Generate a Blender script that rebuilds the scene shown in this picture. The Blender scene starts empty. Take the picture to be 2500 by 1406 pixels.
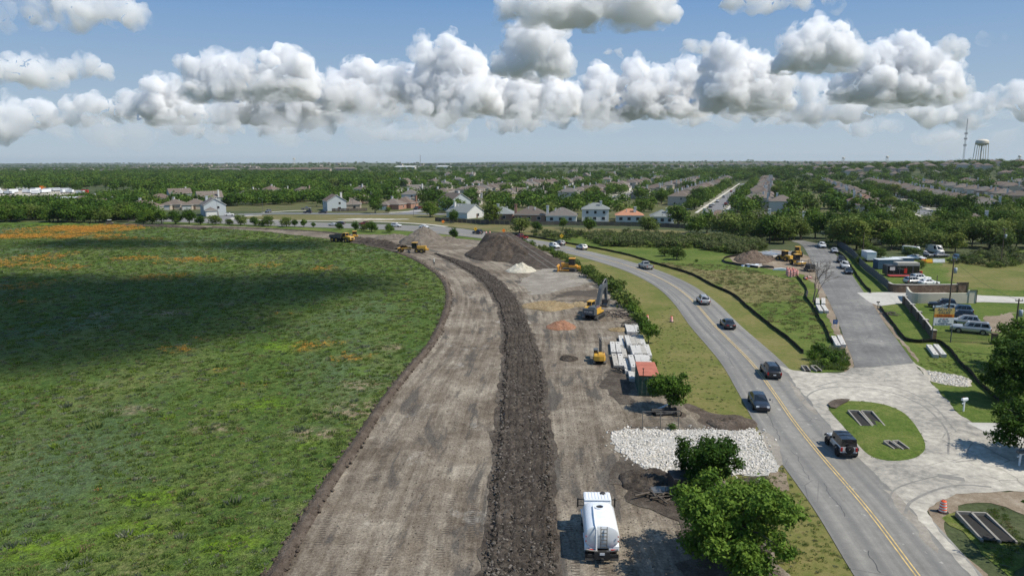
import bpy, bmesh, math, random
import numpy as np
from mathutils import Vector, Matrix, Euler
random.seed(7); RNG = np.random.default_rng(7)
S = bpy.context.scene; COL = S.collection
PI = math.pi; R_ = math.radians

# ------------------------------------------------------------------ camera
F_PX, CX, CY, CAM_H, HOR = 1733., 1250., 703., 28., 394.
PITCH = math.atan((CY - HOR) / F_PX); ROLL = math.atan(9 / 2500.)
cam = bpy.data.cameras.new('Camera'); camo = bpy.data.objects.new('camera', cam); COL.objects.link(camo)
cam.sensor_fit = 'HORIZONTAL'; cam.sensor_width = 36.; cam.lens = 36. * F_PX / 2500.
cam.clip_start = 0.5; cam.clip_end = 60000.
camo.matrix_world = Matrix.Translation((0, 0, CAM_H)) @ Matrix.Rotation(PI / 2 - PITCH, 4, 'X') @ Matrix.Rotation(-ROLL, 4, 'Z')
S.camera = camo

def P(x, y, z=0.):
    """photo pixel -> point on the horizontal plane at height z"""
    u = (x - CX) / F_PX; v = -(y - CY) / F_PX
    c, s = math.cos(ROLL), math.sin(ROLL)
    u, v = u * c + v * s, -u * s + v * c
    dy = math.cos(PITCH) + v * math.sin(PITCH); dz = -math.sin(PITCH) + v * math.cos(PITCH)
    t = (z - CAM_H) / min(dz, -1e-4)
    return Vector((u * t, dy * t, z))
def PY(x, y, Y):
    """photo pixel -> point at distance Y in front of the camera"""
    u = (x - CX) / F_PX; v = -(y - CY) / F_PX
    c, s = math.cos(ROLL), math.sin(ROLL)
    u, v = u * c + v * s, -u * s + v * c
    dy = math.cos(PITCH) + v * math.sin(PITCH); dz = -math.sin(PITCH) + v * math.cos(PITCH)
    t = Y / dy
    return Vector((u * t, Y, CAM_H + dz * t))

# ------------------------------------------------------------------ light
SUN_TO = Vector((0.73, -0.22, 1.0)).normalized()
SUN_EL = math.asin(SUN_TO.z); SUN_AZ = math.atan2(SUN_TO.x, SUN_TO.y)
W = bpy.data.worlds.new('World'); S.world = W; W.use_nodes = True
nt = W.node_tree; nt.nodes.clear()
sky = nt.nodes.new('ShaderNodeTexSky'); sky.sky_type = 'NISHITA'; sky.sun_disc = False
sky.sun_elevation = SUN_EL; sky.sun_rotation = SUN_AZ; sky.altitude = 200.; sky.air_density = 1.0; sky.dust_density = 0.2; sky.ozone_density = 2.5
bg = nt.nodes.new('ShaderNodeBackground'); bg.inputs['Strength'].default_value = 0.095
out = nt.nodes.new('ShaderNodeOutputWorld')
# humid air: the sky pales to grey-blue toward the horizon, the same all the way round
tc = nt.nodes.new('ShaderNodeTexCoord'); sx = nt.nodes.new('ShaderNodeSeparateXYZ'); nt.links.new(tc.outputs['Generated'], sx.inputs[0])
cr = nt.nodes.new('ShaderNodeValToRGB'); ce = cr.color_ramp.elements; ce.new(.5); ce.new(.6)
for k, (p, c) in zip(ce, ((0., (4.3, 5.25, 6.25)), (.07, (3.6, 4.75, 6.05)), (.22, (1.50, 3.15, 5.9)), (1., (1.0, 2.2, 4.5)))): k.position = p; k.color = (*c, 1)
nt.links.new(sx.outputs[2], cr.inputs[0])
mx = nt.nodes.new('ShaderNodeMix'); mx.data_type = 'RGBA'; mx.inputs[0].default_value = .9; nt.links.new(sky.outputs[0], mx.inputs[6]); nt.links.new(cr.outputs[0], mx.inputs[7])
nt.links.new(mx.outputs[2], bg.inputs['Color']); nt.links.new(bg.outputs[0], out.inputs['Surface'])
sl = bpy.data.lights.new('sun', 'SUN'); sl.energy = 4.8; sl.angle = R_(0.55); sl.color = (1.0, 0.94, 0.84)
so = bpy.data.objects.new('sun', sl); COL.objects.link(so)
so.rotation_euler = (-SUN_TO).to_track_quat('-Z', 'Y').to_euler(); so.location = (0, 0, 200)
S.view_settings.view_transform = 'Standard'; S.view_settings.look = 'None'
S.view_settings.exposure = 0.12; S.view_settings.gamma = 1.0; S.view_settings.use_curve_mapping = False
cy = S.cycles
cy.max_bounces = 14; cy.diffuse_bounces = 3; cy.glossy_bounces = 3; cy.transmission_bounces = 3; cy.volume_bounces = 14
cy.transparent_max_bounces = 24; cy.use_denoising = True; cy.caustics_reflective = False; cy.caustics_refractive = False
cy.sample_clamp_indirect = 6.0; cy.use_adaptive_sampling = True; cy.adaptive_threshold = 0.01

# ------------------------------------------------------------------ numeric noise
def _hash(ix, iy, iz, seed):
    h = (ix * 374761393 + iy * 668265263 + iz * 2147483647 + seed * 1274126177) & 0xffffffff
    h = ((h ^ (h >> 13)) * 1274126177) & 0xffffffff
    h = ((h ^ (h >> 16)) * 2246822519) & 0xffffffff
    return ((h ^ (h >> 15)) & 0xffffff) / float(0xffffff)
def vnoise(p, seed=0):
    p = np.asarray(p, float); i = np.floor(p).astype(np.int64); f = p - i; f = f * f * (3 - 2 * f); r = 0
    for a in (0, 1):
        wa = f[:, 0] if a else 1 - f[:, 0]
        for b in (0, 1):
            wb = f[:, 1] if b else 1 - f[:, 1]
            for c in (0, 1):
                wc = f[:, 2] if c else 1 - f[:, 2]
                r = r + wa * wb * wc * _hash(i[:, 0] + a, i[:, 1] + b, i[:, 2] + c, seed)
    return r
def fbm(p, oct=4, seed=0, gain=.5):
    p = np.asarray(p, float); r = 0; a = 1.; t = 0
    for o in range(oct):
        r = r + a * vnoise(p * 2 ** o, seed + o); t += a; a *= gain
    return r / t
def p2(x, y, s=1.): return np.stack([np.ravel(x) * s, np.ravel(y) * s, np.zeros(np.size(x))], 1)

# ------------------------------------------------------------------ materials
MAT = {}
def _nt(name):
    m = bpy.data.materials.new(name); m.use_nodes = True; t = m.node_tree
    b = t.nodes['Principled BSDF']; return m, t, b
def ramp(t, fac, stops):
    r = t.nodes.new('ShaderNodeValToRGB'); e = r.color_ramp.elements
    while len(e) < len(stops): e.new(0.5)
    for k, (p, c) in zip(e, stops): k.position = p; k.color = (*c, 1)
    t.links.new(fac, r.inputs[0]); return r.outputs[0]
def rampv(t, fac, a, b):
    r = t.nodes.new('ShaderNodeMapRange'); r.inputs[1].default_value = a; r.inputs[2].default_value = b
    t.links.new(fac, r.inputs[0]); return r.outputs[0]
def mixc(t, fac, a, b, mode='MIX'):
    m = t.nodes.new('ShaderNodeMix'); m.data_type = 'RGBA'; m.blend_type = mode
    for i, v in ((0, fac), (6, a), (7, b)):
        if hasattr(v, 'links') or hasattr(v, 'is_linked'): t.links.new(v, m.inputs[i])
        else: m.inputs[i].default_value = v if i == 0 else (*v, 1)
    return m.outputs[2]
def mth(t, op, a, b=0.):
    m = t.nodes.new('ShaderNodeMath'); m.operation = op
    for i, v in ((0, a), (1, b)):
        if hasattr(v, 'is_linked'): t.links.new(v, m.inputs[i])
        else: m.inputs[i].default_value = v
    return m.outputs[0]
def tex(t, scale, detail=4., rough=.55, vec=None, kind='N', dist=0.):
    if vec is None: vec = coords(t)
    if kind == 'N':
        n = t.nodes.new('ShaderNodeTexNoise'); n.inputs['Scale'].default_value = scale
        n.inputs['Detail'].default_value = detail; n.inputs['Roughness'].default_value = rough
        n.inputs['Distortion'].default_value = dist
        t.links.new(vec, n.inputs['Vector']); return n.outputs['Fac']
    n = t.nodes.new('ShaderNodeTexVoronoi'); n.inputs['Scale'].default_value = scale
    t.links.new(vec, n.inputs['Vector']); return n.outputs['Distance']
def coords(t, mode='pos', scale=(1, 1, 1)):
    if mode == 'pos': o = t.nodes.new('ShaderNodeNewGeometry').outputs['Position']
    elif mode == 'uv': o = t.nodes.new('ShaderNodeTexCoord').outputs['UV']
    else: o = t.nodes.new('ShaderNodeTexCoord').outputs['Object']
    if scale != (1, 1, 1):
        m = t.nodes.new('ShaderNodeMapping'); m.inputs['Scale'].default_value = scale
        t.links.new(o, m.inputs[0]); o = m.outputs[0]
    return o
def bump(t, b, h, strength=.5, dist=.05):
    n = t.nodes.new('ShaderNodeBump'); n.inputs['Strength'].default_value = strength; n.inputs['Distance'].default_value = dist
    t.links.new(h, n.inputs['Height']); t.links.new(n.outputs[0], b.inputs['Normal'])
def attr(t, name):
    a = t.nodes.new('ShaderNodeAttribute'); a.attribute_name = name; return a.outputs['Fac']
def sets(b, rough=.8, metal=0., spec=.3):
    b.inputs['Roughness'].default_value = rough; b.inputs['Metallic'].default_value = metal
    b.inputs['Specular IOR Level'].default_value = spec
def flat(name, c, rough=.6, metal=0., spec=.4, var=.12, vs=3., bmp=0., bs=20., mode='obj', coat=0.):
    """a plain colour with mild grain and wear"""
    if name in MAT: return MAT[name]
    m, t, b = _nt(name); sets(b, rough, metal, spec)
    v = coords(t, mode)
    n = tex(t, vs, 5, .6, v)
    lo = tuple(x * (1 - var) for x in c); hi = tuple(min(1, x * (1 + var)) for x in c)
    t.links.new(ramp(t, n, [(.3, lo), (.7, hi)]), b.inputs['Base Color'])
    if bmp: bump(t, b, tex(t, bs, 4, .6, v), bmp, .03)
    if coat: b.inputs['Coat Weight'].default_value = coat; b.inputs['Coat Roughness'].default_value = .06
    MAT[name] = m; return m
def glassmat(name='glass', c=(.012, .015, .018)):
    if name in MAT: return MAT[name]
    m, t, b = _nt(name); sets(b, .06, 0, .6); b.inputs['Base Color'].default_value = (*c, 1); MAT[name] = m; return m
def ground(name, stops, s1=.08, s2=1.2, s3=9., bmp=.5, bd=.05, fine=.35, rough=.95, mode='pos', sc=(1, 1, 1), extra=None):
    """ground cover: big patches x medium mottling x fine grain"""
    if name in MAT: return MAT[name]
    m, t, b = _nt(name); sets(b, rough, 0, .15); v = coords(t, mode, sc)
    a = tex(t, s1, 5, .6, v, dist=.3); q = tex(t, s2, 6, .65, v); f = tex(t, s3, 5, .7, v)
    k = mth(t, 'ADD', mth(t, 'MULTIPLY', a, .55), mth(t, 'MULTIPLY', q, .45))
    c = ramp(t, k, stops)
    g = ramp(t, f, [(.28, (1 - fine,) * 3), (.72, (1 + fine * .8,) * 3)])
    c = mixc(t, 1., c, g, 'MULTIPLY')
    if extra: c = extra(t, v, c, k)
    t.links.new(c, b.inputs['Base Color'])
    bump(t, b, mth(t, 'ADD', f, q), bmp, bd); MAT[name] = m; return m

# ------------------------------------------------------------------ mesh builder
class MB:
    def __init__(s): s.v = []; s.f = []; s.m = []; s.sm = []; s.k = 0; s.T = None
    def add(s, vs, fs, k=None, smooth=False):
        o = len(s.v)
        s.v += [tuple(s.T @ Vector(p)) if s.T is not None else tuple(p) for p in vs]
        for f in fs: s.f.append(tuple(i + o for i in f)); s.m.append(s.k if k is None else k); s.sm.append(smooth)
        return s
    def box(s, x0, x1, y0, y1, z0, z1, k=None, tx=0., ty=0.):
        """axis box; tx, ty pull the top in"""
        a = [(x0, y0, z0), (x1, y0, z0), (x1, y1, z0), (x0, y1, z0), (x0 + tx, y0 + ty, z1), (x1 - tx, y0 + ty, z1), (x1 - tx, y1 - ty, z1), (x0 + tx, y1 - ty, z1)]
        return s.add(a, [(3, 2, 1, 0), (4, 5, 6, 7), (0, 1, 5, 4), (1, 2, 6, 5), (2, 3, 7, 6), (3, 0, 4, 7)], k)
    def cbox(s, c, d, k=None, **q): return s.box(c[0] - d[0] / 2, c[0] + d[0] / 2, c[1] - d[1] / 2, c[1] + d[1] / 2, c[2] - d[2] / 2, c[2] + d[2] / 2, k, **q)
    def bar(s, a, b, w, h=None, k=None):
        a, b = Vector(a), Vector(b); h = h or w; d = (b - a).normalized()
        u = Vector((0, 0, 1)) if abs(d.z) < .95 else Vector((0, 1, 0))
        x = d.cross(u).normalized() * w / 2; y = x.cross(d).normalized() * h / 2
        p = [a - x - y, a + x - y, a + x + y, a - x + y, b - x - y, b + x - y, b + x + y, b - x + y]
        return s.add(p, [(0, 1, 2, 3), (7, 6, 5, 4), (0, 4, 5, 1), (1, 5, 6, 2), (2, 6, 7, 3), (3, 7, 4, 0)], k)
    def tube(s, pts, rs, n=8, k=None, cap=True):
        pts = [Vector(p) for p in pts]; rs = rs if hasattr(rs, '__len__') else [rs] * len(pts)
        vs = []; fs = []
        for i, p in enumerate(pts):
            d = (pts[min(i + 1, len(pts) - 1)] - pts[max(i - 1, 0)]).normalized()
            u = Vector((0, 0, 1)) if abs(d.z) < .9 else Vector((1, 0, 0))
            x = d.cross(u).normalized(); y = d.cross(x)
            vs += [p + (x * math.cos(a) + y * math.sin(a)) * rs[i] for a in [2 * PI * j / n for j in range(n)]]
        for i in range(len(pts) - 1):
            for j in range(n): fs.append((i * n + j, i * n + (j + 1) % n, (i + 1) * n + (j + 1) % n, (i + 1) * n + j))
        s.add(vs, fs, k, True)
        if cap: s.add(vs[:n], [tuple(range(n))], k); s.add(vs[-n:], [tuple(range(n - 1, -1, -1))], k)
        return s
    def lathe(s, prof, c=(0, 0, 0), axis='z', n=20, k=None, smooth=True):
        vs = []; fs = []
        for r, h in prof:
            for j in range(n):
                a = 2 * PI * j / n; x, y = r * math.cos(a), r * math.sin(a)
                q = (x, y, h) if axis == 'z' else ((x, h, y) if axis == 'y' else (h, x, y))
                vs.append((q[0] + c[0], q[1] + c[1], q[2] + c[2]))
        for i in range(len(prof) - 1):
            for j in range(n): fs.append((i * n + j, i * n + (j + 1) % n, (i + 1) * n + (j + 1) % n, (i + 1) * n + j))
        return s.add(vs, fs, k, smooth)
    def prism(s, poly, a, b, axis='y', k=None):
        """polygon extruded from a to b along an axis (poly in the other two)"""
        n = len(poly)
        q = (lambda u, w, t: (u, t, w)) if axis == 'y' else ((lambda u, w, t: (t, u, w)) if axis == 'x' else (lambda u, w, t: (u, w, t)))
        vs = [q(u, w, a) for u, w in poly] + [q(u, w, b) for u, w in poly]
        fs = [tuple(range(n)), tuple(range(2 * n - 1, n - 1, -1))] + [(i, i + n, (i + 1) % n + n, (i + 1) % n) for i in range(n)]
        return s.add(vs, fs, k)
    def poly(s, pts, k=None): return s.add(pts, [tuple(range(len(pts)))], k)
    def mesh(s, name, mats):
        me = bpy.data.meshes.new(name); me.from_pydata(s.v, [], s.f)
        for m in (mats if isinstance(mats, (list, tuple)) else [mats]): me.materials.append(m)
        me.polygons.foreach_set('material_index', s.m); me.polygons.foreach_set('use_smooth', s.sm)
        bm = bmesh.new(); bm.from_mesh(me); bmesh.ops.recalc_face_normals(bm, faces=bm.faces); bm.to_mesh(me); bm.free()
        return me
    def build(s, name, mats, parent=None, loc=None, rz=0., **tg):
        o = bpy.data.objects.new(name, s.mesh(name, mats)); return put(o, parent, loc, rz, **tg)
def put(o, parent=None, loc=None, rz=0., **tg):
    COL.objects.link(o); o.parent = parent
    if loc is not None: o.location = loc
    if rz: o.rotation_euler = (0, 0, rz)
    return tag(o, **tg)
def tag(o, label=None, cat=None, group=None, kind=None):
    for k, v in (('label', label), ('category', cat), ('group', group), ('kind', kind)):
        if v: o[k] = v
    return o
def thing(name, label, cat, loc=(0, 0, 0), rz=0., group=None):
    return put(bpy.data.objects.new(name, None), None, loc, rz, label=label, cat=cat, group=group)
def copy_tree(o, parent=None, loc=None, rz=None, scale=None, label=None, group=None, swap=None):
    c = o.copy(); COL.objects.link(c); c.parent = parent
    if loc is not None: c.location = loc
    if rz is not None: c.rotation_euler = (0, 0, rz)
    if scale is not None: c.scale = scale if hasattr(scale, '__len__') else (scale,) * 3
    if label: c['label'] = label
    if group: c['group'] = group
    if swap and c.type == 'MESH' and c.data.name in swap: c.data = swap[c.data.name]
    for ch in list(o.children): copy_tree(ch, c, swap=swap)
    return c
def rawmesh(name, v, f, mats, smooth=True, attrs=None, uv=None):
    me = bpy.data.meshes.new(name); v = np.asarray(v, np.float32)
    if isinstance(f, np.ndarray):
        n, k = f.shape
        me.vertices.add(len(v)); me.vertices.foreach_set('co', v.ravel())
        me.loops.add(n * k); me.loops.foreach_set('vertex_index', f.ravel().astype(np.int32))
        me.polygons.add(n); me.polygons.foreach_set('loop_start', np.arange(0, n * k, k, dtype=np.int32))
        me.polygons.foreach_set('loop_total', np.full(n, k, np.int32)); me.update(calc_edges=True)
    else: me.from_pydata([tuple(q) for q in v], [], f)
    for m in (mats if isinstance(mats, (list, tuple)) else [mats]): me.materials.append(m)
    if smooth: me.polygons.foreach_set('use_smooth', [True] * len(me.polygons))
    for k, a in (attrs or {}).items():
        at = me.attributes.new(k, 'FLOAT', 'POINT'); at.data.foreach_set('value', np.asarray(a, np.float32).ravel())
    if uv is not None:
        l = me.uv_layers.new(name='UVMap'); vi = np.empty(len(me.loops), np.int32); me.loops.foreach_get('vertex_index', vi)
        l.data.foreach_set('uv', np.asarray(uv, np.float32)[vi].ravel())
    me.validate(); return me
def gridfaces(nu, nv):
    i = np.arange((nu - 1) * (nv - 1)); a = (i // (nv - 1)) * nv + i % (nv - 1)
    return np.stack([a, a + nv, a + nv + 1, a + 1], 1)
def obj(name, me, parent=None, loc=None, rz=0., **tg): return put(bpy.data.objects.new(name, me), parent, loc, rz, **tg)

# ------------------------------------------------------------------ curves on the ground
def spline(pts, ds=1.):
    """Catmull-Rom through points, resampled about every ds metres"""
    p = [np.array(q[:2], float) for q in pts]; p = [2 * p[0] - p[1]] + p + [2 * p[-1] - p[-2]]; o = []
    for i in range(1, len(p) - 2):
        a, b, c, d = p[i - 1:i + 3]
        for t in np.linspace(0, 1, 12, endpoint=False):
            o.append(.5 * (2 * b + (c - a) * t + (2 * a - 5 * b + 4 * c - d) * t * t + (3 * b - a - 3 * c + d) * t ** 3))
    o.append(p[-2]); o = np.array(o)
    s = np.r_[0, np.cumsum(np.linalg.norm(np.diff(o, axis=0), axis=1))]
    q = np.linspace(0, s[-1], max(2, int(s[-1] / ds) + 1))
    return np.stack([np.interp(q, s, o[:, 0]), np.interp(q, s, o[:, 1])], 1)
def pxs(pts, ds=1.): return spline([P(*q) for q in pts], ds)
def resamp(c, n):
    s = np.r_[0, np.cumsum(np.linalg.norm(np.diff(c, axis=0), axis=1))]; q = np.linspace(0, s[-1], n)
    return np.stack([np.interp(q, s, c[:, 0]), np.interp(q, s, c[:, 1])], 1)
def normals(c):
    d = np.gradient(c, axis=0); d /= np.linalg.norm(d, axis=1)[:, None] + 1e-9
    return np.stack([d[:, 1], -d[:, 0]], 1)          # to the right of travel
def strip(name, L, Rr, nu, n, m, zf=0., parent=None, **tg):
    """sheet between two curves: uv in metres (across, along)"""
    L = resamp(L, n); Rr = resamp(Rr, n); t = np.linspace(0, 1, nu)
    xy = L[:, None] * (1 - t)[None, :, None] + Rr[:, None] * t[None, :, None]
    mid = (L + Rr) / 2; s = np.r_[0, np.cumsum(np.linalg.norm(np.diff(mid, axis=0), axis=1))]
    w = np.linalg.norm(Rr - L, axis=1)
    U = t[None] * w[:, None]; V = np.repeat(s[:, None], nu, 1)
    z = zf(xy[..., 0], xy[..., 1], U, V, t[None] + 0 * V) if callable(zf) else np.full(U.shape, zf)
    v = np.concatenate([xy, z[..., None]], 2).reshape(-1, 3)
    me = rawmesh(name, v, gridfaces(n, nu), m, True, uv=np.stack([U.ravel(), V.ravel()], 1))
    fix_up(me); return obj(name, me, parent, **tg)
def fix_up(me):
    if len(me.polygons) and sum(p.normal.z for p in me.polygons[:50]) < 0: me.flip_normals()
def sheet(name, pts, z, m, rag=0., seed=0, parent=None, smooth=True, ds=1., **tg):
    """filled polygon on the ground with a slightly ragged outline"""
    c = spline(list(pts) + [pts[0]], ds)[:-1] if smooth else np.array([q[:2] for q in pts], float)
    if rag and not smooth:
        d = []
        for i in range(len(c)):
            a, b_ = c[i], c[(i + 1) % len(c)]; k = max(1, min(60, int(np.linalg.norm(b_ - a) / .6))); d += [a + (b_ - a) * j / k for j in range(k)]
        c = np.array(d)
    if rag: c = c + (np.stack([fbm(p2(c[:, 0], c[:, 1], .45), 4, seed, .7), fbm(p2(c[:, 0], c[:, 1], .45), 4, seed + 9, .7)], 1) - .5) * 3 * rag
    bm = bmesh.new(); vs = [bm.verts.new((a, b, z)) for a, b in c]
    es = [bm.edges.new((vs[i], vs[(i + 1) % len(vs)])) for i in range(len(vs))]
    bmesh.ops.triangle_fill(bm, edges=es, use_beauty=True, normal=(0, 0, 1))
    me = bpy.data.meshes.new(name); bm.to_mesh(me); bm.free(); me.materials.append(m); fix_up(me)
    return obj(name, me, parent, **tg)
def inpoly(pts, x, y):
    p = np.array([q[:2] for q in pts], float); r = np.zeros(np.shape(x), bool); j = len(p) - 1
    for i in range(len(p)):
        c = ((p[i, 1] > y) != (p[j, 1] > y)) & (x < (p[j, 0] - p[i, 0]) * (y - p[i, 1]) / (p[j, 1] - p[i, 1] + 1e-12) + p[i, 0])
        r ^= c; j = i
    return r

# ------------------------------------------------------------------ scattered stuff
PROTO = bpy.data.collections.new('scatter_sources')
def proto(name, me):
    c = bpy.data.collections.new(name); o = bpy.data.objects.new(name, me); c.objects.link(o); return c
def proto_col(name, meshes):
    c = bpy.data.collections.new(name)
    for i, me in enumerate(meshes): c.objects.link(bpy.data.objects.new(name, me))
    return c
def scatter(name, pts, scale, pcol, tilt=.15, **tg):
    pts = np.asarray(pts, np.float32)
    me = rawmesh(name, pts, [], [], False, attrs={'s': scale})
    o = obj(name, me, kind='stuff', **tg)
    g = bpy.data.node_groups.new(name, 'GeometryNodeTree')
    g.interface.new_socket('Geometry', in_out='INPUT', socket_type='NodeSocketGeometry')
    g.interface.new_socket('Geometry', in_out='OUTPUT', socket_type='NodeSocketGeometry')
    N = g.nodes.new; i = N('NodeGroupInput'); q = N('NodeGroupOutput')
    ip = N('GeometryNodeInstanceOnPoints'); ci = N('GeometryNodeCollectionInfo')
    ci.inputs['Collection'].default_value = pcol; ci.inputs['Separate Children'].default_value = True; ci.inputs['Reset Children'].default_value = True
    na = N('GeometryNodeInputNamedAttribute'); na.inputs['Name'].default_value = 's'; na.data_type = 'FLOAT'
    rv = N('FunctionNodeRandomValue'); rv.data_type = 'FLOAT_VECTOR'
    rv.inputs[0].default_value = (-tilt, -tilt, 0); rv.inputs[1].default_value = (tilt, tilt, 6.283)
    l = g.links.new
    l(i.outputs[0], ip.inputs['Points']); l(ci.outputs[0], ip.inputs['Instance']); ip.inputs['Pick Instance'].default_value = True
    l(rv.outputs[0], ip.inputs['Rotation']); l(na.outputs['Attribute'], ip.inputs['Scale']); l(ip.outputs[0], q.inputs[0])
    md = o.modifiers.new('scatter', 'NODES'); md.node_group = g
    return o
# ================================================================== THE SETTING
def G(*a): return [P(*q) for q in a]
GREEN = [(.30, (.030, .058, .012)), (.45, (.058, .098, .020)), (.56, (.088, .125, .030)), (.70, (.135, .135, .052))]
# base land, gently rising to hills far away
gx = np.r_[-14000, -9000, -6500, -5000, np.linspace(-4000, 4000, 81), 5000, 6500, 9000, 14000]
gy = np.r_[-600, -100, np.linspace(0, 1500, 31), np.linspace(1600, 6000, 45), np.linspace(6500, 14000, 16)]
GX, GY = np.meshgrid(gx, gy, indexing='ij')
def hillz(x, y):
    x = np.asarray(x, float); y = np.asarray(y, float)
    n = fbm(p2(x, y, 1 / 1500.), 4, 3).reshape(np.shape(x))
    a = np.clip((y - 1500) / 2500, 0, 1) ** 1.5
    bumpz = 16 * np.exp(-((x + 900) / 700) ** 2 - ((y - 3900) / 700) ** 2) + 7 * np.exp(-((x - 300) / 500) ** 2 - ((y - 2300) / 500) ** 2)
    rid = 19 * np.exp(-((x - 850) / 420) ** 2 - ((y - 1220) / 260) ** 2) * np.clip((y - 880) / 160, 0, 1)
    return a * (n - .40) * 46 + bumpz * (y > 1500) + rid
GZ = hillz(GX, GY)
m_land = ground('land', [(.30, (.036, .050, .020)), (.5, (.066, .082, .034)), (.62, (.095, .102, .050)), (.75, (.14, .13, .085))], .02, .25, 2., .4, .2)
obj('ground', rawmesh('ground', np.stack([GX.ravel(), GY.ravel(), GZ.ravel()], 1), gridfaces(len(gx), len(gy)), m_land), kind='structure')
fix_up(bpy.data.objects['ground'].data)

# ---- meadow
EDGE_PX = [(600, 1500), (665, 1406), (720, 1310), (800, 1180), (870, 1080), (940, 975), (1000, 900), (1050, 840), (1080, 780), (1094, 730), (1085, 690), (1055, 660),
           (1000, 628), (930, 606), (860, 593), (790, 582), (700, 572), (600, 562), (480, 555), (380, 550), (300, 547)]
EDGE = pxs(EDGE_PX, 1.)
FIELD_POLY = [tuple(q) for q in EDGE[::3]] + [tuple(P(200, 545))[:2], tuple(P(60, 541.5))[:2], (-420, 360), (-420, 0), (-20, 10)]
FLOWERS = [(190, 562, 150, 11, 1.5), (60, 578, 130, 7, 1.2), (200, 580, 90, 7, 1.3), (330, 586, 90, 4, .8), (450, 640, 85, 10, 1.05), (330, 634, 60, 6, .7), (390, 678, 70, 10, .9), (60, 640, 90, 22, .6), (40, 702, 70, 8, .8),
           (40, 740, 60, 6, .7), (150, 655, 80, 8, .7), (795, 656, 40, 6, .6), (770, 838, 70, 15, .95), (858, 874, 46, 11, 1.1), (605, 946, 48, 12, 1.0), (735, 855, 40, 6, .8), (430, 856, 60, 10, .6), (530, 905, 24, 5, .9),
           (770, 808, 40, 8, .6), (985, 698, 26, 5, .6), (990, 742, 22, 5, .6), (640, 650, 40, 8, .5), (120, 690, 60, 5, .6), (240, 1190, 40, 6, .25), (500, 830, 30, 6, .4), (700, 770, 40, 6, .35)]
DRY = [(600, 1165, 70, 16), (520, 1045, 60, 10), (870, 1000, 80, 25), (760, 1060, 70, 18), (640, 1180, 60, 14), (700, 1250, 60, 18), (880, 940, 60, 14), (400, 765, 80, 9), (230, 770, 60, 9), (560, 740, 60, 6), (950, 850, 40, 10), (300, 1000, 90, 14)]
BRIGHT = [(330, 1215, 200, 26), (130, 1340, 150, 40), (330, 1290, 120, 24), (560, 1330, 80, 30), (640, 990, 80, 22), (900, 905, 60, 14), (60, 550, 160, 6), (760, 1080, 30, 18), (720, 840, 90, 20)]
def blobs(x, y, lst, seed, soft=.6):
    d = fbm(np.stack([x * .16, y * .07, 0 * x], 1), 4, seed); r = np.zeros(len(x))
    for q in lst:
        c = P(q[0], q[1]); rx = abs(P(q[0] + q[2], q[1]).x - c.x); ry = abs(P(q[0], q[1] - q[3]).y - P(q[0], q[1] + q[3]).y) / 2
        k = ((x - c.x) / rx) ** 2 + ((y - c.y) / ry) ** 2
        r = np.maximum(r, (q[4] if len(q) > 4 else 1.) * np.clip(1.25 - k, 0, 1) * np.clip((d - .30) * 3.2, 0, 1.2))
    return r
fx = np.arange(-400, 0, 1.6); fy = np.r_[np.arange(20, 130, .9), np.arange(130, 372, 1.8)]
FX, FY = np.meshgrid(fx, fy, indexing='ij'); fxr, fyr = FX.ravel(), FY.ravel()
ff = gridfaces(len(fx), len(fy)); cxy = np.stack([fxr, fyr], 1)[ff].mean(1)
ff = ff[inpoly(FIELD_POLY, cxy[:, 0] + .0, cxy[:, 1])]
A_FL = blobs(fxr, fyr, FLOWERS, 31); A_DR = blobs(fxr, fyr, DRY, 41); A_BR = blobs(fxr, fyr, BRIGHT, 51)
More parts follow.
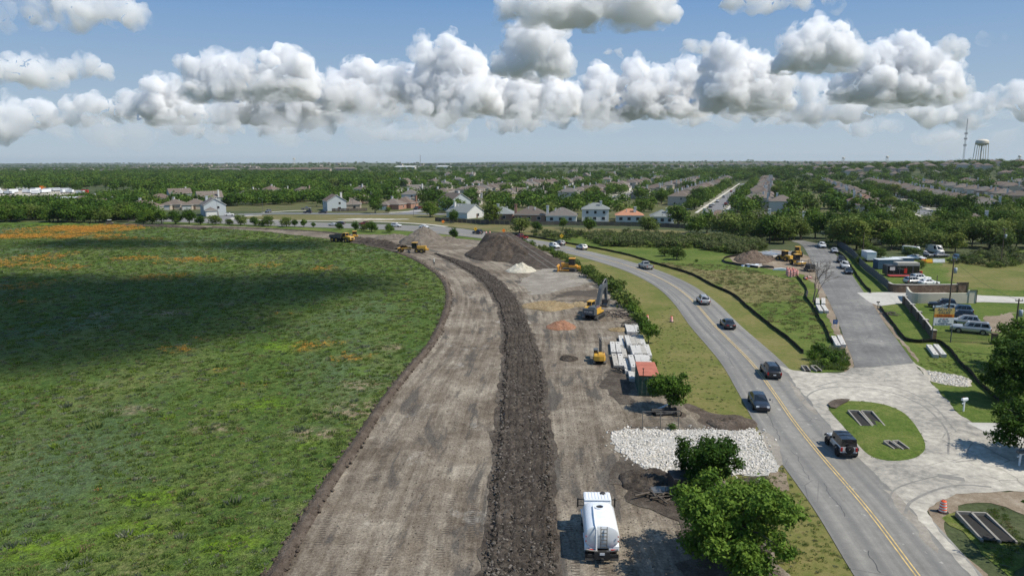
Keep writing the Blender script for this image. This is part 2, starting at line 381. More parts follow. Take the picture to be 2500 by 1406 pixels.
def meadow_mat():
    m, t, b = _nt('meadow'); sets(b, .95, 0, .1); v = coords(t)
    va = coords(t, 'pos', (1., .42, 1.))
    a = tex(t, .09, 5, .62, va, dist=.5); q = tex(t, .9, 6, .68, v); f = tex(t, 3.6, 5, .78, v); s = tex(t, 11., 3, .7, v)
    k = mth(t, 'ADD', mth(t, 'MULTIPLY', a, .5), mth(t, 'MULTIPLY', q, .5))
    c = ramp(t, k, [(.30, (.032, .066, .017)), (.42, (.058, .104, .021)), (.51, (.094, .138, .031)), (.60, (.135, .158, .048)), (.72, (.21, .185, .095))])
    gq = tex(t, .055, 4, .6, coords(t, 'pos', (1, .5, 1)))
    c = mixc(t, mth(t, 'MULTIPLY', rampv(t, gq, .50, .64), .8), c, (.088, .130, .060))
    nb = tex(t, .7, 8, .78, v)
    c = mixc(t, mth(t, 'MULTIPLY', attr(t, 'bright'), rampv(t, nb, .40, .56)), c, (.135, .225, .012))
    c = mixc(t, mth(t, 'MULTIPLY', attr(t, 'dry'), rampv(t, nb, .44, .56)), c, (.25, .20, .13))
    fl = mth(t, 'MULTIPLY', attr(t, 'flower'), rampv(t, tex(t, 1.3, 8, .8, v), .42, .58))
    c = mixc(t, mth(t, 'MULTIPLY', fl, .6), c, (.36, .19, .045))
    g = ramp(t, f, [(.30, (.55,) * 3), (.48, (.95,) * 3), (.70, (1.45,) * 3)]); c = mixc(t, 1., c, g, 'MULTIPLY')
    g = ramp(t, tex(t, 1.5, 5, .8, coords(t, 'pos', (1., .7, 1.))), [(.36, (.66,) * 3), (.50, (.98,) * 3), (.64, (1.36,) * 3)]); c = mixc(t, 1., c, g, 'MULTIPLY')
    g = ramp(t, s, [(.32, (.6,) * 3), (.68, (1.4,) * 3)]); c = mixc(t, 1., c, g, 'MULTIPLY')
    w = rampv(t, tex(t, 7., 2, .5, coords(t, 'pos', (1, 1, 1))), .70, .76)
    c = mixc(t, mth(t, 'MULTIPLY', w, .5), c, (.42, .44, .34))
    t.links.new(c, b.inputs['Base Color']); bump(t, b, mth(t, 'ADD', f, mth(t, 'MULTIPLY', q, 2.)), .9, .16)
    return m
FZ = .008 + .12 * np.clip(fbm(p2(fxr, fyr, .12), 3, 77) - .45, 0, 1)
me = rawmesh('meadow', np.stack([fxr, fyr, FZ], 1), ff, meadow_mat(), attrs={'flower': A_FL, 'dry': A_DR, 'bright': A_BR}); fix_up(me)
obj('meadow', me, kind='structure')

# ---- dirt haul road and pad
PADR_PX = [(1960, 1500), (1915, 1406), (1860, 1300), (1795, 1195), (1712, 1095), (1705, 1030), (1660, 985), (1610, 940), (1580, 870), (1562, 815), (1545, 770), (1505, 728), (1448, 684), (1395, 650), (1340, 618),
           (1285, 600), (1210, 590), (1130, 583), (1040, 577), (940, 573), (860, 571), (760, 563), (640, 555.5), (520, 551), (400, 548.5), (310, 546.3)]
PADR = pxs(PADR_PX, .5); PADR = PADR + normals(PADR) * ((fbm(p2(PADR[:, 0], PADR[:, 1], .5), 4, 61, .7) - .5) * 2.6)[:, None]
def dirt_mat():
    m, t, b = _nt('graded_dirt'); sets(b, .95, 0, .12); v = coords(t); uv = coords(t, 'uv')
    us = coords(t, 'uv', (1.1, .035, 1)); u2 = coords(t, 'uv', (2.6, .10, 1))
    st = tex(t, 1., 5, .6, us, dist=.25); s2 = tex(t, 1., 4, .6, u2, dist=.3)
    pa = tex(t, .11, 5, .62, v); me_ = tex(t, .8, 6, .68, v); fi = tex(t, 4.5, 5, .8, v)
    k = mth(t, 'ADD', mth(t, 'MULTIPLY', st, .26), mth(t, 'ADD', mth(t, 'MULTIPLY', s2, .10), mth(t, 'ADD', mth(t, 'MULTIPLY', pa, .38), mth(t, 'MULTIPLY', me_, .26))))
    c = ramp(t, k, [(.40, (.088, .070, .051)), (.46, (.155, .127, .095)), (.515, (.214, .181, .139)), (.57, (.282, .243, .188)), (.63, (.375, .330, .258))])
    # brown clay showing through and pale lime dust
    c = mixc(t, mth(t, 'MULTIPLY', rampv(t, tex(t, .21, 4, .6, v), .52, .68), .55), c, (.165, .130, .095))
    c = mixc(t, mth(t, 'MULTIPLY', rampv(t, tex(t, .16, 6, .7, coords(t, 'pos', (1, .8, 1))), .60, .72), .8), c, (.40, .375, .33))
    dk = tex(t, 1., 5, .65, coords(t, 'uv', (.42, .075, 1)), dist=.6)
    c = mixc(t, mth(t, 'MULTIPLY', rampv(t, dk, .53, .62), .8), c, (.078, .070, .062))
    g = ramp(t, fi, [(.30, (.5,) * 3), (.70, (1.5,) * 3)]); c = mixc(t, 1., c, g, 'MULTIPLY')
    # cleat prints across the wheel tracks
    sx = t.nodes.new('ShaderNodeSeparateXYZ'); t.links.new(uv, sx.inputs[0])
    wob = mth(t, 'MULTIPLY', tex(t, .5, 2, .5, v), 3.)
    tr = mth(t, 'SINE', mth(t, 'ADD', mth(t, 'MULTIPLY', sx.outputs[1], 2 * PI / .34), wob))
    band = mth(t, 'SINE', mth(t, 'ADD', mth(t, 'MULTIPLY', sx.outputs[0], 2 * PI / 1.9), wob))
    msk = mth(t, 'MULTIPLY', rampv(t, band, .35, .8), rampv(t, tex(t, .13, 3, .6, v), .46, .56))
    cle = mth(t, 'MULTIPLY', mth(t, 'MULTIPLY', tr, msk), .5)
    c = mixc(t, mth(t, 'MULTIPLY', rampv(t, cle, .08, .4), .75), c, (.06, .05, .042))
    t.links.new(c, b.inputs['Base Color'])
    h = mth(t, 'ADD', mth(t, 'ADD', fi, mth(t, 'MULTIPLY', me_, 1.5)), mth(t, 'ADD', mth(t, 'MULTIPLY', st, 1.5), cle))
    bump(t, b, h, .8, .10); return m
M_DIRT = dirt_mat()
# mid line through the tilled strip keeps the streaks along the direction of travel
strip('dirt_road', EDGE, PADR, 90, 520, M_DIRT, lambda x, y, U, V, t: .03 + .05 * (fbm(p2(x, y, .5), 3, 5).reshape(x.shape) - .5) * np.clip(np.minimum(U, 4) / 4, 0, 1) * np.clip((1 - t) * 20, 0, 1), kind='structure')

# ---- rough, cloddy ridges
def clod_mat(name, stops, fine=.5):
    return ground(name, stops, .6, 3., 14., 1., .12, fine)
M_CLOD = clod_mat('tilled_soil', [(.32, (.030, .024, .019)), (.47, (.062, .050, .040)), (.56, (.098, .080, .064)), (.70, (.17, .145, .12))])
M_BERM = clod_mat('loose_brown_soil', [(.32, (.060, .045, .034)), (.5, (.115, .090, .070)), (.66, (.19, .155, .125))])
def cellnoise(x, y, s, seed):
    """distance to the nearest jittered cell centre, 0 at a centre"""
    gx_, gy_ = x * s, y * s; ix, iy = np.floor(gx_).astype(np.int64), np.floor(gy_).astype(np.int64); d = np.full(x.shape, 9.)
    for a in (-1, 0, 1):
        for b_ in (-1, 0, 1):
            cx_ = ix + a + _hash(ix + a, iy + b_, 0 * ix, seed); cy_ = iy + b_ + _hash(ix + a, iy + b_, 0 * ix + 1, seed)
            d = np.minimum(d, np.hypot(gx_ - cx_, gy_ - cy_))
    return d
def clodz(x, y, hgt, seed=0, s=2.6):
    c = np.clip(1 - cellnoise(x, y, s, seed) * 1.25, 0, 1) ** .6 * .6 + np.clip(1 - cellnoise(x, y, s * 2.3, seed + 3) * 1.25, 0, 1) ** .7 * .4
    n = fbm(p2(x, y, 1.1), 3, seed).reshape(x.shape)
    return hgt * c * (.55 + .9 * n)
TIL_L = pxs([(1180, 1500), (1190, 1406), (1205, 1250), (1215, 1100), (1228, 950), (1234, 850), (1230, 790), (1214, 740), (1190, 702), (1160, 674), (1110, 643), (1062, 620)], 1.)
TIL_R = pxs([(1342, 1500), (1341, 1406), (1340, 1200), (1330, 1000), (1315, 900), (1300, 840), (1280, 780), (1256, 732), (1232, 702), (1205, 677), (1158, 650), (1066, 619)], 1.)
nL, nR = normals(TIL_L), normals(TIL_R)
TIL_L = TIL_L + nL * ((fbm(p2(TIL_L[:, 0], TIL_L[:, 1], .3), 4, 81, .7) - .5) * 1.3)[:, None]; TIL_R = TIL_R + nR * ((fbm(p2(TIL_R[:, 0], TIL_R[:, 1], .3), 4, 83, .7) - .5) * 1.3)[:, None]
def tillz(x, y, U, V, t):
    w = U[:, -1:]; rows = np.abs(np.sin(PI * 6 * t + .35 * (fbm(p2(U, V * .25, .8), 2, 8).reshape(x.shape) - .5)))
    e = np.clip(np.minimum(t, 1 - t) * 14, 0, 1)
    rag = np.clip((fbm(p2(x, y, 1.3), 2, 21).reshape(x.shape) - .35) * 6, 0, 1)
    e = e * np.where(np.minimum(t, 1 - t) < .09, rag, 1.)
    return .02 + e * (.04 + .20 * rows ** .5 + clodz(x, y, .42, 11, 2.2)) * (.30 + .62 * fbm(p2(U * .4, V, .16), 3, 86).reshape(x.shape))
strip('tilled_soil_strip', TIL_L, TIL_R, 64, 1500, M_CLOD, tillz, label='dark tilled band of clods running along the dirt road', kind='stuff')
def ridge(name, c, w, h, mat, n, nu=16, seed=0, off=0., **tg):
    nn = normals(c); L = c - nn * (w / 2 - off); Rr = c + nn * (w / 2 + off)
    def z(x, y, U, V, t):
        p = np.clip(1 - np.abs(t - .5) * 2, 0, 1) ** .8 * (.35 + 1.3 * fbm(p2(V * 0 + .3, V, .35), 3, seed).reshape(x.shape))
        return .02 + p * h * .7 + p ** .5 * clodz(x, y, h * .8, seed, 2.2)
    return strip(name, L, Rr, nu, n, mat, z, **tg)
ridge('soil_berm', EDGE[:int(len(EDGE) * .60)], 1.3, .30, M_BERM, 700, 14, 4, .15, label='low brown soil berm between the meadow and the dirt road', kind='stuff')
# windrow of spread fill in front of the grader, and rows far down the road
for k, (pts, w, h) in enumerate([([(858, 585), (900, 592), (940, 600), (985, 609)], 7., 1.0), ([(905, 594), (945, 601), (975, 608)], 5., 1.3), ([(300, 550.5), (420, 554), (500, 559.5)], 5., .5), ([(520, 555.5), (640, 559), (760, 565), (850, 573)], 3., .3)]):
    ridge('soil_windrow', pxs(pts, .8), w, h, M_CLOD, 160, 18, 60 + k, kind='structure')

# ---- roads
ROAD_L_PX = [(2150, 1500), (2085, 1406), (1985, 1240), (1893, 1110), (1838, 1025), (1800, 955), (1755, 880), (1683, 794), (1644, 740), (1602, 701), (1546, 670), (1484, 647), (1400, 623), (1330, 606.5), (1285, 597), (1200, 585.5),
             (1120, 576), (1060, 570), (1000, 564.5), (940, 561), (860, 558), (760, 555), (690, 552.5), (600, 548.5), (500, 545), (400, 541.5), (300, 539)]
RL = pxs(ROAD_L_PX, 2.)
RLn = normals(RL)
wid = np.interp(RL[:, 1], [0, 225, 262, 285, 330], [8.7, 8.7, 13, 21, 22])
RR = RL + RLn * wid[:, None]
RC = RL + RLn * np.minimum(wid / 2, 4.3)[:, None]
def road_mat(name, stops, dark=.16, uvmode=True, wpk=.5, stk=.45):
    m, t, b = _nt(name); sets(b, .85, 0, .25); v = coords(t); uv = coords(t, 'uv')
    us = coords(t, 'uv', (1.3, .02, 1)); st = tex(t, 1., 4, .55, us, dist=.2); pa = tex(t, .09, 5, .6, v); fi = tex(t, 14., 4, .8, v); md = tex(t, 1.1, 6, .7, v)
    k = mth(t, 'ADD', mth(t, 'MULTIPLY', st, stk if uvmode else 0.), mth(t, 'ADD', mth(t, 'MULTIPLY', pa, (.7 - stk) if uvmode else .5), mth(t, 'MULTIPLY', md, .3 if uvmode else .5)))
    c = ramp(t, k, stops)
    if uvmode:
        sx = t.nodes.new('ShaderNodeSeparateXYZ'); t.links.new(uv, sx.inputs[0])
        wp = mth(t, 'COSINE', mth(t, 'MULTIPLY', mth(t, 'SUBTRACT', sx.outputs[0], .35), 2 * PI / 1.95))
        c = mixc(t, mth(t, 'MULTIPLY', rampv(t, mth(t, 'ADD', wp, mth(t, 'MULTIPLY', st, 1.2)), .6, 1.7), wpk), c, tuple(x * dark / .16 for x in (.105, .105, .105)))
    g = ramp(t, fi, [(.3, (.86,) * 3), (.7, (1.14,) * 3)]); c = mixc(t, 1., c, g, 'MULTIPLY')
    # hairline cracks
    vo = t.nodes.new('ShaderNodeTexVoronoi'); vo.feature = 'DISTANCE_TO_EDGE'; vo.inputs['Scale'].default_value = .22
    t.links.new(coords(t, 'pos'), vo.inputs['Vector'])
    ck = mth(t, 'MULTIPLY', rampv(t, vo.outputs['Distance'], .012, .0), rampv(t, tex(t, .07, 3, .5, v), .52, .6))
    c = mixc(t, mth(t, 'MULTIPLY', ck, .6), c, (.05, .05, .05))
    fk = mth(t, 'MULTIPLY', rampv(t, tex(t, 1.3, 3, .6, v), .66, .72), .55); c = mixc(t, fk, c, (.46, .44, .39))
    t.links.new(c, b.inputs['Base Color']); bump(t, b, fi, .25, .02); return m
M_ROAD = road_mat('worn_asphalt', [(.36, (.152, .147, .134)), (.5, (.215, .206, .186)), (.64, (.300, .285, .252))])
strip('main_road', RL, RR, 10, 400, M_ROAD, .06, kind='structure')
M_SIDE = road_mat('patched_asphalt', [(.38, (.108, .104, .097)), (.5, (.168, .163, .151)), (.62, (.275, .262, .235))], .12, True, .14, .12)
SL = pxs([(2082, 912), (2084, 885), (2062, 830), (2046, 785), (2021, 730), (2001, 690), (1985, 650), (1974, 625), (1957, 599), (1930, 588)], 1.)
SR = pxs([(2250, 912), (2230, 885), (2190, 830), (2160, 790), (2135, 750), (2110, 715), (2086, 680), (2068, 652), (2050, 632), (2030, 613), (2004, 598), (1960, 587)], 1.)
strip('side_road', SL, SR, 8, 160, M_SIDE, .058, kind='structure')
M_APRON = road_mat('dusty_chip_seal', [(.38, (.20, .187, .163)), (.46, (.31, .288, .245)), (.53, (.40, .37, .31)), (.62, (.55, .51, .43))], uvmode=False)
apron = G((1905, 893), (1940, 904), (1990, 911), (2040, 912), (2066, 908), (2076, 899), (2160, 894), (2233, 886), (2262, 920), (2298, 962), (2345, 1016), (2385, 1042)) + [P(2560, 1100), P(2560, 1205)] + G((2440, 1198), (2330, 1207), (2282, 1224), (2262, 1248), (2290, 1290), (2360, 1370), (2400, 1420)) + [Vector((*q, 0)) for q in (RR - RLn * .9)[(RR[:, 1] > 42) & (RR[:, 1] < 96)]]
sheet('junction_apron', apron, .0632, M_APRON, .3, 3, smooth=False, kind='structure')
# painted centre line
M_YEL = flat('yellow_road_paint', (.56, .40, .15), .7, var=.35, vs=1.5, mode='pos')
k240 = int(np.argmax(RC[:, 1] > 300)) or len(RC); RCs = resamp(RC[:k240], 300); rn = normals(RCs)
for s in (-1, 1):
    strip('centre_line', RCs + rn * (s * .14 - .05), RCs + rn * (s * .14 + .05), 2, 300, M_YEL, .066, kind='structure')
# concrete drive across the right-hand lots
M_CONC = ground('pale_concrete', [(.35, (.36, .34, .30)), (.5, (.45, .43, .385)), (.65, (.53, .51, .46))], .2, 1.5, 12., .15, .02, .12)
sheet('driveway', G((2092, 715), (2190, 713.5), (2280, 713), (2400, 722), (2560, 728), (2560, 743), (2400, 738), (2300, 740), (2200, 741), (2146, 748), (2122, 738)), .064, M_CONC, smooth=False, kind='structure')
sheet('driveway', G((2360, 1032), (2420, 1033), (2560, 1040), (2560, 1095), (2480, 1085), (2420, 1063)), .0655, M_CONC, smooth=False, kind='structure')

# ---- grass beside the roads
M_VERGE = ground('mown_verge', [(.30, (.070, .098, .018)), (.45, (.125, .138, .034)), (.56, (.175, .160, .055)), (.70, (.25, .205, .095))], .10, 1.2, 10., .5, .05, .35)
M_LUSH = ground('lush_grass', [(.32, (.042, .080, .013)), (.45, (.080, .124, .020)), (.56, (.125, .155, .034)), (.68, (.20, .185, .070))], .09, 1.0, 5., .8, .12, .5)
M_STRAW = ground('dry_tall_grass', [(.30, (.075, .095, .025)), (.46, (.135, .130, .045)), (.58, (.20, .17, .075)), (.72, (.26, .21, .11))], .12, 1.3, 8., .7, .10, .4)
ML = pxs([(1650, 1500), (1660, 1406), (1690, 1300), (1690, 1180), (1680, 1095), (1680, 1030)] + PADR_PX[6:18], 1.)
kL = int(np.argmax(RL[:, 1] > 262))
strip('mown_verge', ML, RL[:kL] + RLn[:kL] * .4, 24, 260, M_VERGE, .016, kind='structure')
SILT = [[(1222, 573), (1290, 579), (1400, 598), (1467, 610), (1540, 626), (1596, 644), (1652, 660), (1694, 674), (1736, 697), (1790, 722), (1822, 750), (1860, 781), (1888, 803), (1921, 828), (1961, 864)],
        [(1946, 676), (1969, 709), (1967, 727), (1981, 747), (2000, 780), (2014, 803), (2028, 838)],
        [(2041, 612), (2062, 632), (2081, 657), (2101, 688), (2126, 716)],
        [(2148, 753), (2163, 772), (2178, 791), (2195, 814), (2212, 832), (2240, 838), (2288, 838), (2317, 856), (2340, 886), (2371, 917), (2398, 946), (2450, 992), (2490, 1030)],
        [(1850, 655), (1800, 648), (1768, 641), (1771, 631), (1803, 625)]]
f0 = pxs(SILT[0], 1.); kr = int(np.argmax(RR[:, 1] > 262)); k0 = int(np.argmax(RR[:, 1] > 88))
strip('mown_verge', (RR[k0:kr] - RLn[k0:kr] * .4)[::-1], f0, 16, 200, M_VERGE, .018, kind='structure')
sheet('grass_lot', G((1300, 583), (1400, 600), (1540, 628), (1652, 662), (1736, 699), (1822, 752), (1888, 806), (1961, 866), (1930, 900), (1990, 911), (2060, 905), (2078, 880), (2058, 830), (2042, 785), (2016, 730), (1996, 690), (1975, 650), (1900, 640), (1800, 615), (1650, 590), (1500, 582), (1380, 575)), .012, M_LUSH, smooth=False, kind='structure')
sheet('dry_grass', G((1600, 640), (1700, 655), (1800, 660), (1920, 680), (1955, 700), (1960, 722), (1900, 735), (1830, 742), (1790, 718), (1730, 690), (1660, 660)), .020, M_STRAW, 3., 5, kind='structure')
sheet('grass_lot', G((2060, 630), (2200, 640), (2600, 600), (2700, 700), (2700, 1100), (2500, 1050), (2385, 1042), (2345, 1016), (2298, 962), (2233, 886), (2160, 790), (2110, 715), (2075, 665)), .012, M_LUSH, smooth=False, kind='structure')
sheet('dry_grass', G((2300, 640), (2400, 632), (2560, 640), (2560, 700), (2420, 706), (2330, 690)), .022, M_VERGE, 2., 6, kind='structure')
M_BARE = ground('bare_earth', [(.32, (.15, .115, .08)), (.5, (.24, .19, .135)), (.66, (.34, .29, .22))], .2, 1.4, 10., .5, .05, .3)
M_CHALK = ground('chalky_gravel', [(.32, (.28, .25, .20)), (.5, (.42, .38, .31)), (.66, (.58, .54, .47))], .2, 1.8, 10., .6, .05, .35)
M_PALE = ground('pale_dirt', [(.34, (.17, .15, .12)), (.5, (.25, .225, .185)), (.64, (.36, .33, .28))], .25, 1.2, 9., .6, .06, .35)
def patch(pts, m, z, rag=.6, seed=0, name='bare_ground'): return sheet(name, G(*pts), z, m, rag, seed, kind='structure')
patch([(2225, 880), (2262, 905), (2330, 915), (2370, 925), (2365, 945), (2310, 940), (2275, 930), (2252, 912)], M_CHALK, .034, .5, 1)
patch([(1985, 660), (2000, 690), (2020, 730), (2045, 785), (2062, 830), (2082, 880), (2078, 905), (2062, 905), (2056, 870), (2040, 820), (2020, 770), (2000, 725), (1988, 690)], M_BARE, .036, .5, 2)
patch([(2110, 715), (2160, 790), (2195, 830), (2240, 885), (2230, 862), (2190, 812), (2160, 770), (2125, 722)], M_BARE, .035, .3, 3)
patch([(2262, 1240), (2330, 1205), (2450, 1200), (2520, 1200), (2520, 1260), (2440, 1232), (2360, 1228), (2310, 1262), (2330, 1330), (2420, 1406), (2380, 1420), (2300, 1310)], M_BARE, .040, .35, 4)
patch([(1780, 625), (1840, 618), (1900, 610), (1975, 625), (1992, 655), (1988, 690), (1960, 672), (1920, 660), (1860, 655), (1800, 645)], M_BARE, .030, .8, 5)
patch([(2380, 810), (2420, 770), (2470, 765), (2480, 800), (2420, 815)], M_BARE, .028, 2.4, 6)
patch([(2470, 1410), (2410, 1360), (2350, 1300), (2300, 1268), (2330, 1250), (2400, 1270), (2500, 1340)], M_LUSH, .044, .3, 7, 'grass_lot')
patch([(1690, 1060), (1660, 1010), (1680, 985), (1740, 1010), (1800, 1010), (1830, 1030), (1835, 1050), (1770, 1060)], M_BERM, .028, .5, 8)
patch([(1890, 905), (1930, 880), (1960, 870), (1990, 890), (1960, 905), (1930, 903)], M_VERGE, .052, .2, 9, 'mown_verge')
patch([(1270, 690), (1330, 655), (1420, 668), (1440, 690), (1380, 705), (1300, 720)], M_PALE, .062, 1.5, 10)
patch([(1290, 745), (1430, 700), (1460, 720), (1450, 740), (1350, 735)], M_DIRT, .058, 1.5, 11)
# grass strip and back boundary behind the dirt pad
strip('mown_verge', pxs([(1290, 601), (1210, 590.5), (1130, 583.5), (1040, 577.5), (940, 573.5), (860, 571.5), (760, 563.5), (640, 556), (520, 551.5), (400, 549)], 2.), pxs([(1288, 598), (1200, 586.5), (1120, 577), (1060, 571), (1000, 565.5), (940, 562), (860, 559), (760, 556), (600, 549.5), (400, 542.5)], 2.), 8, 160, M_LUSH, .036, kind='structure')
# grass island in the loop, gently mounded
ISL = spline(G((2020, 985), (2060, 978), (2150, 985), (2210, 1010), (2250, 1060), (2261, 1095), (2238, 1119), (2180, 1128), (2130, 1118), (2098, 1092), (2060, 1045), (2025, 1005), (2020, 985)), .5)
ic = ISL.mean(0); tt = np.linspace(0, 1, 14); iv = ic[None, None] + (ISL[:, None] - ic) * tt[None, :, None]
iz = .05 + .16 * (1 - tt[None] ** 3) + .04 * fbm(p2(iv[..., 0], iv[..., 1], .8), 3, 2).reshape(iv.shape[:2]) * (tt[None] < .97)
me = rawmesh('island', np.concatenate([iv, iz[..., None]], 2).reshape(-1, 3), gridfaces(len(ISL), 14), M_LUSH); fix_up(me); obj('grass_island', me, kind='structure')
patch([(2020, 990), (2030, 982), (2055, 977), (2075, 978), (2060, 990), (2035, 1002)], M_BERM, .240, .2, 12)

# tyre scuffs round the loop
M_SCUFF = flat('tyre_scuff', (.205, .194, .172), .9, var=.25, vs=.8, mode='pos')
for k, (pts, w) in enumerate([([(1955, 985), (1990, 955), (2060, 945), (2160, 955), (2250, 990), (2310, 1050), (2315, 1110)], .16), ([(1990, 945), (2060, 932), (2180, 945), (2270, 985), (2335, 1055)], .14), ([(2175, 1240), (2172, 1215), (2195, 1190), (2280, 1165), (2340, 1160)], .13), ([(2210, 1255), (2225, 1225), (2290, 1195), (2350, 1185), (2420, 1190)], .2), ([(2060, 1225), (2050, 1200), (2070, 1185), (2110, 1180)], .12), ([(1905, 960), (1935, 950), (1960, 952)], .12), ([(2290, 1162), (2330, 1168), (2355, 1172)], .7)]):
    c = pxs(pts, .5); n = normals(c); w = w * .62; strip('tyre_scuff', c - n * w, c + n * w, 2, len(c), M_SCUFF, .0665 + .001 * k, kind='structure')

M_CHURN = ground('churned_soil', [(.34, (.045, .036, .029)), (.48, (.085, .068, .054)), (.60, (.14, .118, .095)), (.72, (.20, .175, .145))], .35, 1.6, 8., 1., .14, .45)
patch([(1515, 1110), (1560, 1140), (1620, 1160), (1690, 1165), (1800, 1200), (1850, 1300), (1890, 1406), (1700, 1406), (1640, 1290), (1560, 1240), (1500, 1180)], M_CHURN, .074, 1.2, 70)
patch([(1500, 880), (1540, 930), (1530, 990), (1480, 960), (1470, 910)], M_CHURN, .072, 1.2, 72)
patch([(1800, 1170), (1880, 1160), (1900, 1170), (1850, 1182)], M_CHURN, .034, .4, 74)
patch([(1860, 1160), (1905, 1150), (1925, 1190), (1905, 1200)], M_BARE, .038, .4, 75)

strip('spilled_soil', resamp(TIL_L, 400) - normals(resamp(TIL_L, 400)) * (.2 + .9 * fbm(p2(np.arange(400), np.arange(400) * 0, .3), 4, 5, .7))[:, None], resamp(TIL_R, 400) + normals(resamp(TIL_R, 400)) * (.2 + .9 * fbm(p2(np.arange(400), np.arange(400) * 0 + 7, .3), 4, 6, .7))[:, None], 6, 400, M_CHURN, .066, kind='structure')
# cracks sealed with tar and dirt carried onto the road
M_TAR = flat('tar_seal', (.07, .07, .068), .8, var=.2, mode='pos'); M_DUST = ground('tracked_dirt', [(.34, (.20, .18, .15)), (.5, (.27, .245, .205)), (.64, (.35, .32, .27))], .3, 1.5, 8., .3, .02, .2)
for pts, w in [([(1872, 1008), (1885, 1035), (1893, 1048), (1908, 1078)], .03), ([(2118, 1345), (2133, 1375), (2150, 1400)], .035), ([(2010, 1180), (2022, 1205), (2040, 1225), (2062, 1262)], .025), ([(1930, 1100), (1950, 1122), (1957, 1140), (1980, 1172)], .025), ([(1760, 850), (1775, 868), (1790, 895)], .03), ([(1690, 760), (1712, 785), (1740, 815)], .03), ([(1600, 690), (1640, 720), (1662, 745)], .03)]:
    c = pxs(pts, .3); n = normals(c); c = c + n * ((fbm(p2(c[:, 0], c[:, 1], 1.2), 3, 4) - .5) * .5)[:, None]; strip('tar_seal', c - n * w, c + n * w, 2, len(c), M_TAR, .0635, kind='structure')
for k, pts in enumerate([[(1850, 1050), (1880, 1062), (1915, 1120), (1900, 1142), (1885, 1130), (1865, 1085)], [(1925, 925), (1950, 955), (1990, 1000), (2000, 1015), (1975, 1000), (1940, 960)], [(2150, 1195), (2200, 1215), (2260, 1290), (2300, 1350), (2270, 1335), (2210, 1260)]]): patch(pts, M_DUST, .0626 + .0002 * k, .35, 90 + k, 'tracked_dirt')
# ================================================================== CLOUDS
def cloud_mat(name, dens, g=0., torn=None):
    """white vapour filling a closed heap of puffs; torn: (noise size in m, low, high) breaks it into wisps"""
    m, t, b = _nt(name); t.nodes.remove(b); o = t.nodes['Material Output']
    v = t.nodes.new('ShaderNodeVolumeScatter'); v.inputs['Color'].default_value = (.982, .990, 1, 1); v.inputs['Density'].default_value = dens; v.inputs['Anisotropy'].default_value = g
    if torn:
        n = tex(t, 1. / torn[0], 5, .62, coords(t, 'pos'), dist=.4)
        t.links.new(mth(t, 'MULTIPLY', rampv(t, n, torn[1], torn[2]), dens), v.inputs['Density'])
    t.links.new(v.outputs[0], o.inputs['Volume']); return m
_ico = None
def ico():
    global _ico
    if _ico is None:
        bm = bmesh.new(); bmesh.ops.create_icosphere(bm, subdivisions=2, radius=1.); bm.verts.ensure_lookup_table()
        _ico = (np.array([v.co[:] for v in bm.verts]), np.array([[v.index for v in f.verts] for f in bm.faces])); bm.free()
    return _ico
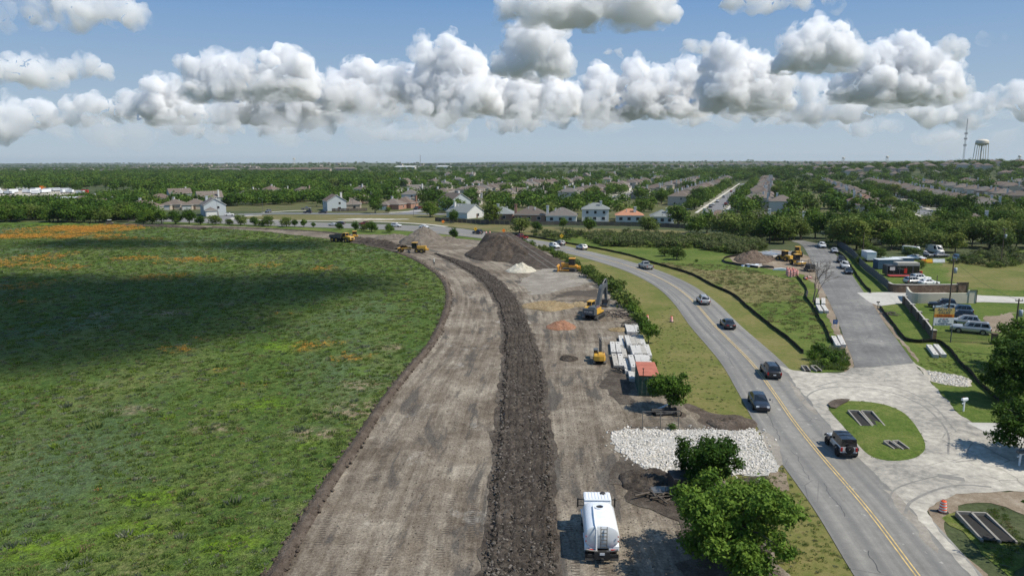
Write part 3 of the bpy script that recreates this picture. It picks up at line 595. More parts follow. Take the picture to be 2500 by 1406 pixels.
def cloud(towers, ybase, D, mats, vox, seed, lev=2, squash=1., label=None, name='cloud', lobes=None, amp=1., off=(0, 0, 0), halo=0.):
    """a heap of puffs: towers are (x, top, half width) in photo pixels, seen at distance D"""
    rg = np.random.default_rng(seed); px = D / F_PX; sp = []
    zb = PY(1250, ybase, D).z
    if lobes is None:
        for x, yt, w in towers:
            y = yt + w; ww = w
            while True:
                c = PY(x + rg.normal() * .22 * w, min(y, ybase), D); sp.append((c.x, c.y + rg.normal() * w * px * .5, c.z, ww * px))
                if y > ybase - .6 * ww: break
                y += ww * .95; ww = min(ww * 1.12, w * 1.6)
    else: sp = [tuple(q) for q in lobes]
    allp = list(sp); gen = sp
    for l in range(lev):
        nx = []
        for (x, y, z, r) in gen:
            for k in range((11, 7, 4)[l]):
                v = rg.normal(size=3); v[2] = abs(v[2]) * .9 + (.1 if l else -.15); v[1] = -abs(v[1]) * .8 + v[1] * .3; v /= np.linalg.norm(v)
                q = r * rg.uniform(.18, .52); p = np.array([x, y, z]) + v * r * rg.uniform(.78, .98)
                if p[2] > zb: nx.append((p[0], p[1], p[2], q))
        allp += nx; gen = nx
    V, Fc = ico(); a = np.array(allp); vs = (V[None] * a[:, None, 3:] * np.array([1, 1, squash]) + a[:, None, :3]).reshape(-1, 3)
    fs = (Fc[None] + (np.arange(len(a)) * len(V))[:, None, None]).reshape(-1, 3)
    o0 = np.array([vs[:, 0].mean(), vs[:, 1].mean(), zb])
    tmp = bpy.data.objects.new('tmp', rawmesh('tmp', vs - o0, fs, [])); COL.objects.link(tmp)
    md = tmp.modifiers.new('r', 'REMESH'); md.mode = 'VOXEL'; md.voxel_size = vox
    dg = bpy.context.evaluated_depsgraph_get(); ev = tmp.evaluated_get(dg); me = bpy.data.meshes.new_from_object(ev)
    if halo:
        md.voxel_size = vox * 2.; dg.update(); m2 = bpy.data.meshes.new_from_object(tmp.evaluated_get(dg)); k = len(m2.vertices)
        ch = np.empty(k * 3, np.float32); m2.vertices.foreach_get('co', ch); ch = ch.reshape(-1, 3).astype(float)
        nh = np.empty(k * 3, np.float32); m2.vertices.foreach_get('normal', nh); nh = nh.reshape(-1, 3)
    bpy.data.objects.remove(tmp)
    n = len(me.vertices); co = np.empty(n * 3, np.float32); me.vertices.foreach_get('co', co); co = co.reshape(-1, 3).astype(float)
    nr = np.empty(n * 3, np.float32); me.vertices.foreach_get('normal', nr); nr = nr.reshape(-1, 3)
    w = vox * 9
    bl = 1 - np.abs(2 * fbm(co / (w * 2.2), 2, seed) - 1) * 1.6; b2 = 1 - np.abs(2 * fbm(co / (w * .6), 4, seed + 5, .65) - 1) * 1.6
    co = co + nr * ((bl - .4) * w * .42 + (b2 - .4) * w * .26)[:, None] * amp
    lim = (fbm(p2(co[:, 0], co[:, 1], 1 / (w * 2.2)), 4, seed + 2) - .40) * w * 3.2
    co[:, 2] = np.where(co[:, 2] < lim, lim + (co[:, 2] - lim) * .10, co[:, 2])      # flattened base
    me.vertices.foreach_set('co', co.astype(np.float32).ravel())
    me.materials.clear(); me.materials.append(mats); me.polygons.foreach_set('use_smooth', [True] * len(me.polygons)); me.update()
    ob = obj(name, me, None, tuple(o0 + np.array(off)), kind='structure', label=label)
    if halo:                                                    # thin ragged vapour round the dense heart
        n2 = fbm(ch / (w * .8), 4, seed + 40)
        h = ch + nh * (np.clip(n2 - .34, -.05, 1) * w * 1.15 * halo)[:, None]
        h[:, 2] = np.where(h[:, 2] < 0, h[:, 2] * .35, h[:, 2])
        m2.vertices.foreach_set('co', h.astype(np.float32).ravel()); m2.materials.clear(); m2.materials.append(MH); m2.update()
        obj('vapour', m2, ob)
    return ob
MC = cloud_mat('cloud_dense', .030, torn=(130., .32, .56)); MS = cloud_mat('cloud_thin', .020, torn=(190., .42, .62)); MV = cloud_mat('cloud_veil', .007, torn=(420., .42, .66)); ML_ = cloud_mat('cloud_layer', .0021); MQ = cloud_mat('cloud_pale', .016, torn=(170., .44, .64)); MH = cloud_mat('cloud_edge', .016, torn=(110., .44, .62))
CL = [  # towers, base row, distance, material, voxel
    ([(478, 146, 20), (520, 150, 24), (560, 142, 26), (610, 158, 26), (660, 140, 28), (690, 122, 26), (735, 140, 28), (480, 185, 30), (600, 190, 34), (700, 185, 36)], 238, 6400, MC, 13),
    ([(395, 195, 20), (420, 215, 24), (380, 235, 26), (470, 240, 30), (540, 250, 34), (590, 235, 26), (650, 225, 30), (700, 230, 34), (750, 215, 30), (790, 235, 30)], 320, 7600, MC, 16),
    ([(822, 178, 26), (860, 170, 28), (893, 158, 24), (930, 178, 28), (965, 172, 24), (1010, 182, 28), (850, 225, 34), (930, 230, 36), (1000, 225, 34)], 285, 7000, MC, 14),
    ([(1038, 106, 14), (1060, 118, 18), (1086, 98, 20), (1104, 106, 18), (1112, 130, 28), (1140, 126, 24), (1158, 140, 22), (1128, 165, 34), (1165, 178, 30), (1070, 178, 24), (1110, 215, 40), (1180, 215, 36)], 300, 6800, MC, 13),
    ([(1215, 190, 24), (1260, 196, 24), (1290, 186, 26), (1345, 188, 26), (1375, 210, 24), (1230, 230, 34), (1300, 235, 38), (1360, 240, 32)], 302, 7200, MC, 14),
    ([(1270, 60, 26), (1300, 55, 30), (1345, 62, 28), (1285, 85, 28), (1350, 100, 26), (1320, 110, 40), (1355, 135, 24), (1275, 140, 26), (1225, 135, 14), (1205, 160, 18)], 182, 5200, MC, 11),
    ([(1455, 170, 20), (1480, 185, 22), (1520, 195, 20), (1545, 152, 18), (1560, 165, 22), (1600, 172, 24), (1500, 225, 34), (1580, 225, 36), (1640, 205, 26), (1672, 150, 14), (1690, 160, 12), (1668, 180, 18), (1440, 215, 28), (1665, 225, 28)], 305, 7400, MC, 14),
    ([(1748, 110, 20), (1780, 118, 22), (1760, 145, 34), (1805, 120, 24), (1840, 138, 26), (1870, 150, 24), (1800, 180, 40), (1760, 190, 36), (1870, 195, 36), (1900, 185, 24)], 262, 6600, MC, 13),
    ([(1925, 85, 22), (1955, 88, 24), (1985, 52, 24), (2010, 60, 22), (2048, 62, 16), (1970, 95, 34), (2030, 95, 30), (1930, 115, 28), (2055, 110, 22)], 168, 5600, MC, 12),
    ([(2105, 118, 22), (2140, 130, 20), (2190, 92, 22), (2210, 88, 20), (2170, 110, 26), (2225, 120, 28), (2260, 135, 26), (2200, 150, 40), (2285, 150, 24), (2310, 150, 20), (2140, 170, 34), (2270, 175, 34), (2100, 185, 28), (2050, 190, 24), (2315, 180, 22)], 248, 6600, MC, 13),
    ([(1900, 205, 24), (1960, 200, 24), (2010, 195, 20), (1850, 215, 26), (1780, 225, 26), (2060, 210, 24), (2150, 215, 28), (2240, 225, 28), (2300, 215, 22)], 300, 8000, MS, 18),
    ([(2350, 232, 20), (2400, 222, 22), (2440, 205, 20), (2475, 206, 20), (2510, 215, 26), (2380, 250, 26), (2470, 245, 30), (2540, 250, 30)], 300, 8200, MS, 18),
    ([(20, 230, 22), (60, 245, 26), (110, 250, 24), (180, 240, 28), (235, 236, 24), (270, 250, 28), (320, 228, 22), (340, 250, 28), (20, 265, 28), (150, 280, 24), (250, 285, 26), (380, 290, 24)], 322, 8200, MS, 18),
    ([(25, 145, 22), (75, 132, 22), (110, 145, 22), (135, 158, 16), (-20, 150, 26), (60, 160, 24)], 204, 5200, MS, 12),
    ([(205, 128, 18), (225, 140, 20), (185, 152, 18), (255, 162, 16)], 200, 5400, MS, 12),
    ([(90, -14, 30), (130, -8, 28), (180, -26, 36), (230, -22, 40), (280, -14, 36), (325, 8, 26), (350, 20, 22), (305, 22, 24), (150, 20, 16), (110, 18, 20)], 62, 4200, MS, 11),
    ([(1300, -28, 40), (1370, -46, 50), (1440, -50, 52), (1520, -44, 50), (1590, -26, 38), (1615, -8, 20), (1255, -2, 18), (1235, 2, 14), (1400, -6, 30), (1500, -4, 30)], 58, 3900, MC, 11),
    ([(1800, -24, 24), (1850, -30, 28), (1910, -30, 28), (1960, -26, 22), (2040, -24, 14)], 22, 4200, MS, 10),
    ([(0, 0, 26), (-30, -10, 30), (15, 60, 12), (-10, 60, 16)], 80, 4200, MV, 10),
    ([(1490, 124, 10), (1508, 122, 9)], 144, 5000, MS, 6),
    ([(1690, 100, 16), (1712, 102, 16), (1680, 115, 12)], 138, 5600, MS, 8),
    ([(2310, 96, 15), (2335, 98, 12), (2325, 112, 16), (2320, 130, 10)], 142, 5600, MS, 8),
    ([(2398, 84, 9), (2420, 80, 9), (2440, 88, 8), (2395, 104, 8)], 120, 5600, MV, 6),
]
LOW = []; rg0 = np.random.default_rng(77)
for i, (tw, yb, D, m, vx) in enumerate(CL):
    if m is MC and yb > 280:
        LOW.append((tw, yb, D)); tw = [q for q in tw if q[1] + q[2] < yb - 55] + [(q[0] + 9, q[1] + rg0.uniform(4, 40), q[2] * .55) for q in tw]; yb -= 26
    cloud(tw, yb, D, m, vx * (D / 6500 if vx < 15 else 1.) * (.85 if m is MC else 1.05), 100 + i, 2, 1., amp=.95 if m is MC else .95, halo=2.4 if m is MC else 0.)
rg = np.random.default_rng(5)
for i, (tw, yb, D) in enumerate(LOW):                           # paler ragged puffs hanging below the bright heads
    x0, x1 = min(q[0] for q in tw), max(q[0] for q in tw)
    for k in range(2):
        t2 = [(rg.uniform(x0 - 14, x1 + 14), yb + 12 - rg.uniform(24, 90), rg.uniform(6, 18)) for _ in range(12)]
        cloud(t2, yb + 6, D - 500 + 900 * k, MQ, 20, 500 + 10 * i + k, 2, .8, amp=.9)
# low hazy layers along the horizon
for i in range(7):
    x = rg.uniform(-50, 2550); y = rg.uniform(262, 330); w = rg.uniform(120, 330)
    tw = [(x + k, y + rg.uniform(-8, 6), rg.uniform(10, 24)) for k in np.linspace(-w / 2, w / 2, 9)]
    cloud(tw, y + 24, 11500, MV, 30, 300 + i, 1, .6, amp=.8)
for i, (y, n, r) in enumerate([(300, 26, 34), (318, 24, 36), (284, 20, 26), (306, 20, 30)]):
    tw = [(x + rg.normal() * 30, y + rg.normal() * 9, r * rg.uniform(.7, 1.2)) for x in np.linspace(-250, 2750, n)]
    cloud(tw, y + 34, 5000 - 160 * i, ML_, 26, 400 + i, 1, .7, amp=.8)
# ================================================================== PLANTS
def leaf_mat(name, lo, mid, hi, trans=.22):
    if name in MAT: return MAT[name]
    m, t, b = _nt(name); sets(b, .65, 0, .12); o = t.nodes['Material Output']
    oi = t.nodes.new('ShaderNodeObjectInfo'); v = coords(t, 'obj')
    n = tex(t, .9, 3, .6, v); k = mth(t, 'ADD', mth(t, 'MULTIPLY', n, .8), mth(t, 'MULTIPLY', oi.outputs['Random'], .45))
    k = mth(t, 'ADD', k, mth(t, 'MULTIPLY', mth(t, 'SUBTRACT', attr(t, 'leaf'), .5), .35))
    c = ramp(t, k, [(.30, lo), (.58, mid), (.88, hi)]); t.links.new(c, b.inputs['Base Color'])
    tr = t.nodes.new('ShaderNodeBsdfTranslucent'); t.links.new(mixc(t, .5, c, hi), tr.inputs[0])
    mx = t.nodes.new('ShaderNodeMixShader'); mx.inputs[0].default_value = trans
    t.links.new(b.outputs[0], mx.inputs[1]); t.links.new(tr.outputs[0], mx.inputs[2]); t.links.new(mx.outputs[0], o.inputs['Surface'])
    MAT[name] = m; return m
L_OAK = leaf_mat('oak_leaves', (.024, .056, .007), (.052, .108, .012), (.112, .175, .022))
L_MESQ = leaf_mat('mesquite_leaves', (.050, .085, .014), (.090, .136, .023), (.150, .192, .042))
L_LIME = leaf_mat('lime_leaves', (.070, .110, .016), (.125, .170, .026), (.19, .215, .045))
L_ELM = leaf_mat('elm_leaves', (.022, .056, .007), (.054, .112, .012), (.135, .215, .028))
L_GREY = leaf_mat('grey_scrub_leaves', (.060, .084, .026), (.105, .132, .044), (.165, .180, .075))
BARK = flat('bark', (.10, .082, .065), .9, var=.3, vs=4., bmp=.6, bs=9.)
DEADWOOD = flat('dead_wood', (.13, .105, .09), .9, var=.3, vs=4., bmp=.4, bs=9.)
def leaves(n, lobes, size, seed, droop=.0, shell=.55, clump=0, up=.5):
    """n leaf cards spread through the outer volume of a set of ellipsoid lobes"""
    rg = np.random.default_rng(seed); lo = np.array(lobes, float); w = (lo[:, 3] * lo[:, 4] * lo[:, 5]) ** (2 / 3.); w /= w.sum()
    if clump:
        nc = max(1, n // clump); k = rg.choice(len(lo), nc, p=w); d = rg.normal(size=(nc, 3)); d /= np.linalg.norm(d, axis=1)[:, None]
        r = shell + (1 - shell) * rg.random(nc) ** .6; r *= .82 + .36 * rg.random(nc)
        cc = lo[k, :3] + d * lo[k, 3:6] * r[:, None]; dd = d
        cr = size * rg.uniform(1.3, 3.2, nc)
        i = np.repeat(np.arange(nc), clump); c = cc[i] + rg.normal(size=(len(i), 3)) * cr[i][:, None] * np.array([1, 1, .7]) * .6; d = dd[i]
        tone = rg.random(nc)[i]
    else:
        k = rg.choice(len(lo), n, p=w); d = rg.normal(size=(n, 3)); d /= np.linalg.norm(d, axis=1)[:, None]
        r = shell + (1 - shell) * rg.random(n) ** .6; r *= .85 + .3 * rg.random(n); c = lo[k, :3] + d * lo[k, 3:6] * r[:, None]; tone = rg.random(n)
    m = len(c); c[:, 2] = np.maximum(c[:, 2], .05)
    nrm = d * .7 + rg.normal(size=(m, 3)) * .55 + np.array([0, 0, up]); nrm /= np.linalg.norm(nrm, axis=1)[:, None]
    a = np.cross(nrm, rg.normal(size=(m, 3))); a /= np.linalg.norm(a, axis=1)[:, None] + 1e-9; b = np.cross(nrm, a)
    s = size * rg.uniform(.6, 1.35, m)[:, None]; a = a * s; b = b * s * rg.uniform(.4, .8, m)[:, None]
    v = np.stack([c - a, c + b * .9, c + a, c - b * .9], 1).reshape(-1, 3)
    return v, np.arange(m * 4).reshape(-1, 4), np.repeat(tone, 4)
def crown_mesh(name, mat, *a, **k):
    v, f, tn = leaves(*a, **k); return rawmesh(name, v, f, mat, False, attrs={'leaf': tn})
def trunk_mesh(name, h, r, lobes, mat, seed, lean=0.):
    rg = random.Random(seed); mb = MB(); top = Vector((lean, rg.uniform(-.2, .2), h))
    mb.tube([(0, 0, -.15), (lean * .3, 0, h * .35), (lean * .7, .05, h * .7), top], [r * 1.25, r, r * .8, r * .6], 7)
    for l in lobes:
        c = Vector(l[:3]); s = Vector((0, 0, h * rg.uniform(.45, .95))) + Vector((lean * .6, 0, 0)); mid = s.lerp(c, .55) + Vector((0, 0, .12 * h))
        mb.tube([s, mid, c], [r * .5, r * .34, r * .12], 5)
    return mb.mesh(name, mat)
def lobe_set(R, H, z0, n, seed, flat_=.7):
    rg = random.Random(seed); o = [(0, 0, z0 + (H - z0) * .55, R * .62, R * .62, (H - z0) * .45)]
    for i in range(n):
        a = 2 * PI * i / n + rg.uniform(-.4, .4); q = R * rg.uniform(.42, .66); s = R * rg.uniform(.34, .5)
        o.append((q * math.cos(a), q * math.sin(a), z0 + (H - z0) * rg.uniform(.25, .78), s, s, s * flat_))
    return o
TREES = {}
def tree_proto(key, name, R, H, z0, n, size, mat, seed, label, cat='tree', clump=6, nl=6, bark=BARK, tr=None, shell=.5):
    lb = lobe_set(R, H, z0, nl, seed)
    c = bpy.data.meshes.new('x'); bpy.data.meshes.remove(c)
    TREES[key] = (name, crown_mesh('crown_' + key, mat, n, lb, size, seed, clump=clump, shell=shell), trunk_mesh('trunk_' + key, z0 + (H - z0) * .45, tr or R * .055, lb[1:], bark, seed), label, cat)
def plant(key, loc, s=1., rz=None, label=None, group=None, sz=None):
    name, cm, tm, lab, cat = TREES[key]
    e = thing(name, label or lab, cat, loc, random.uniform(0, 6.28) if rz is None else rz, group)
    e.scale = (s, s, s * (sz or random.uniform(.9, 1.12)))
    obj('crown', cm, e); obj('trunk' if cat != 'bush' else 'stem', tm, e); return e
tree_proto('oak', 'oak_tree', 4.2, 7.6, .7, 2600, .34, L_OAK, 1, 'dark green rounded oak standing among the tan roofed houses')
tree_proto('oak2', 'oak_tree', 4.8, 7.0, .6, 2600, .36, L_OAK, 2, 'wide dark green oak standing among the tan roofed houses')
tree_proto('elm', 'elm_tree', 3.6, 8.2, .7, 2400, .32, L_ELM, 3, 'mid green elm standing among the tan roofed houses')
tree_proto('lime', 'pale_tree', 3.4, 7.2, .6, 2200, .30, L_LIME, 4, 'yellow green loose crowned tree among the tan roofed houses')
tree_proto('mesq', 'mesquite_tree', 4.0, 5.8, .3, 2400, .26, L_MESQ, 5, 'light green spreading mesquite in the thicket beside the side road', nl=8)
tree_proto('mesq2', 'mesquite_tree', 4.6, 6.4, .3, 2600, .27, L_MESQ, 6, 'light green spreading mesquite in the thicket beside the side road', nl=9)
tree_proto('bush', 'bush', 1.1, 1.9, .15, 420, .16, L_ELM, 7, 'green roadside bush', 'bush', nl=5, tr=.03)
tree_proto('bush2', 'bush', 1.2, 1.5, .1, 420, .17, L_MESQ, 8, 'pale green roadside bush', 'bush', nl=6, tr=.03)
tree_proto('scrub', 'bush', 1.3, 1.8, .1, 380, .17, L_GREY, 9, 'grey green scrub bush', 'bush', nl=6, tr=.03)
# coarse crowns for the woods that read as one mass
def woods_proto(seed, mat, R, H): return crown_mesh('woods_crown', mat, 420, lobe_set(R, H, .8, 6, seed), .62, seed, clump=4, shell=.6)
WOODS = proto_col('woods_crowns', [woods_proto(21, L_OAK, 4.4, 7.5), woods_proto(22, L_OAK, 5., 7.), woods_proto(23, L_ELM, 4., 8.), woods_proto(24, L_MESQ, 4.2, 6.5), woods_proto(25, L_OAK, 4.8, 8.), woods_proto(26, L_ELM, 4.6, 7.)])
# grass tufts
def tuft_mesh(name, mat, n, h, r, seed, head=None):
    rg = np.random.default_rng(seed); v = []; f = []; tn = []
    for i in range(n):
        a = rg.uniform(0, 2 * PI); q = r * rg.random() ** .5; b = np.array([q * math.cos(a), q * math.sin(a), 0]); hh = h * rg.uniform(.5, 1.1)
        w = .028 * rg.uniform(.8, 1.6) * (1 + h); ang = rg.uniform(0, PI); d = np.array([math.cos(ang), math.sin(ang), 0]) * w
        tip = b + np.array([math.cos(a), math.sin(a), 0]) * hh * rg.uniform(.2, .7) + np.array([0, 0, hh]); k = len(v)
        v += [b - d, b + d, b * .4 + tip * .6 + d * .8, b * .4 + tip * .6 - d * .8, tip]; f += [(k, k + 1, k + 2, k + 3), (k + 3, k + 2, k + 4)]; tn += [rg.random()] * 5
    return rawmesh(name, v, f, mat, False, attrs={'leaf': tn})
L_G1 = leaf_mat('grass_blades', (.075, .125, .028), (.115, .175, .040), (.18, .215, .07), .4)
L_G2 = leaf_mat('pale_weed', (.085, .11, .06), (.13, .15, .09), (.24, .25, .17), .3)
L_G3 = leaf_mat('bright_weed', (.080, .14, .016), (.115, .185, .022), (.16, .22, .035), .3)
L_G4 = leaf_mat('dry_grass_blades', (.12, .12, .045), (.20, .17, .075), (.28, .23, .12), .3)
L_FLW = leaf_mat('orange_petals', (.40, .17, .03), (.50, .24, .04), (.56, .32, .06), .2)
TUFTS = proto_col('grass_tufts', [tuft_mesh('tuft', L_G1, 30, .16, .34, 1), tuft_mesh('tuft', L_G1, 30, .12, .42, 2), tuft_mesh('tuft', L_G1, 26, .22, .28, 3), tuft_mesh('tuft', L_G3, 30, .15, .38, 4), tuft_mesh('tuft', L_G2, 24, .17, .30, 5), tuft_mesh('tuft', L_G1, 30, .11, .45, 6), tuft_mesh('tuft', L_G4, 22, .15, .30, 8)])
WEEDS = proto_col('tall_weeds', [tuft_mesh('weed', L_G2, 44, .30, .36, 11), tuft_mesh('weed', L_G1, 44, .32, .4, 12), tuft_mesh('weed', L_G3, 40, .30, .42, 13)])
DRYT = proto_col('dry_tufts', [tuft_mesh('dry', L_G4, 30, .24, .5, 21), tuft_mesh('dry', L_G4, 30, .2, .5, 22), tuft_mesh('dry', L_G1, 30, .22, .45, 23)])
def petal_proto(seed):
    v, f, tn = leaves(26, [(0, 0, .28, .5, .5, .08)], .055, seed, up=1.5, shell=.05); return rawmesh('petals', v, f, L_FLW, False, attrs={'leaf': tn})
PETALS = proto_col('flower_heads', [petal_proto(1), petal_proto(2)])
def spread(poly, n, seed, dens=None):
    """n random points inside a ground polygon, thinned by a density function"""
    rg = np.random.default_rng(seed); p = np.array([q[:2] for q in poly], float); lo, hi = p.min(0), p.max(0); o = np.zeros((0, 2))
    for _ in range(40):
        q = rg.uniform(lo, hi, (n * 2, 2)); q = q[inpoly(poly, q[:, 0], q[:, 1])]
        if dens is not None: q = q[rg.random(len(q)) < dens(q[:, 0], q[:, 1])]
        o = np.r_[o, q]
        if len(o) >= n: break
    return o[:n]
def z0(p, z=.0): return np.c_[p, np.full(len(p), z)]
NEAR = [(-34, 40), (-26, 40)] + [tuple(q) for q in EDGE if 40 < q[1] < 112] + [(-24, 112), (-86, 112)]
FIELD_IN = [(q[0] - .7, q[1]) for q in FIELD_POLY]
def fdens(x, y): return np.clip((60. / np.maximum(y, 45)) ** 1.35 * (.45 + 1.1 * fbm(p2(x, y, .22), 3, 91)), 0, 1) * (x > -.80 * y - 6)
tp = spread(FIELD_IN, 26000, 1, lambda x, y: fdens(x, y) * (y < 330))
scatter('meadow_grass', z0(tp, .02), (.45 + .75 * RNG.random(len(tp)) ** 2) * (1 + np.clip((tp[:, 1] - 60) / 140, 0, 1.2)), TUFTS, label='green meadow grass covering the wide field')
wp = spread(FIELD_IN, 700, 2, lambda x, y: fdens(x, y) * np.clip((fbm(p2(x, y, .16), 3, 17) - .50) * 5, 0.04, 1))
scatter('meadow_weeds', z0(wp, .02), .4 + .7 * RNG.random(len(wp)), WEEDS, label='taller pale weeds dotted over the meadow')
fl = A_FL * (FX.ravel() > -.8 * fyr - 6); k = RNG.choice(len(fl), 2600, p=fl / fl.sum())
fp = np.stack([fxr[k] + RNG.uniform(-.9, .9, len(k)), fyr[k] + RNG.uniform(-.9, .9, len(k))], 1)
bp = spread(FIELD_IN, 150, 5, lambda x, y: fdens(x, y)); scatter('meadow_weeds', z0(bp, .02), .9 + .9 * RNG.random(len(bp)), proto_col('leafy_weeds', [TREES['bush'][1], TREES['bush2'][1]]) if 0 else WEEDS, label='larger leafy weeds standing in the meadow')
scatter('meadow_flowers', z0(fp, .02), .7 + .8 * RNG.random(len(fp)) + np.clip((fp[:, 1] - 100) / 150, 0, 1.), PETALS, label='orange wildflowers in drifts across the meadow')
# ================================================================== TOWN BEHIND
TH = R_(20); TD = np.array([math.sin(TH), math.cos(TH)]); TO = np.array([math.cos(TH), -math.sin(TH)])
def OA(o, a): return TO * o + TD * a
def rnd_mat(name, cols, rough=.9, bmp=.3, bs=6., var=.12):
    """one of several tints picked per object"""
    if name in MAT: return MAT[name]
    m, t, b = _nt(name); sets(b, rough, 0, .2); oi = t.nodes.new('ShaderNodeObjectInfo'); n = len(cols)
    r = t.nodes.new('ShaderNodeValToRGB'); r.color_ramp.interpolation = 'CONSTANT'; e = r.color_ramp.elements
    while len(e) < n: e.new(.5)
    for i, c in enumerate(cols): e[i].position = i / n; e[i].color = (*c, 1)
    t.links.new(oi.outputs['Random'], r.inputs[0]); v = coords(t, 'obj'); q = tex(t, 1.2, 5, .7, v)
    c = mixc(t, 1., r.outputs[0], ramp(t, q, [(.3, (1 - var,) * 3), (.7, (1 + var,) * 3)]), 'MULTIPLY')
    t.links.new(c, b.inputs['Base Color']); bump(t, b, tex(t, bs, 3, .6, v), bmp, .03); MAT[name] = m; return m
ROOF = rnd_mat('shingle_roof', [(.150, .122, .100), (.135, .108, .090), (.168, .140, .118), (.122, .102, .086), (.150, .136, .122), (.155, .115, .092)])
ROOF_G = flat('grey_shingle', (.20, .215, .205), .9, var=.12, vs=2.); ROOF_O = flat('orange_shingle', (.42, .20, .115), .9, var=.12, vs=2.); ROOF_R = flat('red_shingle', (.21, .12, .095), .9, var=.12, vs=2.)
WALL = rnd_mat('house_wall', [(.46, .40, .32), (.52, .48, .42), (.40, .33, .26), (.55, .53, .49), (.45, .41, .36), (.36, .27, .21)], .85, .2)
WALL_W = flat('white_siding', (.60, .60, .57), .7, var=.06); WALL_B = flat('blue_grey_siding', (.42, .46, .47), .7, var=.06); BRICK = flat('brick', (.36, .20, .14), .9, var=.2, vs=5.); TRIM = flat('white_trim', (.66, .65, .61), .6, var=.05)
WINM = glassmat('window_glass', (.03, .035, .04)); DOORM = flat('door_paint', (.16, .10, .07), .6)
HOUSES = {}; HB = []
def roof_hip(mb, x0, x1, y0, y1, z, p, ov=.45, k=0):
    x0 -= ov; x1 += ov; y0 -= ov; y1 += ov; w, d = x1 - x0, y1 - y0; h = p * min(w, d) / 2; t = .16
    e = [(x0, y0), (x1, y0), (x1, y1), (x0, y1)]
    r = [(x0 + w / 2, y0 + w / 2), (x0 + w / 2, y1 - w / 2)] if d >= w else [(x0 + d / 2, y0 + d / 2), (x1 - d / 2, y0 + d / 2)]
    v = [(a, b, z) for a, b in e] + [(a, b, z + t) for a, b in e] + [(a, b, z + t + h) for a, b in r]
    if d >= w: tf = [(4, 5, 8), (5, 6, 9, 8), (6, 7, 9), (7, 4, 8, 9)]
    else: tf = [(4, 5, 9, 8), (5, 6, 9), (6, 7, 8, 9), (7, 4, 8)]
    mb.add(v, tf, k); mb.add(v, [(0, 1, 5, 4), (1, 2, 6, 5), (2, 3, 7, 6), (3, 0, 4, 7), (3, 2, 1, 0)], 1)
    # ridge caps
    mb.bar((r[0][0], r[0][1], z + t + h + .02), (r[1][0] + .01, r[1][1] + .01, z + t + h + .02), .3, .08, k); return z + t + h
def roof_gable(mb, x0, x1, y0, y1, z, p, axis='y', ov=.4, k=0, wk=None):
    """ridge along axis; returns ridge height"""
    t = .16
    if axis == 'y': c = (x0 + x1) / 2; hw = (x1 - x0) / 2; h = p * hw; Q = lambda a, b, zz: (a, b, zz); u0, u1, v0, v1 = x0, x1, y0, y1
    else: c = (y0 + y1) / 2; hw = (y1 - y0) / 2; h = p * hw; Q = lambda a, b, zz: (b, a, zz); u0, u1, v0, v1 = y0, y1, x0, x1
    for s, u in ((-1, u0), (1, u1)):
        a = [(u + s * ov, v0 - ov, z - p * ov), (u + s * ov, v1 + ov, z - p * ov), (c, v1 + ov, z + h), (c, v0 - ov, z + h)]
        mb.add([Q(*q) for q in a] + [Q(q[0], q[1], q[2] + t) for q in a], [(4, 5, 6, 7)], k)
        mb.add([Q(*q) for q in a] + [Q(q[0], q[1], q[2] + t) for q in a], [(3, 2, 1, 0), (0, 1, 5, 4), (1, 2, 6, 5), (3, 0, 4, 7)], 1)
    return z + h
def window(mb, x, y, z, w, h, face):
    """frame proud of the wall with a darker pane; face is -y,+y,-x,+x"""
    s = {'-y': (0, -1), '+y': (0, 1), '-x': (-1, 0), '+x': (1, 0)}[face]; d = .05
    for k, (e, o) in ((1, (.10, d)), (0, (0., d + .012))):
        if s[0] == 0: mb.box(x - w / 2 - e, x + w / 2 + e, min(y, y + s[1] * o), max(y, y + s[1] * o), z - e, z + h + e, k)
        else: mb.box(min(x, x + s[0] * o), max(x, x + s[0] * o), y - w / 2 - e, y + w / 2 + e, z - e, z + h + e, k)
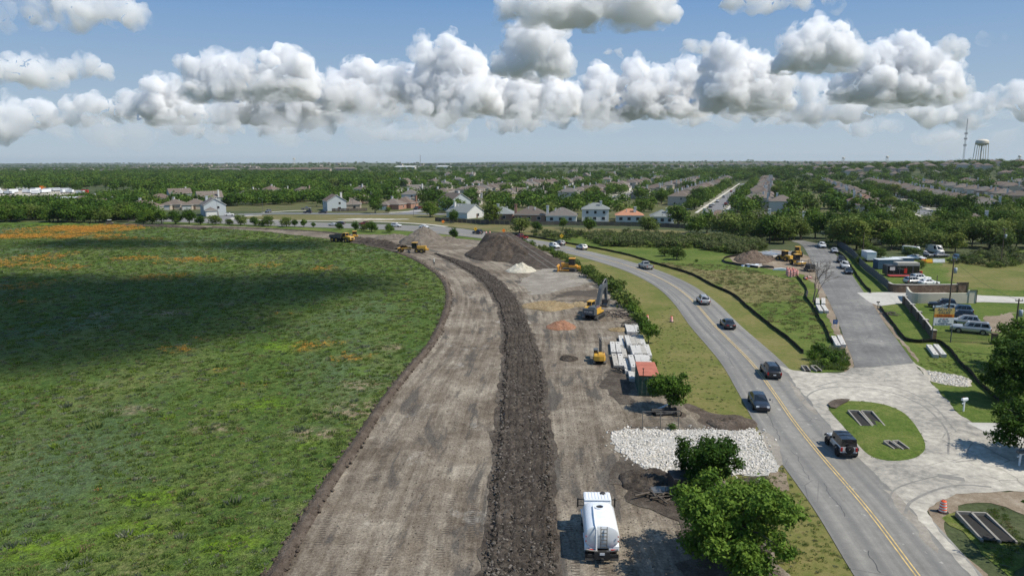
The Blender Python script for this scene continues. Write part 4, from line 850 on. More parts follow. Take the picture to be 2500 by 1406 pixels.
def house_parts(w, d, st, kind, seed, wall, roof, chim=True, wing=True, wide=0.):
    """list of (name, mesh) for a house whose front looks to -y"""
    rg = random.Random(seed); H = 2.75 * st + .25; x0, x1, y0, y1 = -w / 2, w / 2, -d / 2, d / 2; o = []
    mb = MB(); mb.box(x0, x1, y0, y1, -.3, H, 0)
    wx0, wx1, wy = x0 + .4, x0 + 6.2, y0 - 3.2
    if wing: mb.box(wx0, wx1, wy, y0 + .01, -.3, 2.9, 0)
    if kind == 'gable':
        p = .62; r = MB(); zt = roof_gable(r, x0, x1, y0, y1, H, p, 'y'); c = 0
        mb.add([(x0, y0, H), (x1, y0, H), (c, y0, H + p * w / 2 - .02), (x0, y1, H), (x1, y1, H), (c, y1, H + p * w / 2 - .02)], [(0, 1, 2), (5, 4, 3)], 0)
    else: r = MB(); zt = roof_hip(r, x0, x1, y0, y1, H, .50)
    if wing: roof_hip(r, wx0, wx1, wy, y0 + 3.2, 2.92, .5, .4)
    if st == 2 and kind == 'hip' and rg.random() < .6: roof_hip(r, x1 - 5, x1 + .8, y0 - 1.8, y0 + 3., 3.0, .45, .3); mb.box(x1 - 4.8, x1 + .6, y0 - 1.6, y0 + .01, -.3, 3., 0)
    # roof vents
    for i in range(3): r.cbox((rg.uniform(-.25, .25) * w, rg.uniform(.05, .3) * d, zt - 1.1 + .2), (.3, .3, 1.3), 1)
    o.append(('wall', mb.mesh('wall', [wall]))); o.append(('roof', r.mesh('roof', [roof, TRIM])))
    if chim:
        c = MB(); cx_ = x1 - .5 if seed % 2 else x0 + w * .3; cy_ = y1 - 2.5; c.box(cx_ - .55, cx_ + .55, cy_ - .45, cy_ + .45, H - 1, zt + .8); c.box(cx_ - .68, cx_ + .68, cy_ - .58, cy_ + .58, zt + .8, zt + 1.0); o.append(('chimney', c.mesh('chimney', [WALL_W if seed % 3 else wall])))
    for l in range(st):
        z = .9 + 2.85 * l
        for x in ([-.30, .02, .32] if l == 0 else [-.32, 0., .30]): m_ = MB(); window(m_, x * w, y1, z, 1.15 if l else 1.5, 1.35, '+y'); o.append(('window', m_.mesh('window', [WINM, TRIM])))
        for f, xx in (('-x', x0), ('+x', x1)):
            m_ = MB(); window(m_, xx, rg.uniform(-.25, .25) * d, z, 1.0, 1.3, f); o.append(('window', m_.mesh('window', [WINM, TRIM])))
        if l == 1 or not wing:
            m_ = MB(); window(m_, .15 * w, y0, z, 1.3, 1.35, '-y'); o.append(('window', m_.mesh('window', [WINM, TRIM])))
    if wing: g = MB(); g.box(wx0 + .5, wx1 - .5, wy - .06, wy, 0, 2.2); o.append(('garage_door', g.mesh('garage_door', [TRIM])))
    g = MB(); g.box(.5, 1.5, y0 - .06, y0, 0, 2.1); o.append(('front_door', g.mesh('front_door', [DOORM]))); return o
PROTOS_H = [house_parts(12.5, 13.5, 1, 'hip', 1, WALL, ROOF), house_parts(11, 12, 2, 'hip', 2, WALL, ROOF), house_parts(11.5, 13, 2, 'hip', 3, WALL, ROOF), house_parts(13.5, 12, 1, 'hip', 4, WALL, ROOF),
            house_parts(10.5, 13, 2, 'gable', 5, WALL, ROOF), house_parts(12, 15, 1, 'hip', 6, WALL, ROOF), house_parts(10.5, 14, 2, 'hip', 7, WALL, ROOF)]
HLAB = ['one storey tan house with a garage wing', 'two storey tan hip roofed house', 'two storey brown house with a side chimney', 'broad one storey brown hip roofed house', 'two storey gabled house with a brown shingle roof', 'deep one storey brown hip roofed house', 'narrow two storey tan hip roofed house']
def add_house(parts, loc, rz, label, group=None, s=1.):
    e = thing('house', label, 'house', loc, rz, group); e.scale = (s, s, s)
    for n, me in parts: obj(n, me, e)
    HB.append((loc[0], loc[1], 9.)); return e
# ---- houses that can be told apart, set by where their walls meet the ground
FD = P(1578, 552) - P(1244, 549.5); FA = math.atan2(FD.y, FD.x)
def near(px, py, parts, rz, label, s=1.): return add_house(parts, P(px, py) + Vector((0, 6, 0)), rz, label, None, s)
hp = house_parts
near(811, 515, hp(11, 14, 2, 'gable', 11, WALL_B, ROOF, wing=False), R_(25), 'blue grey two storey gabled house beside the big round tree on the frontage road')
near(857, 512, hp(9, 12, 1, 'hip', 12, WALL, ROOF, wing=False), R_(8), 'low brown house behind a dark board fence beside the blue grey gabled house')
near(880, 497, hp(13, 12, 1, 'hip', 13, WALL, ROOF), R_(5), 'wide tan hip roofed house behind the low brown house')
near(957, 512, hp(12, 12, 1, 'hip', 14, BRICK, ROOF), R_(-15), 'tan brick house with a garage door facing the branch street')
near(985, 509, hp(13, 12, 1, 'hip', 15, BRICK, ROOF), R_(-15), 'brown roofed brick house right of the garage house on the branch street')
near(1000, 495, hp(11, 12, 2, 'hip', 16, WALL_W, ROOF), 0, 'white two storey house behind the brick houses on the branch street')
near(1108, 514, hp(13, 15, 2, 'gable', 17, WALL_B, ROOF, wing=False), R_(35), 'pale blue two storey gabled house beyond the end of the board fence')
near(1134, 533, hp(12, 15, 1, 'gable', 18, WALL_W, ROOF_G, wing=False), R_(48), 'white gabled house with a pale grey roof at the end of the board fence')
near(1152, 501, hp(12, 13, 1, 'hip', 19, WALL, ROOF), FA, 'tan hip roofed house behind the pale grey roofed gable house')
near(1225, 538, hp(12, 12, 1, 'hip', 20, BRICK, ROOF_G, wing=False), FA, 'grey roofed brick house half hidden by the pale feathery tree')
near(1297, 541, hp(14, 13, 1, 'hip', 21, BRICK, ROOF, wing=False), FA + PI, 'red brick hip roofed house backing on the board fence', 1.05)
near(1374, 543, hp(14, 13, 1, 'hip', 23, WALL_W, ROOF, wing=False), FA + PI, 'tan roofed one storey house with a white chimney left of the white two storey house')
near(1457, 542, hp(12.5, 10, 2, 'hip', 22, WALL_W, ROOF_G, wing=False), FA + PI, 'white two storey house with a grey hip roof behind the board fence')
near(1541, 543, hp(12.5, 10.5, 1, 'hip', 24, WALL_W, ROOF_O, wing=False), FA + PI, 'white house with an orange hip roof behind the board fence')
near(1622, 546, hp(10, 11, 1, 'hip', 26, WALL_W, ROOF_G, wing=False), FA + PI, 'pale house with a grey roof beside the dark oak and the orange roofed house')
near(1763, 553, hp(14.5, 13, 1, 'hip', 25, BRICK, ROOF, wing=False), FA + PI, 'brown hip roofed house at the foot of the long street')
near(1870, 553, hp(12, 12, 1, 'hip', 28, WALL, ROOF, wing=False), FA + PI, 'brown roofed house with a tall chimney and a small patio roof')
near(1994, 556, hp(9, 11, 1, 'hip', 29, WALL, ROOF, wing=False), FA + PI, 'small brown roofed house half hidden behind the mesquites')
near(1917, 518, hp(13, 12, 2, 'hip', 30, WALL_W, ROOF, wing=False), -TH, 'two storey white sided house heading the row of brown roofs')
near(2142, 530, hp(13, 15, 2, 'hip', 31, WALL, ROOF, wing=False), -TH + PI / 2, 'tall tan house at the near end of the brown roofed row with a deck')
near(2118, 518, hp(14, 15, 2, 'hip', 32, WALL, ROOF_R, wing=False), -TH + PI / 2, 'two storey house with a dark red roof second in the brown roofed row')
near(2105, 505, hp(13, 15, 2, 'hip', 33, WALL, ROOF, wing=False), -TH + PI / 2, 'brown roofed two storey house third in the row behind the red roof')
near(2440, 505, hp(16, 14, 1, 'hip', 34, BRICK, ROOF), -TH, 'large brown roofed brick house beyond the shaded street')
near(2395, 560, hp(12, 11, 1, 'hip', 35, WALL, ROOF, wing=False), -TH, 'low brown roofed house deep in the mesquite thicket')
near(510, 527, hp(11, 15, 2, 'gable', 36, WALL_B, ROOF), R_(30), 'pale blue two storey gabled house beside the frontage road junction')
near(503, 504, hp(12, 15, 2, 'gable', 37, WALL_B, ROOF, wing=False), R_(-60), 'blue grey two storey gabled house behind the junction house')
near(430, 492, hp(11, 15, 2, 'gable', 38, WALL_B, ROOF, wing=False), R_(-55), 'brown gabled house rising above the oaks by the white shed')
near(382, 496, hp(15, 12, 1, 'hip', 39, WALL_B, ROOF), R_(10), 'wide tan roofed house among the oaks left of the gabled houses')
near(339, 519, hp(17, 13, 1, 'hip', 40, WALL, ROOF), R_(5), 'broad low brown roof with dark panels in the left treeline')
near(468, 512, hp(12, 12, 1, 'hip', 41, WALL, ROOF), R_(8), 'low tan roofed house tucked beside the junction gabled house')
near(245, 509, hp(9, 13, 1, 'gable', 42, WALL_B, ROOF, wing=False), R_(-60), 'grey gabled house just right of the long white shed')
near(190, 503, hp(14, 12, 1, 'hip', 43, WALL, ROOF), R_(8), 'brown roofed house behind the treeline near the white shed')
near(418, 512, hp(11, 11, 1, 'hip', 44, WALL, ROOF), 0, 'small tan roof in the oaks below the wide tan roofed house')
# ---- rows of roofs along the parallel streets
STREETS = [(-31, 408, 1000), (78, 395, 900), (-115, 500, 980), (170, 520, 900), (262, 560, 900), (-205, 470, 900), (355, 620, 900), (-300, 560, 800)]
n_h = 0
for si, (o_, a0, a1) in enumerate(STREETS):
    for side in (-1, 1):
        a = a0 + (26 if si < 2 else 10) + (6 if side > 0 else 0)
        if (si, side) == (1, -1): a += 50
        while a < a1 and n_h < 225:
            skip = .06 if si in (0, 1) else .22
            if a > 760: skip += .15
            q = OA(o_ + side * 24 + random.uniform(-2.5, 2.5), a + random.uniform(-1.2, 1.2))
            k = random.choice([1, 2, 6, 2, 6, 1, 2] if si < 4 else [1, 3, 1, 4, 2, 2, 6])
            if random.random() > skip and all((q[0] - h[0]) ** 2 + (q[1] - h[1]) ** 2 > 150 for h in HB):
                add_house(PROTOS_H[k], (q[0], q[1], 0), -TH + side * -PI / 2 + PI * 0 + R_(random.uniform(-5, 5)), HLAB[k] + ' ' + ['in the long street', 'in the shaded street', 'left of the long street', 'in the right hand streets', 'in the far right streets', 'in the oak lined streets', 'on the far right hill', 'in the left middle streets'][si], 'houses in rows along the streets')
                n_h += 1
            a += 15.5
# scattered houses on the left and farther back
for k_, (px, py) in enumerate([(620, 478), (663, 480), (695, 476), (600, 486), (740, 484), (1015, 478), (1055, 470), (1085, 462), (960, 470), (1130, 474), (1240, 492), (1268, 489), (1352, 488), (1432, 478), (1380, 470), (1310, 478), (1335, 462), (1260, 466), (1180, 455), (1120, 450), (1060, 448),
                               (1010, 444), (1095, 434), (1150, 436), (1205, 432), (1235, 434), (1290, 430), (1340, 428), (1400, 424), (1430, 440), (1365, 445), (1480, 450), (1300, 446), (1220, 446), (1165, 462), (990, 455), (930, 462), (885, 478), (850, 470), (1390, 433), (1450, 428), (1490, 436), (1255, 421), (1600, 436), (1560, 428)]):
    q = P(px, py); k = [0, 1, 3, 5, 2, 4][k_ % 6]
    if all((q.x - h[0]) ** 2 + (q.y - h[1]) ** 2 > 200 for h in HB):
        add_house(PROTOS_H[k], q, R_(random.choice([8, -20, 70, -110, 160, -60])), HLAB[k] + ' among trees beyond the frontage road', 'houses among trees beyond the frontage road', 1. if py > 440 else 1.15)
# far estates: plain blocks too small to show openings
FARP = [[(n, me) for n, me in p if n in ('wall', 'roof')] for p in PROTOS_H]
def far_house(px, py, k, rz, grp, lab, s=1.):
    q = P(px, py); q.z = float(hillz(np.array([q.x]), np.array([q.y]))[0]); add_house(FARP[k], q, rz, lab, grp, s)
for i in range(21): far_house(-5 + i * 15.2 + random.uniform(-2, 2), 418.5 + random.uniform(-.8, 1.2) - i * .02, random.choice([0, 1, 3, 5]), R_(random.choice([5, 90])), 'far estate left of the woods', 'small tan house in the far estate beyond the left woods', 1.05)
def far_mass(name, label, spots, s):
    mb = MB()
    for px, py, rz in spots:
        q = P(px, py); q.z = float(hillz(np.array([q.x]), np.array([q.y]))[0]); k = random.uniform(.9, 1.2) * s
        mb.T = Matrix.Translation(q) @ Matrix.Rotation(rz, 4, 'Z') @ Matrix.Scale(k, 4); h = random.choice([3, 5.8, 5.8])
        mb.box(-6, 6, -6.5, 6.5, -.5, h, 2); mb.k = 0; roof_hip(mb, -6, 6, -6.5, 6.5, h, .5)
    return mb.build(name, [ROOF, TRIM, WALL_T], kind='stuff', label=label)
WALL_T = flat('tan_wall', (.46, .40, .33), .85)
U = random.uniform
far_mass('far_estate', 'far estate of tiny tan houses on the hillside', [(320 + i * 7.2, 411.5 + U(-1.6, 1.6), R_(random.choice([0, 90]))) for i in range(44)] + [(U(300, 700), U(402, 408), 0) for i in range(40)], 1.1)
far_mass('far_estate', 'far estate of tiny brown roofs below the right horizon', [(1500 + i * 13 + U(-6, 6), 410.5 + U(-2.5, 3.5), R_(random.choice([-20, 70]))) for i in range(60)] + [(U(1450, 2500), U(402, 409), 0) for i in range(110)], 1.15)
far_mass('far_estate', 'far scattered pale buildings on the wooded hills', [(U(700, 1450), U(399, 412), U(0, 3)) for i in range(70)], 1.2)
for i in range(34):
    D = random.uniform(960, 1230); q = PY(1960 + i * 16.5 + random.uniform(-6, 6), 400, D); q.z = float(hillz(np.array([q.x]), np.array([q.y]))[0]); add_house(FARP[random.choice([1, 2, 6])], q, R_(random.choice([-20, 70])), 'brown roofed house on the ridge below the water tower', 'right hand ridge estate', 1.1)
# apartment blocks
APT = flat('apartment_wall', (.40, .33, .27), .85, var=.1)
for i, (xa, xb, y) in enumerate([(513, 584, 423), (606, 652, 423), (656, 702, 423), (706, 755, 421.5), (758, 806, 421), (816, 868, 420)]):
    a, b = P(xa, y), P(xb, y); L = (b - a).length; e = thing('apartment_block', ['long three storey tan apartment block at the edge of the woods', 'brown roofed apartment block second from the lone block', 'brown roofed apartment block in the middle of the row', 'tan apartment block with pale end walls in the row', 'wide tan apartment block near the row end', 'last apartment block of the row beside the hill trees'][i], 'apartments', (a + b) / 2, R_(-3))
    m_ = MB(); m_.box(-L / 2, L / 2, -8, 8, -.5, 9); m_.build('wall', [APT], e)
    r = MB(); roof_hip(r, -L / 2, L / 2, -8, 8, 9, .45, .8); r.build('roof', [ROOF, TRIM], e)
    for k in range(int(L / 9)):
        for l in range(3): m_ = MB(); window(m_, -L / 2 + 4.5 + k * 9, -8, 1. + 3 * l, 3.2, 1.7, '-y'); m_.build('window', [WINM, TRIM], e)
    HB.append(((a.x + b.x) / 2, a.y, 40))
# ---- streets, pavements, drives
M_ST = flat('street_asphalt', (.17, .17, .17), .9, var=.12, vs=.3, mode='pos')
M_PAVE = flat('pale_pavement', (.50, .47, .41), .9, var=.1, vs=.5, mode='pos')
def lane(name, pts, w, z, m, ds=4.):
    c = spline(pts, ds); n = normals(c); return strip(name, c - n * w / 2, c + n * w / 2, 2, len(c), m, z, kind='structure')
for o_, a0, a1 in STREETS[:4]:
    lane('street', [OA(o_, a0 - 12), OA(o_, (a0 + a1) / 2), OA(o_, a1)], 9.5, .05, M_ST)
    for s in (-1, 1): lane('pavement', [OA(o_ + s * 7.2, a0 - 10), OA(o_ + s * 7.2, (a0 + a1) / 2), OA(o_ + s * 7.2, a1)], 1.8, .07, M_PAVE)
    for s in (-1, 1):
        for k in range(22): lane('driveway', [OA(o_ + s * 5, a0 + 20 + k * 15.5), OA(o_ + s * 15.5, a0 + 20 + k * 15.5)], 5.0, .06, M_PAVE, 5.)
lane('frontage_road', [P(*q) for q in ((520, 527.5), (600, 523.5), (700, 521.5), (820, 522.2), (930, 522.6), (1052, 522.6), (1090, 524))], 10., .05, M_ST)
lane('street', [P(*q) for q in ((600, 523.5), (560, 531), (535, 543))], 12., .052, M_ST)
lane('street', [P(*q) for q in ((985, 522.5), (1012, 517), (1035, 510.5))], 9., .054, M_ST)
lane('pavement', [P(*q) for q in ((640, 519.6), (720, 514.8), (760, 514.5))], 3.5, .056, M_PAVE)
lane('pavement', [P(*q) for q in ((545, 541), (590, 529), (640, 526.2))], 4., .058, M_PAVE)
lane('pavement', [P(*q) for q in ((950, 519.8), (992, 517.2), (1030, 514.8))], 4., .058, M_PAVE)
M_BANK = ground('mown_bank', [(.30, (.085, .098, .030)), (.46, (.135, .128, .048)), (.58, (.18, .152, .07)), (.72, (.25, .20, .12))], .06, .6, 4., .4, .1, .3)
sheet('grass_bank', G((560, 527), (640, 525), (820, 524.5), (1060, 525), (1070, 534), (1240, 549), (1420, 557), (1640, 562), (1760, 572), (1600, 574), (1400, 572), (1300, 574), (1180, 563), (1060, 549), (960, 543.5), (760, 539.5), (620, 536)), .014, M_BANK, smooth=False, kind='structure')
sheet('bare_ground', G((815, 535.5), (860, 533.5), (950, 534), (1000, 535.5), (950, 537.5), (860, 537.5)), .018, M_CHALK, 2., 3, kind='structure')
M_LAWN = ground('garden_lawns', [(.3, (.05, .075, .022)), (.5, (.10, .105, .04)), (.65, (.17, .145, .08))], .05, .5, 3., .3, .1, .3)
sheet('garden_lawns', [OA(-330, 330), OA(-230, 345), OA(-100, 320), OA(120, 370), OA(400, 560), OA(420, 1050), OA(-330, 1050)], .008, M_LAWN, smooth=False, kind='structure')
# long pale edge line of the wide road
lane('road_edge', [P(*q) for q in ((560, 535.8), (700, 538.6), (860, 540.6), (960, 543.3), (1040, 548.2), (1090, 554))], 2.6, .07, M_PAVE)
# ---- board fence behind the houses, one panel at a time
FWOOD = rnd_mat('fence_boards', [(.125, .105, .09), (.11, .095, .085), (.14, .12, .10), (.105, .09, .075)], .9, .4, 9.)
def board_panel():
    mb = MB()
    for i in range(16): mb.box(-1.2 + i * .15 + .008, -1.2 + (i + 1) * .15 - .008, -.012 - (i % 2) * .01, .012, .05, 1.85 + .03 * ((i * 7) % 3 - 1))
    for z in (.4, 1.4): mb.box(-1.2, 1.2, .012, .06, z, z + .09)
    return mb.mesh('fence_panel', [FWOOD])
BP = board_panel()
def board_fence(px, label):
    c = spline([P(*q) for q in px], 2.42); e = thing('board_fence', label, 'fence', (c[0][0], c[0][1], 0))
    for a, b in zip(c[:-1], c[1:]):
        m_ = (a + b) / 2; o = obj('fence_panel', BP, e, (m_[0] - c[0][0], m_[1] - c[0][1], random.uniform(-.05, .05)), math.atan2(b[1] - a[1], b[0] - a[0]))
    return e
board_fence([(1062, 540), (1085, 542), (1150, 545.5), (1244, 549.5)], 'long weathered board fence behind the left end of the house row')
board_fence([(1244, 549.5), (1410, 550.5), (1578, 553.5), (1660, 558)], 'long weathered board fence behind the orange roofed house')
board_fence([(1660, 558), (1760, 562), (1860, 566), (1960, 570)], 'weathered board fence half hidden by shrubs at the long street end')
board_fence([(810, 517), (830, 516.8), (855, 516.5), (897, 515.5)], 'dark board fence round the yard of the low brown house')
board_fence([(2075, 512), (2085, 524), (2090, 535)], 'brown board fence beside the tall tan house')
# ================================================================== TREES IN PLACE
def tall(px, ytop, base): return max(1., PY(px, ytop, base.y).z)
KEYH = {'oak': 7.6, 'oak2': 7.0, 'elm': 8.2, 'lime': 7.2, 'mesq': 5.8, 'mesq2': 6.4, 'bush': 1.9, 'bush2': 1.5, 'scrub': 1.8}
TB = []
KIND = {'oak': 'dark rounded oak', 'oak2': 'wide dark oak', 'elm': 'mid green elm', 'lime': 'yellow green loose tree', 'mesq': 'light green mesquite', 'mesq2': 'spreading light green mesquite', 'bush': 'leafy green shrub', 'bush2': 'pale low shrub', 'scrub': 'grey green shrub'}
def tree_at(px, py, h, key, label=None, group=None):
    if label and '%' in label: label = label.replace('%', KIND[key])
    p = P(px, py); TB.append((p.x, p.y)); return plant(key, p, h / KEYH[key], label=label, group=group)
# the two big trees by the truck: fine leaves, unique crowns
def big_tree(name, px, py, R, H, n, seed, label, size=.115, z0_=1.0, nl=9, mat=None, tr=.16):
    rg = random.Random(seed); lb = [(0, 0, z0_ + (H - z0_) * .5, R * .5, R * .5, (H - z0_) * .42)]
    for i in range(nl + 3):
        a = 2 * PI * i / (nl + 3) * 1.9 + rg.uniform(-.3, .3); q = R * rg.uniform(.35, .78); s = R * rg.uniform(.24, .42); lb.append((q * math.cos(a), q * math.sin(a), z0_ + (H - z0_) * rg.uniform(.12, .86) * (1.1 - .3 * q / R), s, s, s * rg.uniform(.6, .95)))
    for i in range(nl + 5):                                         # small outer sprays break the outline
        a = rg.uniform(0, 2 * PI); q = R * rg.uniform(.55, .95); s = R * rg.uniform(.14, .26); lb.append((q * math.cos(a), q * math.sin(a), z0_ + (H - z0_) * rg.uniform(.15, .95) * (1.12 - .35 * q / R), s, s, s * .8))
    e = thing(name, label, 'tree', P(px, py))
    obj('crown', crown_mesh('crown', mat or L_ELM, n, lb, size * 1.15, seed, clump=9, shell=.40), e); obj('trunk', trunk_mesh('trunk', z0_ + (H - z0_) * .5, tr, lb[1:], BARK, seed), e)
    TB.append(tuple(P(px, py))[:2]); return e
big_tree('elm_tree', 1785, 1392, 4.1, 6.9, 30000, 41, 'large leafy green elm beside the road, next to the white tank truck')
big_tree('elm_tree', 1728, 1206, 2.6, 5.0, 14000, 42, 'smaller leafy elm in front of the white stone pad', nl=8)
big_tree('elm_tree', 1634, 1002, 2.3, 4.6, 9000, 43, 'loose leafy tree leaning out beside the green container', nl=9)
big_tree('oak_tree', 2478, 985, 3.6, 8.2, 15000, 44, 'dark oak on the lot edge beside the transformer pole', mat=L_OAK, size=.16)
big_tree('oak_tree', 2500, 905, 3.4, 7.4, 12000, 48, 'dark oak behind the iron fence of the car lot', mat=L_OAK, size=.16)
big_tree('oak_tree', 2520, 1118, 3.4, 6.6, 14000, 45, 'dark oak shading the drive by the white mailbox', mat=L_OAK, size=.14)
big_tree('oak_tree', 2650, 1396, 3.1, 7., 12000, 46, 'dark oak beside the road below the culvert', mat=L_OAK, size=.14)
big_tree('elm_tree', 1583, 838, 1.5, 3.4, 3600, 47, 'small round tree beside the stacked barriers', nl=6, tr=.08)
# trees that can be told apart farther away
for a in [(916, 521, 10, 'elm', 'big round green tree beside the brick houses on the frontage road'), (1200, 547, 10.5, 'lime', 'pale feathery tree behind the board fence'), (1108, 586, 4.2, 'elm', 'small round green tree at the back edge of the dirt pad'),
          (1655, 552, 9.5, 'oak', 'dark oak between the grey roofed and brown roofed houses behind the fence'), (1560, 522, 8.5, 'oak2', 'dark oak behind the orange roofed house'), (1050, 530, 9, 'oak', 'tall dark oak beside the branch street end'), (1108, 545, 6, 'elm', 'bushy green tree at the fence end by the pale grey roof'),
          (1268, 570, 7, 'mesq', 'light green mesquite on the bank in front of the board fence'), (1438, 568, 6.5, 'elm', 'dark green tree in front of the white two storey house'), (1582, 569, 6.5, 'mesq', 'mesquite in front of the fence by the grey roofed house'), (1310, 566, 4, 'oak', 'small dark tree on the bank behind the road works signs'),
          (1375, 558, 4.5, 'elm', 'young tree before the white chimney house'), (948, 520, 3.6, 'lime', 'young yellow green tree on the frontage lawn'), (395, 548, 7, 'elm', 'tall dark tree beside the shrubs at the dirt road end'), (428, 548, 6.5, 'oak', 'dark tree beside the junction house lawn'),
          (462, 548, 7.5, 'elm', 'leafy tree in front of the junction gabled house'), (652, 633, 4.2, 'mesq', None)][:-1]: tree_at(*a)
tree_at(1652, 634, 4.0, 'mesq', 'lone light green shrub tree beside the black silt fence')
tree_at(1622, 626, 3.0, 'mesq2', 'small shrub tree left of the lone shrub by the silt fence')
G_ = 'small trees along the far edge of the dirt road'
for px, py, h in [(525, 549, 5), (588, 551, 4.6), (622, 552, 4), (655, 553, 4.6), (640, 553, 3), (700, 554, 4.6), (720, 554, 3.6), (742, 555, 3.6), (868, 565, 4), (888, 564, 3.2), (907, 567, 4.4), (950, 568, 3.8), (828, 561, 3), (560, 550, 3), (490, 549, 4.5), (350, 548, 5), (372, 548, 6), (765, 556, 2.6)]:
    tree_at(px, py, h, random.choice(['elm', 'oak', 'mesq']), 'small % along the far edge of the dirt road', G_)
# left treeline
G_ = 'dense treeline at the end of the meadow'
for i in range(46): tree_at(-120 + i * 10.6 + random.uniform(-4, 4), random.choice([542, 540, 536, 531]) + i * .05, random.uniform(6.5, 9.5), random.choice(['oak', 'oak2', 'elm', 'mesq2']), '% in the dense treeline at the end of the meadow', G_)
# thicket beside the side road
G_ = 'mesquite thicket beside the side road'
THK = [(1765, 575), (1800, 580), (1840, 585), (1875, 590), (1895, 583), (1915, 592), (1930, 582), (1900, 572), (1940, 572), (1955, 580), (1860, 573), (1820, 568), (1780, 562), (1700, 568), (1730, 566), (1990, 578), (2020, 580), (2045, 588), (2060, 600), (2075, 592), (2090, 606), (2085, 580), (2120, 590), (2150, 595), (2140, 580), (2180, 592), (2175, 608), (2205, 605), (2235, 603), (2215, 588), (2255, 590), (2285, 600), (2300, 590), (2275, 612), (2325, 600), (2345, 590), (2330, 614), (2375, 598), (2400, 592), (2420, 603), (2450, 590), (2440, 606), (2480, 600), (2500, 590), (2520, 604), (2060, 570), (2110, 566), (2160, 566), (2215, 568), (2270, 570), (2320, 572), (2380, 572), (2440, 568), (2490, 570), (2540, 580), (2030, 566), (1985, 566), (2085, 560), (2135, 556), (2340, 556), (2290, 556), (2200, 554), (2460, 552), (2510, 550), (2410, 550)]
for px, py in THK: tree_at(px + random.uniform(-5, 5), py + 3, random.uniform(6.6, 9.8), random.choice(['mesq', 'mesq2', 'mesq2', 'elm', 'lime']) if py > 575 else random.choice(['oak', 'mesq2', 'elm', 'oak2']), '% in the thicket ' + ('left of the side road bend' if px < 1990 else 'behind the steel fence' if px < 2130 else 'behind the scrap cars' if px < 2350 else 'behind the far scrub pole'), G_)
for px, py, h in [(2100, 630, 2.6), (2098, 645, 2.), (2130, 622, 3.), (2150, 628, 3.), (2160, 650, 2.4), (2235, 632, 3.4), (2215, 628, 3.), (2250, 655, 2.), (2350, 640, 2.), (2105, 612, 4)]: tree_at(px, py, h, 'mesq', 'small light green tree ' + ('inside the steel fence' if px < 2140 else 'beside the storage containers' if px < 2200 else 'beside the trailer shop'), 'small trees round the fenced yard')
def clear(q, r=9.):
    return all((q[0] - h[0]) ** 2 + (q[1] - h[1]) ** 2 > (h[2] + r * .35) ** 2 for h in HB) and all((q[0] - h[0]) ** 2 + (q[1] - h[1]) ** 2 > 22 for h in TB)
# gardens along the streets
n_t = 0
for si, (o_, a0, a1) in enumerate(STREETS):
    for side in (-1, 1):
        for a in np.arange(a0 + 4, min(a1, 820), 8.):
            for d, pr in ((12.5, .42 if si not in (1, 3, 4) else .5), (37, .30)):
                if random.random() < pr and n_t < 170:
                    q = OA(o_ + side * (d + random.uniform(-1.5, 1.5)), a + random.uniform(-3, 3))
                    if all((q[0] - h[0]) ** 2 + (q[1] - h[1]) ** 2 > 55 for h in HB) and all((q[0] - h[0]) ** 2 + (q[1] - h[1]) ** 2 > 20 for h in TB):
                        k = random.choice(['oak', 'oak2', 'oak', 'elm', 'lime']); TB.append(tuple(q)); n_t += 1
                        plant(k, (q[0], q[1], 0), random.uniform(6.5, 10.4) / KEYH[k], label=KIND[k] + (' in front of' if d < 20 else ' behind') + ' the houses ' + ['of the long street', 'of the shaded street', 'left of the long street', 'of the right hand streets', 'of the far right streets', 'of the oak lined streets', 'on the far right hill', 'of the left middle streets'][si], group='garden trees between the roofs')
def fill(poly_px, n, hr, seed, keys=None, stuffed=True):
    pl = [P(*q) for q in poly_px]; q = spread(pl, n, seed, lambda x, y: np.clip((fbm(p2(x, y, 1 / 45.), 3, seed) - .30) * 3.4, .05, 1)); o = []
    for p in q:
        if all((p[0] - h[0]) ** 2 + (p[1] - h[1]) ** 2 > (h[2] * .92) ** 2 for h in HB): o.append((p[0], p[1], random.uniform(*hr)))
    return o
def keep_streets(l):
    r = []
    for x, y, h in l:
        o = x * TO[0] + y * TO[1]; a = x * TD[0] + y * TD[1]
        if all(not (a0 - 30 < a < a1 and abs(o - s) < (13 if i < 2 else 6)) for i, (s, a0, a1) in enumerate(STREETS)): r.append((x, y, h))
    return r
far = []
far += fill([(-250, 505), (330, 512), (560, 505), (760, 500), (930, 494), (930, 470), (700, 465), (330, 478), (300, 486), (60, 505), (-250, 490)], 420, (5.5, 8.5), 1)
far += fill([(-300, 462), (320, 470), (420, 484), (700, 476), (960, 462), (1000, 432), (700, 425), (300, 424), (-300, 428)], 3000, (7.5, 11.5), 2)
far += keep_streets(fill([(760, 512), (1060, 520), (1250, 535), (1700, 548), (1760, 520), (1800, 455), (1850, 428), (1000, 428), (900, 470)], 800, (6.5, 10.5), 3))
far += keep_streets(fill([(1760, 545), (1900, 560), (2100, 560), (2350, 575), (2600, 575), (2700, 440), (2500, 425), (1850, 425), (1800, 460)], 620, (7, 11), 4))
far += fill([(-300, 424), (2800, 424), (3000, 411), (-500, 411)], 2600, (6, 10), 5)
far += [(x, y, h) for x, y, h in fill([(-300, 411), (2800, 411), (3200, 403), (-700, 403)], 3200, (8, 13), 6)]
far += fill([(-200, 529), (300, 536), (380, 534), (380, 520), (-200, 510)], 160, (5.5, 8.5), 9)
rq = RNG.uniform([330, 930], [1500, 1500], (900, 2)); rq = rq[(rq[:, 0] / rq[:, 1] < .95)]
far += [(a_, b_, random.uniform(6, 9.5)) for a_, b_ in rq]
far = np.array(far); fz = hillz(far[:, 0], far[:, 1])
